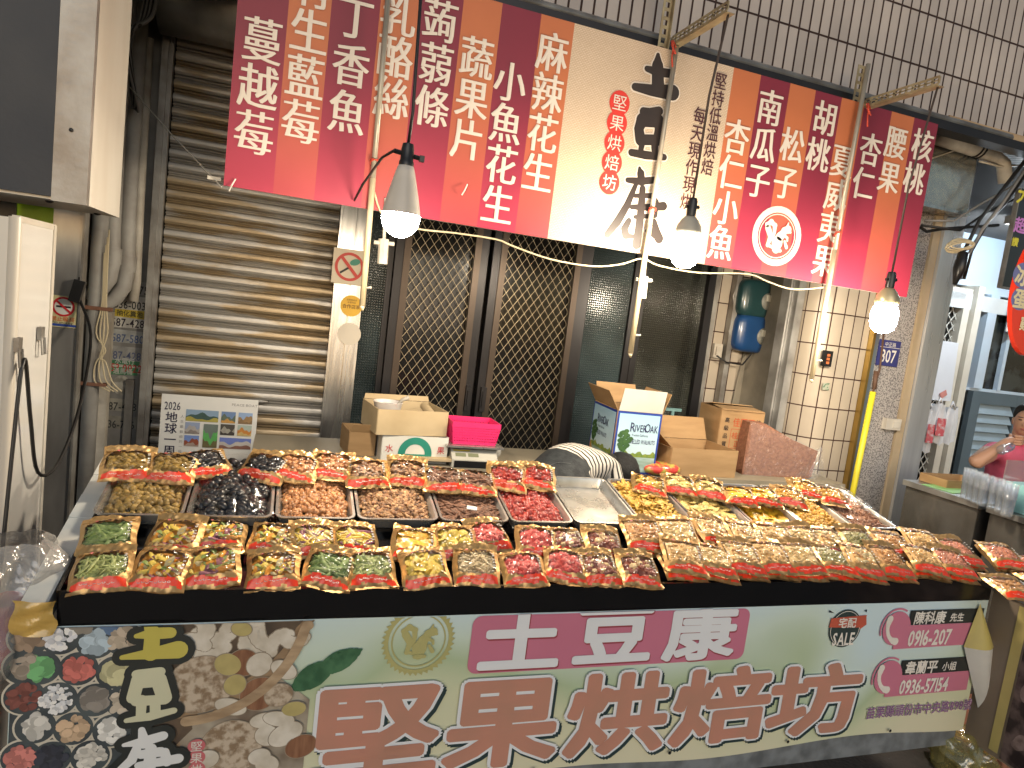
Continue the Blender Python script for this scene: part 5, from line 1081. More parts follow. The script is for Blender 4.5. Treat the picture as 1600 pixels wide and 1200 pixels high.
bpart('seal', g, mat('seal_pink', (.60, .16, .18), .5)); bpart('seal_lettering', gl, M_wprint)
# golden emblem
g = MB(); x, y = h2(654, 1000); r_ = .100
nt_ = 40
N_.ring(g, x, y, r_ * .86, r_ * .97, .0020, 48); N_.ring(g, x, y, r_ * .74, r_ * .78, .0020, 40)
for k in range(nt_):
    a = 2 * math.pi * k / nt_; N_.flat(g, [(x + r_ * .96 * math.cos(a - .07), y + r_ * .96 * math.sin(a - .07)), (x + r_ * .96 * math.cos(a + .07), y + r_ * .96 * math.sin(a + .07)), (x + r_ * 1.06 * math.cos(a + .03), y + r_ * 1.06 * math.sin(a + .03))], .0020)
squirrel(N_, g, x, y, .090, .0020); g.v = [(p[0], p[1], min(p[2], NZ1 - .0005)) for p in g.v]; bpart('emblem', g, mat('emblem_olive', (.42, .40, .17), .5, scale=10, amt=.2))
# pink plate with white writing
def rbox(mb, x0, x1, y0, y1, r_, h, mi=0):
    P = []
    for cx, cyy, a0 in ((x1 - r_, y1 - r_, 0), (x0 + r_, y1 - r_, 90), (x0 + r_, y0 + r_, 180), (x1 - r_, y0 + r_, 270)): P += [(cx + r_ * math.cos(R(a0 + 15 * i)), cyy + r_ * math.sin(R(a0 + 15 * i))) for i in range(7)]
    N_.flat(mb, P, h, mi)
g = MB(); x0, _ = h2(735, 1000); x1, _ = h2(1168, 975); yb = h2(900, 1043)[1]; rbox(g, x0, x1, yb, NZ1 - .003, .028, .0020); bpart('pink_plate', g, mat('print_pink', (.52, .17, .26), .45, scale=6, amt=.12))
def biglet(txt, boxes, layers):
    for name, off, dx, dy, hh, m_ in layers:
        g = MB()
        for ch, (xa, xb, ya, yb) in zip(txt, boxes):
            (X0, _), (X1, _) = h2(xa, (ya + yb) / 2), h2(xb, (ya + yb) / 2); Yt, Yb_ = h2((xa + xb) / 2, ya)[1], h2((xa + xb) / 2, yb)[1]
            v, f = bold(ch, off); v0, _ = bold(ch, .045)
            ax, bxx = min(p[0] for p in v0), max(p[0] for p in v0); ay, by = min(p[1] for p in v0), max(p[1] for p in v0)
            sx, sy = (X1 - X0) / (bxx - ax), (Yt - Yb_) / (by - ay)
            g.add([N_.p(X0 + (p[0] - ax) * sx + dx, Yb_ + (p[1] - ay) * sy + dy, hh + p[2] * .00008) for p in v], f)
        g.v = [(p[0], p[1], min(NZ1 - .0005, max(p[2], NZ0 + .006))) for p in g.v]; bpart(name, g, m_)
biglet('土豆康', [(748, 877, 948, 1044), (896, 1020, 944, 1034), (1035, 1150, 942, 1030)], [('lettering_shade', .036, .004, -.006, .0026, mat('print_maroon', (.30, .05, .07), .45)), ('lettering', .034, 0, 0, .0046, mat('print_white', (.70, .73, .78), .45, amt=.1))])
M_brn = mat('print_brown', (.50, .235, .175), .45, 0, col2=(.44, .23, .17), scale=7)
biglet('堅果烘焙坊', [(482, 688, 1068, 1214), (692, 874, 1058, 1196), (882, 1042, 1046, 1176), (1046, 1202, 1038, 1158), (1196, 1340, 1034, 1146)],
       [('lettering_shade', .066, .009, -.010, .0058, mat('print_shade', (.022, .045, .05), .45)), ('lettering_outline', .062, 0, 0, .0076, mat('print_white', (.70, .73, .78))), ('lettering', .034, 0, 0, .0094, M_brn)])
# delivery badge
x, y = h2(1319, 981); g = MB(); N_.disc(g, x, y, .071, .0022); bpart('badge', g, mat('badge_green', (.030, .050, .050), .45))
g = MB(); N_.ring(g, x, y, .063, .065, .0030); bpart('badge_ring', g, M_wprint)
g = MB(); N_.flat(g, [(x - .074, y + .006), (x + .074, y + .002), (x + .088, y + .048), (x - .070, y + .040)], .0034); N_.flat(g, [(x + .066, y - .006), (x + .094, y + .012), (x + .086, y + .046), (x + .06, y + .03)], .0028); bpart('ribbon', g, mat('ribbon_red', (.50, .10, .06), .45))
g = MB(); N_.line(g, '宅配', x + .004, y + .022, .040, .0046, off=.02, center=True); bpart('lettering', g, M_wprint)
g = MB(); N_.line(g, 'SALE', x, y - .038, .066, .0036, off=.02, sx=.66, center=True); bpart('lettering', g, M_wprint)
g = MB(); N_.flat(g, [(x - .085, y + .062), (x - .060, y + .058), (x - .083, y + .070)], .0024); N_.flat(g, [(x + .074, y + .064), (x + .085, y + .058), (x + .084, y + .070)], .0024); bpart('badge_mark', g, M_ink)
# telephone lines
M_pk = mat('print_rose', (.54, .18, .27), .45, scale=6, amt=.12)
for (dx, dy, bx0_, bx1_, y0b, y1b, y2b, nm, ti, num) in ((1399, 981, 1424, 1531, 953, 976, 1012, '陳科康', '先生', '0916-207'), (1386, 1057, 1410, 1512, 1031, 1054, 1086, '韋蘭平', '小姐', '0936-57154')):
    x, y = h2(dx, dy); xa = h2(bx0_, y1b)[0]; xb = min(h2(bx1_, y1b)[0], NX1 - .01); Y0_, Y1_, Y2_ = h2(bx0_, y0b)[1], h2(bx0_, y1b)[1], h2(bx0_, y2b)[1]
    g = MB(); N_.flat(g, [(x, Y1_), (x, Y2_), (xb, Y2_ + .004), (xb, Y1_)], .0020); bpart('pink_bar', g, M_pk)
    g = MB(); N_.flat(g, [(xa - .02, Y1_ + .001), (xb, Y1_ + .001), (xb, Y0_), (xa - .02, Y0_)], .0024); bpart('black_bar', g, mat('print_black', (.025, .03, .03)))
    g = MB(); N_.disc(g, x, y, .066, .0032); N_.ring(g, x, y, .072, .079, .0026, 20, a0=R(60), a1=R(200)); bpart('phone_disc', g, M_pk)
    g = MB(); P = [(x + .010 + .062 * math.cos(a) * .9, y + .012 + .062 * math.sin(a)) for a in np.linspace(R(155), R(265), 9)]; N_.stroke(g, P, [.014, .0125, .009, .008, .008, .008, .009, .0125, .014], .0040); bpart('phone_mark', g, M_wprint)
    g = MB(); hh = Y0_ - Y1_; N_.line(g, nm, xa, (Y0_ + Y1_) / 2 - .001, hh * .92, .0040, off=.028, skew=.08); N_.line(g, ti, xa + hh * 3.15, (Y0_ + Y1_) / 2 - .003, hh * .62, .0040, off=.02, skew=.08); h3 = Y1_ - Y2_; bpart('lettering', g, M_wprint); g = MB()
    N_.line(g, num, xa - .01, (Y1_ + Y2_) / 2 - .004, h3 * .92, .0040, off=.025, sx=.70, adv=.98, skew=.06); bpart('lettering', g, M_wprint)
g = MB(); (xa, ya), (xb, yb) = h2(1352, 1112), h2(1524, 1098); s_ = '苗栗縣頭份市中央路898號'; wd = (xb - xa) / 12.2
for lay, (off, m_, hh) in enumerate(((.03, M_wprint, .0024), (.012, mat('print_purple', (.26, .12, .28), .45), .0036))):
    g = MB(); N_.line(g, s_, xa, ya - .004, wd * 1.08, hh, off=off, sx=.92); bpart('lettering' if lay else 'lettering_outline', g, m_)
# peeled corner at the right end, eyelets along the hem
g = MB(); a, b, c_, d = [at(*q, 1.775) for q in ((1530, 942), (1504, 1010), (1548, 1000), (1536, 1150))]
g.grid(lambda u, v: Vector(a) * (1 - v) + (Vector(b) * (1 - u) + Vector(c_) * u) * v + Vector((0, -.05 * v * math.sin(math.pi * u) - .004, 0)), 8, 10); part('peeled_corner', g, mat('cloth_reverse', (.50, .42, .13), .5, 0, col2=(.40, .33, .12), scale=9), ban, True)
g = MB(); g.grid(lambda u, v: (Vector(b) * (1 - u) + Vector(c_) * u) * (1 - v) + Vector(d) * v + Vector((0, -.045 * (1 - v) * math.sin(math.pi * u) - .006, 0)), 8, 10); part('peeled_corner', g, mat('cloth_white', (.62, .62, .60), .5, scale=9), ban, True)
g = MB()
for px, py in ((832, 1199), (1043, 1172), (1228, 1156), (1387, 1139)):
    x, y = h2(px, py); N_.disc(g, x, max(y, NZ0 + .02), .006, .0098)
bpart('eyelet', g, M_black)
g = MB(); g.bx(NX0 + .1, NX1 - .02, 1.79, 1.80, .10, NZ0 + .05); part('hem_strip', g, mat('hem_grey', (.20, .22, .24), .5, col2=(.10, .11, .12), scale=14), ban)
# ------------------------------------------------------------------ things behind the stall
t = thing('back_table', (1.6, 3.5, 0), 'low work table behind the stall carrying the cartons and the scale', 'table')
g = MB(); g.bx(-.1, 3.35, 3.22, 3.75, .745, .775); part('top', g, mat('table_top', (.30, .26, .19), .5, scale=4), t)
for x, y in ((-.05, 3.26), (3.3, 3.26), (-.05, 3.71), (3.3, 3.71)):
    g = MB(); g.bx(x - .02, x + .02, y - .02, y + .02, 0, .745); part('leg', g, M_galv, t)
def carton(name, c, d, yaw, label, m_, flaps=(), inner=None, cat='box', group=None):
    """an open box: four walls, a floor and flaps (side, length, angle)"""
    Mz = Matrix.Rotation(R(yaw), 3, 'Z'); c = Vector(c); t = thing(name, c, label, cat, group); w, l, h = d; th = .005
    g = MB()
    for cx, cyy, sx, sy in ((0, -l / 2, w, th), (0, l / 2, w, th), (-w / 2, 0, th, l - th), (w / 2, 0, th, l - th)): g.box(c + Mz @ Vector((cx, cyy, h / 2)), (sx, sy, h), M=Mz)
    g.box(c + Vector((0, 0, th)), (w - th, l - th, th), M=Mz); part('body', g, m_, t)
    for side_, ln, ang, fm_ in flaps:
        a = R(ang); o, e, dr = {'f': ((0, -l / 2, h), (1, 0, 0), (0, -math.cos(a), math.sin(a))), 'b': ((0, l / 2, h), (1, 0, 0), (0, math.cos(a), math.sin(a))), 'l': ((-w / 2, 0, h), (0, 1, 0), (-math.cos(a), 0, math.sin(a))), 'r': ((w / 2, 0, h), (0, 1, 0), (math.cos(a), 0, math.sin(a)))}[side_]
        hw = (w if side_ in 'fb' else l) / 2 - .003; o, e, dr = Vector(o), Vector(e), Vector(dr); nn = e.cross(dr).normalized() * .004
        P = [o - e * hw + dr * .002, o + e * hw + dr * .002, o + e * hw * .97 + dr * ln, o - e * hw * .97 + dr * ln]
        g = MB(); g.poly([c + Mz @ q for q in P], Mz @ nn); part('flap', g, fm_ or m_, t)
    fp = Plane(c + Mz @ Vector((-w / 2, -l / 2 - th / 2 - .0005, 0)), Mz @ Vector((1, 0, 0)), (0, 0, 1)); lp = Plane(c + Mz @ Vector((-w / 2 - th / 2 - .0005, l / 2, 0)), Mz @ Vector((0, -1, 0)), (0, 0, 1))
    return t, fp, lp
ZB = .776
# stack left: white fruit box below, cut carton on top
carton('cardboard_box', (.40, 3.48, ZB), (.13, .22, .12), 6, 'small brown carton left of the white box behind the pouches', M_card, (('f', .05, 60, None), ('r', .05, 70, None)))
t, fp, lp = carton('cardboard_box', (.655, 3.40, ZB), (.33, .26, .135), 2, 'white fruit box with green arch print under the cut carton', M_wcard)
g = MB(); fp.ring(g, .165, .045, .050, .085, .0008, 24, a0=0, a1=math.pi); fp.flat(g, [(.08, .03), (.25, .03), (.25, .045), (.08, .045)], .0006); part('green_print', g, mat('box_green', (.02, .24, .17), .6), t)
g = MB(); fp.char(g, '水', .035, .07, .040, .0008, off=.01); part('lettering', g, mat('box_red', (.55, .05, .05), .6), t); g = MB(); fp.char(g, '果', .295, .07, .040, .0008, off=.01); part('lettering', g, mat('box_red', (.55, .05, .05), .6), t)
t, fp, lp = carton('cut_carton', (.615, 3.42, ZB + .137), (.36, .30, .125), 8, 'pale cut down carton on the white box holding a bowl and plastic', M_cardl, (('b', .03, 80, None),))
g = MB(); g.bx(.46, .77, 3.30, 3.54, ZB + .142, ZB + .20); part('packing', g, mat('crumpled_plastic', (.45, .43, .38), .35, 0, col2=(.25, .23, .2), scale=25, bump=.8), t)
p = at(606, 633, 3.40); t = thing('paper_bowl', (p.x, 3.40, p.z - .06), 'white paper bowl with a tool handle standing in the cut carton', 'bowl')
g = MB(); g.lathe((p.x, 3.40, p.z - .07), [(0, 0), (.055, 0), (.072, .085), (.075, .088), (.073, .090), (.069, .085), (.052, .006), (0, .006)], 24); part('bowl', g, mat('paper_bowl', (.72, .66, .62), .4, 0, col2=(.66, .45, .40), scale=26, ramp=(.3, .38)), t, True, 40)
g = MB(); g.lathe((p.x, 3.40, p.z - .068), [(0, .07), (.062, .07)], 18); part('dark_sauce', g, M_ink, t)
t2 = thing('scissors', (p.x + .05, 3.40, p.z), 'white handled tool sticking out of the paper bowl', 'scissors')
g = MB(); g.tube([(p.x + .02, 3.40, p.z - .03), (p.x + .07, 3.39, p.z + .035), (p.x + .10, 3.385, p.z + .05)], [.006, .009, .012], 8); part('handle', g, M_pvcw, t2, True)
g = MB(); g.tube([(p.x + .02, 3.40, p.z - .03), (p.x - .005, 3.40, p.z - .06)], .004, 6); part('blade', g, M_steel, t2)
g = MB(); a, b = at(663, 634, 3.44), at(675, 650, 3.30); d = (b - a); g.tube([a, b], .022, 16, caps=False); g.tube([b, a], .013, 16, caps=False)
v = []
for rr in (.013, .022): pass
solo('cardboard_roll', g, M_cardl, 'pale cardboard roll lying across the cut carton', 'roll', smooth=True)
# counting scale with pink basket
p = at(735, 712, 3.30); t = thing('weighing_scale', (p.x, 3.33, ZB), 'grey shop scale with a keypad under the pink basket', 'scale')
g = MB(); x0, x1 = p.x - .115, p.x + .125; z = .86
g.poly([Vector((x0, 3.22, ZB)), Vector((x0, 3.47, ZB)), Vector((x0, 3.47, z)), Vector((x0, 3.27, z)), Vector((x0, 3.22, z - .045))], (x1 - x0, 0, 0)); part('body', g, mat('scale_body', (.48, .46, .40), .4), t)
g = MB(); g.bx(x0 - .03, x1 + .03, 3.235, 3.49, z + .012, z + .022); g.bx(x0 + .05, x1 - .05, 3.32, 3.40, z, z + .012); part('pan', g, M_tray, t)
kp = Plane((x0, 3.22, ZB), (1, 0, 0), (0, .0, 1)); fpn = Plane((x0, 3.2205, z - .046), (1, 0, 0), (0, .05, .045))
g = MB(); fpn.flat(g, [(.012, .004), (.15, .004), (.15, .050), (.012, .050)], .001); kp.flat(g, [(.012, -.0), (.228, .0), (.228, z - .05 - ZB), (.012, z - .05 - ZB)], .001); part('display', g, M_black, t)
g = MB(); fpn.flat(g, [(.155, .010), (.228, .010), (.228, .056), (.155, .056)], .001); part('keypad', g, mat('keypad', (.50, .48, .28), .5, 0, col2=(.25, .4, .35), scale=60), t)
g = MB(); fpn.flat(g, [(.012, .054), (.10, .054), (.10, .062), (.012, .062)], .0014); part('yellow_strip', g, mat('scale_yellow', (.7, .48, .03), .5), t)
for k in range(2):
    g = MB(); fpn.flat(g, [(.02 + .066 * k, .020), (.075 + .066 * k, .020), (.075 + .066 * k, .042), (.02 + .066 * k, .042)], .002); part('display_window', g, mat('lcd', (.20, .21, .13), .2), t)
def basket(c, w, l, h, th, nx, nz):
    g = MB(); m_ = .014
    for sx, sy, ln, ax in ((0, -1, w, 0), (0, 1, w, 0), (-1, 0, l, 1), (1, 0, l, 1)):
        n = nx if ax == 0 else int(nx * l / w); st = ln / n
        def bar(a0, a1, z0, z1, k):
            o = (w if ax else l) / 2
            tz = (z0 + z1) / 2 / h; sc = .86 + .14 * tz
            q = .0006 * k
            if ax == 0: g.bx(c.x + a0 * sc, c.x + a1 * sc, c.y + sy * (o * sc) - th / 2 - q, c.y + sy * (o * sc) + th / 2 + q, c.z + z0, c.z + z1)
            else: g.bx(c.x + sx * (o * sc) - th / 2 - q, c.x + sx * (o * sc) + th / 2 + q, c.y + a0 * sc, c.y + a1 * sc, c.z + z0, c.z + z1)
        zs = np.linspace(.012, h - .02, nz + 1)
        for i in range(nz + 1): bar(-ln / 2, ln / 2, zs[i] - .004, zs[i] + .004, 1)
        bar(-ln / 2, ln / 2, 0, .014, 2); bar(-ln / 2, ln / 2, h - .026, h, 2)
        for i in range(n + 1):
            for j in range(nz): bar(-ln / 2 + i * st - .0042, -ln / 2 + i * st + .0042, zs[j], zs[j + 1], 0)
    g.bx(c.x - w * .43, c.x + w * .43, c.y - l * .43, c.y + l * .43, c.z, c.z + .004); return g
solo('plastic_basket', basket(Vector((p.x + .005, 3.355, z + .0235)), .255, .19, .115, .004, 17, 6), mat('pink_plastic', (.80, .03, .16), .35, 0, coat=.3, amt=.1), 'bright pink perforated plastic basket on the shop scale', 'basket')
g = MB(); q = at(775, 706, 3.34); g.ell(q, (.028, .028, .034)); solo('glass_bulb', g, mat('frosted_bulb', (.42, .41, .38), .2), 'unlit round bulb lying right of the shop scale', 'bulb', smooth=True)
g = MB(); g.bx(.62, .86, 3.225, 3.30, .80, .812); solo('grey_lid', g, M_cardl, 'flat pale lid lying before the white box', 'lid')
# walnut carton with a picture
t, fp, lp = carton('walnut_carton', (1.885, 3.42, ZB), (.265, .34, .345), -4, 'blue picture carton of shelled walnuts standing open behind the vendor', M_card, (('f', .13, 76, M_wcard), ('l', .12, 58, None), ('b', .12, 68, None), ('r', .12, 70, None)))
for pl, w in ((fp, .265), (lp, .34)):
    g = MB(); pl.flat(g, [(.001, .001), (w - .001, .001), (w - .001, .344), (.001, .344)], .0006); part('blue_border', g, mat('carton_blue', (.015, .05, .32), .5), t)
    g = MB(); pl.flat(g, [(.012, .012), (w - .012, .012), (w - .012, .332), (.012, .332)], .0012)
    M = print_mat('sky_print_%d' % int(w * 100), (.07, .38, .66), (.66, .78, .80)); part('sky_print', g, M, t)
    g = MB(); pl.flat(g, [(.012, .012), (w - .012, .012), (w - .012, .10), (.012, .10)], .0018); part('water_print', g, mat('carton_water', (.42, .56, .55), .5, 0, col2=(.25, .36, .28), scale=9, stretch=(1, 1, 6)), t)
    g = MB(); pl.flat(g, [(.012, .095)] + [(w - .012, .095)] + [(w - .012 - (w - .024) * i / 16, .118 + .014 * math.sin(i * 1.7) * math.sin(i * .6 + 1)) for i in range(17)], .0022); part('shore_print', g, mat('carton_shore', (.10, .22, .05), .5, 0, col2=(.30, .34, .06), scale=40), t)
    g = MB(); pl.flat(g, [(.012, .012), (.10, .012), (.06, .07), (.012, .12)], .0024); part('bank_print', g, mat('carton_bank', (.52, .28, .07), .5, scale=30), t)
    g = MB(); r = random.Random(3)
    for k in range(26):
        a = r.uniform(0, 6.3); d = r.uniform(0, 1) ** .5; pl.disc(g, .062 + .035 * d * math.cos(a), .19 + .062 * d * math.sin(a), .016, .0026 + k * .00003, .012, n=9)
    pl.flat(g, [(.057, .09), (.067, .09), (.065, .16), (.059, .16)], .0026); part('tree_print', g, mat('carton_tree', (.03, .09, .03), .5, 0, col2=(.06, .14, .04), scale=50), t)
    g = MB(); k = w / .30; k = .265 / .30 * .93; pl.line(g, 'R', .100 * k, .262, .072, .0032, off=.008, sx=.72); pl.line(g, 'IVER', .134 * k, .257, .056, .0032, off=.008, sx=.62); pl.line(g, 'O', .205 * k, .262, .070, .0032, off=.008, sx=.62); pl.line(g, 'AK', .243 * k, .257, .056, .0032, off=.008, sx=.62); pl.line(g, 'SHELLED WALNUTS', .105 * k, .182, .034, .0032, off=.006, sx=.60 * k); pl.line(g, 'Premium California', .12 * k, .218, .018, .0032, sx=.8 * k); part('lettering', g, mat('carton_ink', (.03, .03, .10), .5), t)
# patterned snack bag, open carton, printed carton, foam slab
g = MB(); p = at(1040, 722, 3.22); g.ell((p.x, 3.27, .81), (.12, .07, .035), n=16, k=10, fn=lambda q: Vector([math.copysign(abs(c) ** .7, c) for c in q]) * (1 + .05 * math.sin(q.x * 9 + q.y * 5)))
solo('snack_bag', g, mat('snack_print', (.65, .06, .05), .3, 0, col2=(.45, .40, .08), scale=24, detail=2, ramp=(.42, .55), coat=.6, bump=.4), 'red and yellow printed snack bag lying before the picture carton', 'bag', smooth=True)
t, fp, lp = carton('open_carton', (2.32, 3.40, ZB), (.46, .30, .16), 3, 'low open brown carton with red writing inside before the printed carton', M_card, (('l', .12, 40, None), ('b', .14, 68, None)))
g = MB(); q = Plane((2.12, 3.525, ZB), (1, 0, 0), (0, .35, .95)); q.line(g, '桂圓乾', .05, .15, .04, .004); part('lettering', g, mat('box_red', (.55, .05, .05)), t)
t, fp, lp = carton('printed_carton', (2.74, 3.62, ZB), (.30, .26, .37), -5, 'tall brown carton with red and black Chinese writing', M_card, (('f', .01, 5, None), ('b', .13, 170, None), ('f', .12, 176, None)))
g = MB(); fp.line(g, '佳圓干', .085, .295, .060, .001, off=.012, sx=.85); [fp.flat(g, q_, .001) for q_ in ([(.08, .25), (.23, .25), (.23, .253), (.08, .253)], [(.08, .13), (.23, .13), (.23, .133), (.08, .133)], [(.08, .13), (.083, .13), (.083, .25), (.08, .25)], [(.227, .13), (.23, .13), (.23, .25), (.227, .25)])]
fp.line(g, '桂圓乾', .09, .212, .044, .001, off=.01); fp.line(g, '正宗', .11, .160, .044, .001, off=.01); part('lettering', g, mat('carton_red', (.46, .09, .03), .7), t)
g = MB(); [fp.char(g, ch, .045, .305 - .05 * i, .034, .001, off=.012) for i, ch in enumerate('高級品質')]; part('lettering', g, M_ink, t); g = MB(); [fp.char(g, ch, .262, .305 - .05 * i, .034, .001, off=.012) for i, ch in enumerate('純正美味')]; part('lettering', g, M_ink, t)
t = thing('sacking_slab', (2.95, 3.45, ZB), 'brown mottled slab wrapped in clear plastic leaning beside the printed carton', 'package')
Pq = [at(1158, 745, 3.36), at(1172, 660, 3.40), at(1196, 662, 3.40), at(1240, 688, 3.38), at(1278, 705, 3.36), at(1268, 745, 3.33), at(1230, 760, 3.33)]
g = MB(); g.poly(Pq[::-1], (.02, .14, .0)); part('slab', g, mat('sacking', (.30, .14, .085), .75, 0, col2=(.20, .085, .05), scale=60, detail=5, bump=.6), t)
g = MB(); qa, qb, qc, qd = at(1255, 762, 3.30), at(1284, 700, 3.36), at(1296, 770, 3.30), at(1230, 755, 3.30)
g.grid(lambda u, v: qd * (1 - u) * (1 - v) + qc * u * (1 - v) + qb * v + Vector((0, -.03 * math.sin(u * 9 + v * 4) * .5, .012 * math.sin(u * 14))), 12, 8)
g.grid(lambda u, v: Pq[1] * (1 - u) * v + Pq[4] * u * v + (Pq[0] * (1 - u) + Pq[5] * u) * (1 - v) + Vector((0, -.02 + .006 * math.sin(u * 17 + v * 8), .01)), 14, 10)
part('plastic_wrap', g, film('bag_plastic', (1, 1, 1), .04, .12, .8, 18, .04, (.75, .78, .85), mx=.3), t, True)
g = MB(); a = at(1052, 640, 4.0); g.tube([a, Vector((a.x - .03, 4.0, 0))], .012, 8); g.box(a + Vector((0, 0, .0)), (.12, .02, .02)); solo('broom_handle', g, mat('teal_handle', (.20, .36, .36), .4), 'pale teal handle standing against the glass behind the open carton', 'handle')
g = MB(); a = at(1118, 420, 4.02); b = at(1075, 720, 3.95); g.poly([a + Vector((-.03, 0, 0)), a + Vector((.02, 0, 0)), b + Vector((.03, 0, -.8)), b + Vector((-.05, 0, -.8))], (0, .03, 0)); solo('leaning_plank', g, M_darkal, 'dark plank leaning between the glass and the tiled niche', 'plank')

# ------------------------------------------------------------------ people
def body(name, verts, edges, radii, root, label, mats, paint, loc):
    me = bpy.data.meshes.new(name); me.from_pydata([Vector(v) - loc for v in verts], edges, []); o = bpy.data.objects.new(name, me); C.objects.link(o)
    sk = o.modifiers.new('skin', 'SKIN'); sk.use_smooth_shade = True; ss = o.modifiers.new('sub', 'SUBSURF'); ss.levels = ss.render_levels = 2
    if not me.skin_vertices: me.skin_vertices.new()
    for i, r_ in enumerate(radii):
        sv = me.skin_vertices[0].data[i]; sv.radius = r_ if isinstance(r_, tuple) else (r_, r_); sv.use_root = (i == root)
    bpy.context.view_layer.update(); dg = bpy.context.evaluated_depsgraph_get(); m2 = bpy.data.meshes.new_from_object(o.evaluated_get(dg))
    bpy.data.objects.remove(o); m2.name = name
    for q in mats: m2.materials.append(q)
    for p in m2.polygons: p.material_index = paint(Vector(p.center) + loc); p.use_smooth = True
    o = bpy.data.objects.new(name, m2); C.objects.link(o); o.location = loc; return o
M_skin = mat('skin', (.52, .29, .19), .45, 0, scale=20, amt=.15); M_hair = mat('black_hair', (.006, .005, .005), .6, 0, bump=.6, bscale=60, stretch=(6, 6, 1)); M_jean = mat('black_denim', (.016, .019, .022), .7, 0, col2=(.03, .035, .038), scale=30, bump=.3, bscale=120)
def striped(ax):
    M = bpy.data.materials.new('striped_shirt'); M.use_nodes = True; N = M.node_tree; L = N.links.new; b = N.nodes['Principled BSDF']; b.inputs['Roughness'].default_value = .8
    tc = N.nodes.new('ShaderNodeTexCoord'); d = N.nodes.new('ShaderNodeVectorMath'); d.operation = 'DOT_PRODUCT'; d.inputs[1].default_value = tuple(ax); L(tc.outputs['Object'], d.inputs[0])
    no = N.nodes.new('ShaderNodeTexNoise'); no.inputs['Scale'].default_value = 5; L(tc.outputs['Object'], no.inputs[0])
    ma = N.nodes.new('ShaderNodeMath'); ma.operation = 'MULTIPLY_ADD'; ma.inputs[1].default_value = .012; L(no.outputs[0], ma.inputs[0]); L(d.outputs['Value'], ma.inputs[2])
    m2 = N.nodes.new('ShaderNodeMath'); m2.operation = 'MULTIPLY'; m2.inputs[1].default_value = 2 * math.pi / .030; L(ma.outputs[0], m2.inputs[0]); s = N.nodes.new('ShaderNodeMath'); s.operation = 'SINE'; L(m2.outputs[0], s.inputs[0])
    cr = N.nodes.new('ShaderNodeValToRGB'); cr.color_ramp.interpolation = 'LINEAR'; cr.color_ramp.elements[0].position = .28; cr.color_ramp.elements[1].position = .36; mr = N.nodes.new('ShaderNodeMapRange'); mr.inputs[1].default_value = -1; L(s.outputs[0], mr.inputs[0]); L(mr.outputs[0], cr.inputs[0])
    cr.color_ramp.elements[0].color = (.012, .012, .014, 1); cr.color_ramp.elements[1].color = (.72, .66, .58, 1); L(cr.outputs[0], b.inputs['Base Color']); return M
# vendor bending over behind the stall: hips towards us on the left, head low on the right
loc = Vector((1.27, 2.88, 0))
PV = Vector((1.245, 2.86, .80))
V = [PV, (1.30, 2.92, .855), (1.42, 3.00, .885), (1.545, 3.07, .875), (1.625, 3.11, .845), (1.675, 3.13, .83), (1.72, 3.14, .80),   # pelvis .. head
     (1.16, 2.82, .75), (1.13, 2.84, .46), (1.10, 2.95, .10), (1.10, 2.82, .05),      # left leg
     (1.33, 2.80, .75), (1.34, 2.82, .46), (1.33, 2.93, .10), (1.33, 2.80, .05),      # right leg
     (1.60, 2.98, .85), (1.66, 2.92, .66), (1.78, 2.99, .55), (1.84, 3.02, .54),
     (1.52, 3.19, .85), (1.60, 3.26, .66), (1.75, 3.25, .55), (1.82, 3.24, .54)]
E_ = [(0, 1), (1, 2), (2, 3), (3, 4), (4, 5), (5, 6), (0, 7), (7, 8), (8, 9), (9, 10), (0, 11), (11, 12), (12, 13), (13, 14), (3, 15), (15, 16), (16, 17), (17, 18), (3, 19), (19, 20), (20, 21), (21, 22)]
RR = [(.150, .135), (.155, .125), (.150, .115), (.140, .110), (.06, .06), (.06, .065), (.085, .09), .098, .07, .045, .035, .098, .07, .045, .035, .062, .045, .032, .026, .062, .045, .032, .026]
ax = (Vector(V[3]) - Vector(V[1])).normalized(); wl = (Vector((1.315, 2.93, .86)))
def paint(c):
    if (c - wl).dot(ax) < 0 or c.z < .62 and c.x < 1.5: return 1
    if (c - Vector(V[4])).dot(ax) > .005 and c.z > .68: return 2
    if c.z < .64: return 2
    return 0
o = body('person', V, E_, RR, 0, '', [striped(ax), M_jean, M_skin], paint, loc)
props(o, 'person bending over in a black and white striped shirt and black jeans', 'person')
g = MB(); hc = Vector((1.735, 3.125, .815)); hm = Matrix.Rotation(R(-25), 3, 'Y')
g.ell(hc, (.098, .100, .105), n=24, k=16, fn=lambda q: q * (1 + .03 * math.sin(q.x * 14 + q.y * 9) * math.sin(q.z * 11)) if not (q.z < -.35 and q.x > .1) else q * .9)
g.ell(hc + Vector((-.085, -.02, .062)), (.040, .038, .036), n=14, k=10, fn=lambda q: q * (1 + .05 * math.sin(q.x * 9 + q.z * 12)))
part('hair', g, M_hair, o, True)
g = MB(); g.ell(hc + Vector((-.03, -.098, -.045)), (.017, .012, .028), n=12, k=8); part('ear', g, M_skin, o, True)
g = MB(); a = Vector((1.27, 2.742, .835)); u = Vector((.93, .25, .15)).normalized(); w = Vector((-.1, -.35, 1)).normalized()
def onb(q):  # nearest point of the body surface, lifted slightly
    ok, pt, nn, _ = o.closest_point_on_mesh(q - o.location); return pt + o.location + nn * .003
for P in ([(-.01, .02), (.10, .02), (.105, -.06), (.05, -.09), (-.01, -.06), (-.01, .02)],): g.tube([onb(a + u * x + w * y) for (x0, y0), (x1, y1) in zip(P, P[1:]) for x, y in [(x0 + (x1 - x0) * k / 5, y0 + (y1 - y0) * k / 5) for k in range(5)]], .0016, 4)
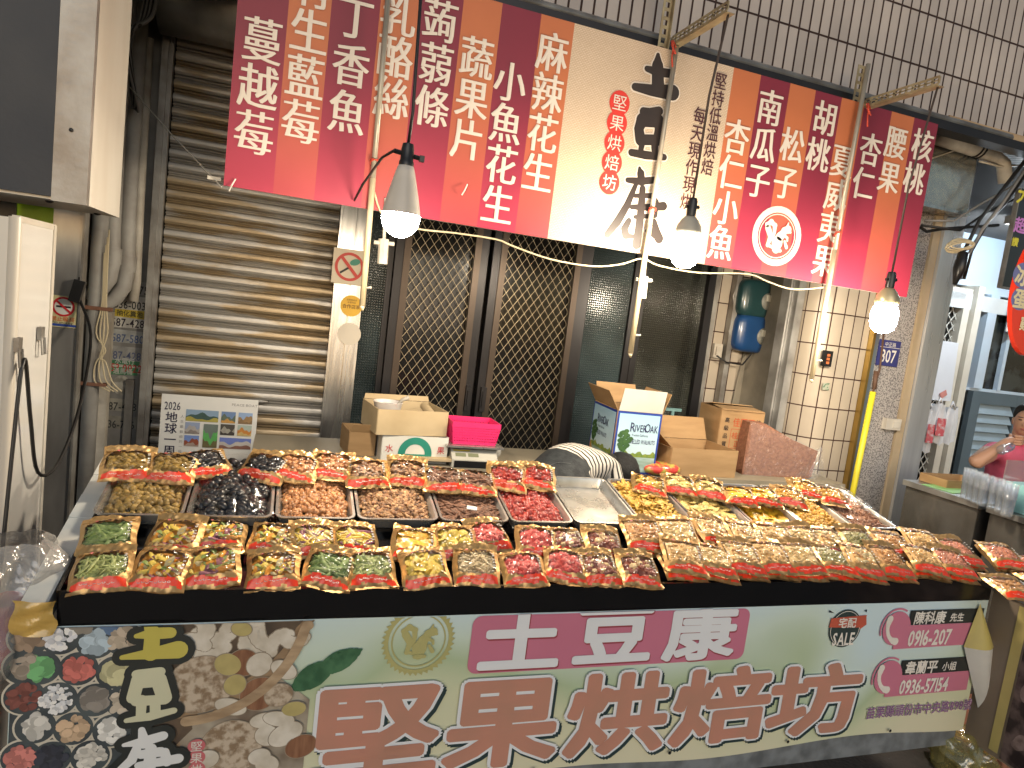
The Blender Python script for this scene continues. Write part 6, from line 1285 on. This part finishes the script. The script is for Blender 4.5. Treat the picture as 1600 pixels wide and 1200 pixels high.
g.tube([onb(Vector((1.15 + .03 * k, 2.80 + .012 * k, .93 - .004 * k * k))) for k in range(6)], .0014, 4)
part('jeans_stitching', g, mat('stitch', (.16, .17, .17), .7), o)
g = MB(); g.box(hc + Vector((.13, .01, -.06)), (.05, .03, .09), M=Matrix.Rotation(R(15), 3, 'Y')); solo('yellow_packet', g, mat('yellow_packet', (.75, .45, .02), .4), 'small yellow packet beside the head of the bending person', 'packet')

# ------------------------------------------------------------------ neighbouring stall on the right
YR = 5.3
def rq(mb, pts, Y, th=.03, mi=0): mb.poly([at(*q, Y) for q in pts][::-1], (0, th, 0), mi)
M_bl = mat('pale_blue_paint', (.46, .58, .70), .4, 0, col2=(.46, .52, .6), scale=2, detail=6); M_wal = mat('pale_wall', (.60, .62, .63), .5, 0, col2=(.50, .52, .53), scale=2.5, detail=7); M_wfr = mat('cream_frame', (.66, .62, .54), .4, scale=3); M_lv = mat('louvre_grey', (.10, .135, .16), .4, scale=3); M_lvs = mat('louvre_slat', (.30, .38, .44), .35, scale=5)
g = MB(); g.bx(4.2, 14, 5.5, 5.6, 0, 4.2); solo('neighbour_wall', g, M_wal, 'pale wall behind the neighbouring stall', 'wall')
t = thing('grille_window', (6.4, 5.4, 0), 'white framed window with a diamond grille behind the white board', 'window')
a, b, c_, d = at(1458, 470, YR), at(1508, 470, YR), at(1472, 750, YR), at(1425, 750, YR); X0, X1, Z0w, Z1w = 5.95, b.x, .3, at(1490, 466, YR).z
g = MB(); g.bx(X0, X1, 5.40, 5.42, Z0w, Z1w); part('pane', g, M_dglass, t)
g = MB()
pw, ph = .085, .12
for sgn in (1, -1):
    for k in range(-30, 60):
        z0 = Z0w + k * ph; z1_ = z0 + sgn * (X1 - X0) / pw * ph
        if sgn < 0: z0, z1_ = z0, z1_
        t0, t1 = (Z0w - z0) / (z1_ - z0), (Z1w - z0) / (z1_ - z0); lo, hi = max(0, min(t0, t1)), min(1, max(t0, t1))
        if hi - lo > .02: g.tube([(X0 + (X1 - X0) * q, 5.37 + .004 * sgn, z0 + (z1_ - z0) * q) for q in (lo, hi)], .005, 4, caps=False)
part('grille', g, M_white, t)
g = MB(); g.bx(X1, X1 + .09, 5.3, 5.45, 0, Z1w + .12); g.bx(X1 + .1, X1 + .19, 5.25, 5.45, 0, Z1w + .16); g.bx(5.6, X1, 5.3, 5.45, Z1w, Z1w + .12); part('frame', g, M_wfr, t)
t = thing('white_board', (6.3, 5.25, 1.4), 'white board with a small red stamp hanging on the grille window', 'board')
g = MB(); rq(g, [(1463, 531), (1498, 536), (1485, 627), (1444, 624)], 5.22, .02); part('board', g, mat('pale_board', (.66, .68, .74), .3, amt=.1), t)
g = MB(); p = at(1474, 616, 5.21); g.box(p, (.09, .004, .06), M=Matrix.Rotation(R(-30), 3, 'Y')); part('red_stamp', g, mat('stamp_pink', (.62, .25, .22), .5), t)
for i, (px, py, lab, w, h, rd) in enumerate(((1446, 672, 'leftmost white carrier bag with red print hanging under the white board', .20, .42, 1), (1462, 662, 'biggest white carrier bag hanging between the two others under the white board', .24, .40, 1), (1482, 664, 'rightmost carrier bag hanging below the white board', .20, .36, 0))):
    p = at(px, py, 5.12 - .03 * (i == 1)); t = thing('carrier_bag', p + Vector((0, 0, -h / 2)), lab, 'bag', 'carrier bags hanging under the white board')
    g = MB(); q = rng.uniform(0, 6, 4)
    g.grid(lambda u, v: p + Vector((((u - .5) * w * (.55 + .5 * math.sin(min(1, (1 - v) * 1.6) * math.pi / 2))), -.05 * math.sin(math.pi * u) - .015 * math.sin(u * 15 + q[0]), (v - .5) * h + .02 * math.sin(u * 7 + q[1]))), 12, 12)
    g.grid(lambda u, v: p + Vector((((u - .5) * w * (.55 + .5 * math.sin(min(1, (1 - v) * 1.6) * math.pi / 2))), .03, (v - .5) * h)), 4, 6); part('bag', g, mat('carrier_white', (.68, .68, .70), .35, 0, bump=.5, bscale=18), t, True)
    if rd:
        g = MB(); g.grid(lambda u, v: p + Vector(((u - .5) * w * .5, -.062 - .012 * math.sin(math.pi * u) - .012 * abs(math.sin(u * 3)), (v - .62) * h * .45)), 6, 5); part('red_print', g, mat('carrier_red', (.62, .10, .12), .5, 0, col2=(.68, .6, .6), scale=30, ramp=(.3, .5)), t, True)
    g = MB(); g.tube([p + Vector((-.03, -.01, h / 2)), p + Vector((0, 0, h / 2 + .06)), p + Vector((.03, -.01, h / 2))], .012, 6); part('handle', g, mat('carrier_white', (.68, .68, .70)), t, True)
t = thing('louvre_door', (6.9, 5.3, 0), 'grey blue louvred door leaf standing beside the seated person', 'door')
x0, x1 = at(1510, 640, YR).x, at(1592, 640, YR).x; zt = at(1545, 613, YR).z
g = MB(); g.bx(x0, x0 + .13, 5.26, 5.32, 0, zt); g.bx(x1 - .11, x1, 5.26, 5.32, 0, zt); g.bx(x0 + .13, x1 - .11, 5.262, 5.32, zt - .13, zt); g.bx(x0 + .13, x1 - .11, 5.262, 5.32, .45, .6); part('frame', g, M_lv, t)
g = MB(); z = .62
while z < zt - .16: g.box(((x0 + x1) / 2, 5.29, z + .05), (x1 - x0 - .25, .01, .115), M=Matrix.Rotation(R(-28), 3, 'X')); z += .098
part('slats', g, M_lvs, t); g = MB(); g.bx(x0 + .02, x1 - .02, 5.325, 5.335, .02, zt - .02); part('back_panel', g, M_black, t)
t = thing('sliding_window', (7.2, 5.4, zt), 'dark sliding window in pale blue frame above the louvred door', 'window')
zt2 = at(1560, 462, YR).z; xs0, xs1 = X1 + .2, x1 + 1.2
g = MB(); g.bx(xs0, xs1, 5.40, 5.42, zt + .02, zt2); part('pane', g, mat('window_dark', (.045, .05, .048), .12, 0, col2=(.02, .02, .02), scale=4, ramp=(.45, .55)), t)
g = MB(); xa, xb = at(1534, 540, YR).x, at(1575, 545, YR).x
g.bx(xa, xa + .13, 5.30, 5.38, zt + .03, zt2); g.bx(xb, xb + .05, 5.33, 5.38, zt + .03, zt2); g.bx(xs0, xs0 + .03, 5.33, 5.39, zt + .03, zt2); g.bx(xs0, xs1, 5.34, 5.395, zt2, zt2 + .05); g.bx(xs0, xs1, 5.34, 5.395, zt + .0, zt + .03); part('frame', g, M_bl, t)
g = MB(); p = at(1584, 500, 5.25); g.box(p, (.17, .012, .26)); solo('paper_notice', g, M_paper, 'white paper notice taped to the dark sliding window', 'notice')
g = MB(); g.bx(4.2, 9.5, 5.40, 5.49, zt2 + .06, 3.1); t = thing('blue_panel', (6.8, 5.45, zt2), 'pale blue panel above the neighbouring windows', 'panel'); part('panel', g, M_bl, t)
g = MB(); p0, p1 = at(1480, 415, 5.2), at(1568, 450, 5.2); g.bx(p0.x - .5, p1.x + 1.2, 5.3, 5.39, p0.z - .38, p0.z - .22); part('beam', g, M_wal, t)
t = thing('tube_lamp', (6.5, 4.4, 2.80), 'lit fluorescent tube under the neighbouring soffit', 'lamp')
g = MB(); g.bx(5.85, 7.15, 4.36, 4.44, 2.86, 2.93); g.bx(6.2, 6.24, 4.38, 4.42, 2.93, 2.97); g.bx(6.76, 6.8, 4.38, 4.42, 2.93, 2.97); part('housing', g, M_white, t)
g = MB(); g.tube([(5.9, 4.4, 2.835), (7.1, 4.4, 2.835)], .016, 12); part('tube', g, glow('tube_glow', 150, (.80, .92, 1.0)), t, True)
# stainless hood, conduit, cables
t = thing('duct_hood', (4.6, 3.5, 2.45), 'crumpled shiny metal duct hanging under the soffit right of the sign', 'duct')
g = MB(); a = at(1440, 322, 3.35); b = at(1524, 264, 3.35); g.bx(a.x - .05, b.x, 3.35, 3.8, a.z + .02, b.z + .12); part('casing', g, mat('crumpled_steel', (.40, .40, .38), .22, .8, col2=(.45, .45, .40), scale=5, bump=.9, bscale=5), t)
g = MB(); g.bx(a.x - .06, b.x + .012, 3.335, 3.81, a.z - .0, a.z + .018); part('lip', g, M_steel, t)
t = thing('drain_elbow', (4.5, 3.3, 2.6), 'pale drain pipe bending down under the upper facade at the right', 'pipe')
g = MB(); g.tube([at(1425, 195, 3.3), at(1455, 212, 3.3), at(1520, 233, 3.3), at(1556, 246, 3.3), at(1568, 256, 3.3), at(1571, 285, 3.3)], .042, 12); part('tube', g, M_pvcw, t, True)
g = MB()
for px, py in ((1526, 235), (1531, 237)): g.tube([at(px, py, 3.3) + Vector((.045 * math.sin(k) * .4, -.046 * math.cos(k), .046 * math.sin(k))) for k in np.linspace(0, 6.28, 12)], .006, 5)
part('clamp', g, M_black, t)
bund = [[(1610, 240), (1560, 305), (1530, 345), (1505, 395), (1496, 430)], [(1610, 252), (1565, 320), (1535, 358), (1512, 400), (1500, 436)], [(1610, 262), (1570, 318), (1545, 345), (1518, 392), (1506, 436)], [(1610, 215), (1540, 205), (1480, 200), (1440, 190)], [(1610, 228), (1560, 215), (1520, 202), (1440, 182)], [(1610, 258), (1560, 260), (1530, 252)], [(1445, 345), (1490, 345), (1530, 320), (1610, 275)], [(1440, 352), (1500, 360), (1545, 330), (1610, 300)], [(1455, 248), (1500, 232), (1535, 215)], [(1438, 355), (1448, 362), (1470, 358), (1560, 352)]]
for i, P in enumerate(bund):
    g = MB(); K = [at(px, py, 3.18 + .02 * i) for px, py in P]; g.tube(K, [.012, .010, .011, .009, .013, .006, .007, .008, .005, .01][i], 6); solo('cable', g, [M_cable, M_gcable, M_cable, M_cable, M_cable, M_pvcw, M_gcable, M_cable, M_pvcw, M_cable][i], 'loose electric cable in the tangle under the right end of the facade', 'cable', 'tangled cables right of the sign', smooth=True)
g = MB(); cc = at(1505, 388, 3.18)
for k in range(4): g.tube([cc + Vector(((.10 - .006 * k) * math.cos(a) - .03, -.02 * math.sin(a + k), .030 * math.sin(a) + .008 * k + .02 * math.cos(a))) for a in np.linspace(0, 6.28, 18)], .005, 5)
solo('cable_coil', g, M_ccable, 'coil of yellowish cable hanging on the right cable bundle', 'cable', smooth=True)
g = MB(); p = at(1501, 420, 3.18); g.tube([p + Vector((0, 0, .10)), p + Vector((-.01, 0, 0)), p + Vector((-.025, 0, -.10))], [.03, .035, .012], 8); solo('cable_joint', g, M_black, 'taped black cable joint hanging below the coil', 'joint', smooth=True)
# dark lettered sign and red oval sign at the edge
t = thing('black_menu_sign', (4.35, 3.25, 1.95), 'black sign with bright coloured characters at the right edge', 'sign')
a, b = at(1566, 447, 3.25), at(1580, 290, 3.25); BS = Plane((a.x, 3.248, a.z), (1, 0, 0), (0, 0, 1)); g = MB(); g.bx(a.x, a.x + .7, 3.25, 3.275, a.z, b.z); part('panel', g, mat('sign_black', (.012, .014, .02), .3, coat=.4), t)
g = MB(); x, y = BS.hit(1594, 352); BS.char(g, '超', x, y, .105, .001, off=.03); part('lettering', g, mat('neon_violet', (.55, .22, .62), .5), t)
g = MB(); x, y = BS.hit(1586, 378); BS.char(g, '讚', x, y, .06, .001, off=.03); x, y = BS.hit(1600, 305); BS.char(g, '大', x, y, .12, .001, off=.03); part('lettering', g, mat('neon_yellow', (.66, .62, .06), .5), t)
g = MB(); g.bx(a.x - .008, a.x - .0005, 3.247, 3.28, a.z - .01, b.z); g.bx(a.x, a.x + .7, 3.247, 3.28, a.z - .012, a.z - .001); part('edge', g, M_galv, t)
t = thing('red_oval_sign', (4.2, 2.9, 1.7), 'red oval food stall sign with cream characters cut by the right edge', 'sign')
c0 = at(1618, 458, 2.90); OS = Plane((c0.x, 2.872, c0.z), (1, 0, 0), (0, 0, 1)); n = 40
g = MB(); g.poly([(c0.x + .215 * math.cos(a), 2.90, c0.z + .375 * math.sin(a)) for a in np.linspace(0, 2 * math.pi, n + 1)[:-1]], (0, -.028, 0)); part('panel', g, mat('sign_red', (.68, .035, .012), .35, coat=.3, amt=.15), t)
for px, py, ch, sz in ((1598, 430, '冰', .13), (1594, 467, '蛋', .12), (1601, 506, '雞', .085)):
    x, y = OS.hit(px, py); g = MB(); OS.disc(g, x, y, sz * .62, .001, sz * .55); part('character_patch', g, mat('patch_violet', (.14, .16, .36), .5), t) if sz > .1 else None
    g = MB(); OS.char(g, ch, x, y, sz, .003, off=.03); part('lettering', g, mat('sign_cream', (.70, .62, .40), .5), t)
# counters
M_cs = mat('counter_steel', (.58, .55, .51), .20, .85, col2=(.40, .36, .31), scale=3, stretch=(1, 2, 1.5), detail=6, bump=.25, bscale=4)
for y0, y1, lab in ((2.63, 3.12, 'stainless counter unit with stacked cups against the granite column'), (2.02, 2.585, 'stainless counter unit nearest the pouches at the right edge')):
    t = thing('steel_counter', (4.1, (y0 + y1) / 2, 0), lab, 'counter', 'stainless counter units of the neighbouring stall')
    g = MB(); g.bx(3.71, 4.6, y0 + .012, y1 - .012, .06, .815); part('cabinet', g, M_cs, t)
    g = MB(); rr = .02; g.bx(3.69, 4.62, y0, y1, .818, .85); part('worktop', g, M_steelb, t)
    for x, y in ((3.75, y0 + .05), (4.5, y0 + .05), (3.75, y1 - .05), (4.5, y1 - .05)):
        g = MB(); g.tube([(x, y, 0), (x, y, .06)], .02, 8); part('foot', g, M_black, t)
p = atz(1447, 748, .86); t, fp, lp = carton('shallow_carton', (3.98, 3.02, .852), (.34, .18, .05), 0, 'shallow brown carton lid on the counter against the column', M_card)
g = MB(); g.box((3.82, 2.92, .8535), (.22, .19, .003), M=Matrix.Rotation(R(8), 3, 'Z')); solo('green_sheet', g, mat('green_sheet', (.26, .55, .20), .5), 'bright green sheet lying flat on the steel counter', 'sheet')
M_cup = film('clear_cup', (.93, .96, 1), .10, .08, .3, 12, .16, (.72, .78, .86))
for k, (px, py) in enumerate(((1508, 778), (1516, 782), (1525, 786), (1534, 790), (1550, 795), (1562, 800), (1572, 806))):
    p = atz(px, py, .852); t = thing('cup_stack', p, '%s stack of clear plastic cups from the left on the steel counter' % ORD[k + 1], 'cups', 'stacks of clear plastic cups')
    g = MB()
    for j in range(7): g.lathe(p + Vector((0, 0, .012 * j)), [(.026, .0), (.030, .09), (.033, .094), (.033, .098), (.031, .098)], 12)
    part('cups', g, M_cup, t, True)
p = atz(1592, 800, .853); g = MB(); g.box(p + Vector((.06, 0, .075)), (.20, .14, .15)); t = thing('teal_box', p, 'pale teal plastic box on the counter at the right edge', 'box'); part('body', g, mat('teal_plastic', (.30, .60, .62), .35), t)
g = MB(); g.box(p + Vector((.0, -.072, .09)), (.05, .004, .035), M=Matrix.Rotation(R(-35), 3, 'Y')); part('sticker', g, M_paper, t)
g = MB(); g.box(p + Vector((.09, .10, .16)), (.22, .006, .20)); solo('acrylic_stand', g, film('acrylic', (1, 1, 1), .12, .03, .05, 3, .10, (.8, .8, .8)), 'clear acrylic stand behind the teal box', 'stand')

# seated person drinking from a bottle at the right edge
loc = Vector((5.35, 3.62, 0))
hd = at(1607, 662, 3.60)
V = [(5.45, 3.72, .50), (5.45, 3.70, .72), (5.44, 3.68, .92), (5.44, 3.67, 1.03), (hd.x, 3.64, hd.z - .11), (hd.x, 3.62, hd.z - .02), (hd.x, 3.62, hd.z + .05),
     (5.22, 3.68, .99), tuple(at(1521, 724, 3.48)), tuple(at(1560, 699, 3.44)), tuple(at(1574, 689, 3.43)), tuple(at(1584, 686, 3.43)),
     (5.64, 3.68, .98), (5.72, 3.58, .74), (5.62, 3.40, .66), (5.55, 3.33, .66),
     (5.35, 3.70, .47), (5.33, 3.30, .48), (5.33, 3.28, .08), (5.33, 3.18, .04), (5.56, 3.70, .47), (5.58, 3.30, .48), (5.58, 3.28, .08), (5.58, 3.18, .04)]
E_ = [(0, 1), (1, 2), (2, 3), (3, 4), (4, 5), (5, 6), (2, 7), (7, 8), (8, 9), (9, 10), (10, 11), (2, 12), (12, 13), (13, 14), (14, 15), (0, 16), (16, 17), (17, 18), (18, 19), (0, 20), (20, 21), (21, 22), (22, 23)]
RR = [(.17, .14), (.175, .13), (.165, .11), (.08, .07), (.052, .055), (.075, .085), (.078, .088), .075, .052, .036, .028, .024, .075, .05, .035, .03, .085, .065, .05, .04, .085, .065, .05, .04]
def paint2(c):
    if c.z < .56: return 1
    if c.x < 5.10 and (c - Vector((5.13, 3.66, .96))).length > .12: return 2
    if c.z > 1.06 or (c.x < 5.32 and c.y < 3.52): return 2
    return 0
o = body('person', V, E_, RR, 0, '', [mat('pink_shirt', (.78, .13, .22), .7, scale=12), M_jean, M_skin], paint2, loc)
props(o, 'person in a bright pink shirt drinking from a clear bottle at the right edge', 'person')
hc = Vector((hd.x, 3.62, hd.z + .02)); fd = Vector((-.86, -.51, 0)); fs = Vector((-fd.y, fd.x, 0)); FM = Matrix((fs, -fd, (0, 0, 1))).transposed()  # face turned towards the stall
g = MB(); g.ell(hc - fd * .028 + Vector((0, 0, .040)), (.090, .098, .098), M=FM, n=22, k=14, fn=lambda q: q if q.y > -.35 or q.z > .45 else Vector((q.x, q.y * .5, q.z))); part('hair', g, M_hair, o, True)
g = MB(); g.ell(hc + fd * .030 - Vector((0, 0, .020)), (.076, .074, .102), M=FM, n=18, k=12); g.ell(hc + fd * .106 - Vector((0, 0, .028)), (.014, .017, .020), M=FM); part('face', g, M_skin, o, True)
for sg in (-1, 1):
    g = MB(); g.ell(hc + fd * .096 + fs * .030 * sg + Vector((0, 0, .004)), (.014, .008, .005), M=FM); part('eye', g, M_ink, o, True)
    g = MB(); g.ell(hc + fd * .094 + fs * .032 * sg + Vector((0, 0, .024)), (.019, .008, .003), M=FM); part('eyebrow', g, M_ink, o, True)
    g = MB(); g.ell(hc + fs * .078 * sg - Vector((0, 0, .015)), (.012, .018, .028), M=FM); part('ear', g, M_skin, o, True)
g = MB(); g.ell(hc + fd * .100 - Vector((0, 0, .064)), (.022, .009, .008), M=FM); part('mouth', g, mat('lips', (.42, .13, .11), .4), o, True)
g = MB(); hp = at(1582, 687, 3.43)
for k in range(4): g.tube([hp + Vector((-.012 + .004 * k, -.010, -.030 + .019 * k)), hp + Vector((.025 + .003 * k, -.040, -.024 + .018 * k)), hp + Vector((.060, -.034, -.020 + .016 * k)), hp + Vector((.075, -.012, -.016 + .014 * k))], [.010, .0095, .009, .007], 8)
g.tube([hp + Vector((-.01, .01, .02)), hp + Vector((.02, .035, .03)), hp + Vector((.05, .035, .02))], [.011, .010, .008], 8); part('fingers', g, M_skin, o, True)
b0 = at(1563, 704, 3.385); bd = (at(1610, 684, 3.47) - b0).normalized(); t = thing('water_bottle', b0, 'clear plastic water bottle held up to the mouth', 'bottle')
g = MB(); g.lathe(b0, [(0, 0), (.030, .003), (.034, .015), (.032, .03), (.034, .05), (.032, .075), (.034, .10), (.033, .13), (.024, .155), (.013, .172), (.013, .185)], 18, axis=bd); part('bottle', g, film('bottle_plastic', (.92, .96, 1), .14, .05, .5, 30, .14, (.7, .8, .92)), t, True)
g = MB(); g.lathe(b0 + bd * .16, [(.016, .0), (.016, .014)], 14, axis=bd); part('neck_ring', g, mat('blue_cap', (.05, .22, .62), .4), t, True)
g = MB(); g.bx(5.22, 5.68, 3.5, 3.95, .38, .42); t = thing('stool', (5.45, 3.72, 0), 'plain stool under the seated person in pink', 'stool'); part('seat', g, M_black, t)
for x, y in ((5.25, 3.53), (5.65, 3.53), (5.25, 3.92), (5.65, 3.92)):
    g = MB(); g.bx(x - .015, x + .015, y - .015, y + .015, 0, .38); part('leg', g, M_black, t)

# crumpled plastic bags ------------------------------------------------------
g = MB(); q = rng.uniform(0, 6, 6); c0 = Vector((-.63, 1.95, .62))
def bagfn(u, v):
    a = u * 2 * math.pi; r_ = (.06 + .13 * math.sin(math.pi * min(1, v * .9 + .1)) ** .7) * (1 + .18 * math.sin(a * 4 + q[0] + v * 5) + .10 * math.sin(a * 9 + q[1] - v * 7))
    return c0 + Vector((r_ * math.cos(a) * .9 - .05 * v + .09 * v * v, r_ * math.sin(a), .36 * v - .12))
g.grid(bagfn, 48, 20); solo('plastic_bag', g, film('crumple_bag', (.97, .97, .97), .12, .16, 1., 16, .30, (.55, .53, .50)), 'crumpled see through plastic bag hanging left of the stall rail', 'bag', smooth=True)
g = MB(); g.grid(lambda u, v: (-.60 + .06 * math.cos(u * 6.28) * (1 - .4 * v), 1.9 + .05 * math.sin(u * 6.28), .56 + .16 * v), 16, 4); solo('red_scrap', g, mat('red_scrap', (.40, .05, .07), .5), 'dull red wrapper showing through the left plastic bag', 'wrapper', smooth=True)
g = MB(); c1 = atz(1500, 1172, .06); q = rng.uniform(0, 6, 4)
g.ell(c1 + Vector((0, 0, 0)), (.13, .11, .085), n=30, k=18, fn=lambda p: p * (1 + .16 * math.sin(p.x * 6 + q[0]) * math.sin(p.y * 7 + q[1]) + .10 * math.sin(p.z * 9 + p.x * 11 + q[2]))); solo('plastic_bag', g, film('yellow_bag', (.95, .90, .55), .14, .12, 1., 14, .22, (.55, .50, .20)), 'crumpled yellowish plastic bag on the ground by the stall corner', 'bag', smooth=True)
g = MB(); g.box((3.05, 1.92, .02), (.5, .5, .04)); solo('ground_mat', g, mat('terracotta', (.30, .13, .08), .8, scale=7), 'reddish mat on the ground under the side table', 'mat')

bpy.data.objects.remove(_co)
bpy.context.view_layer.update()
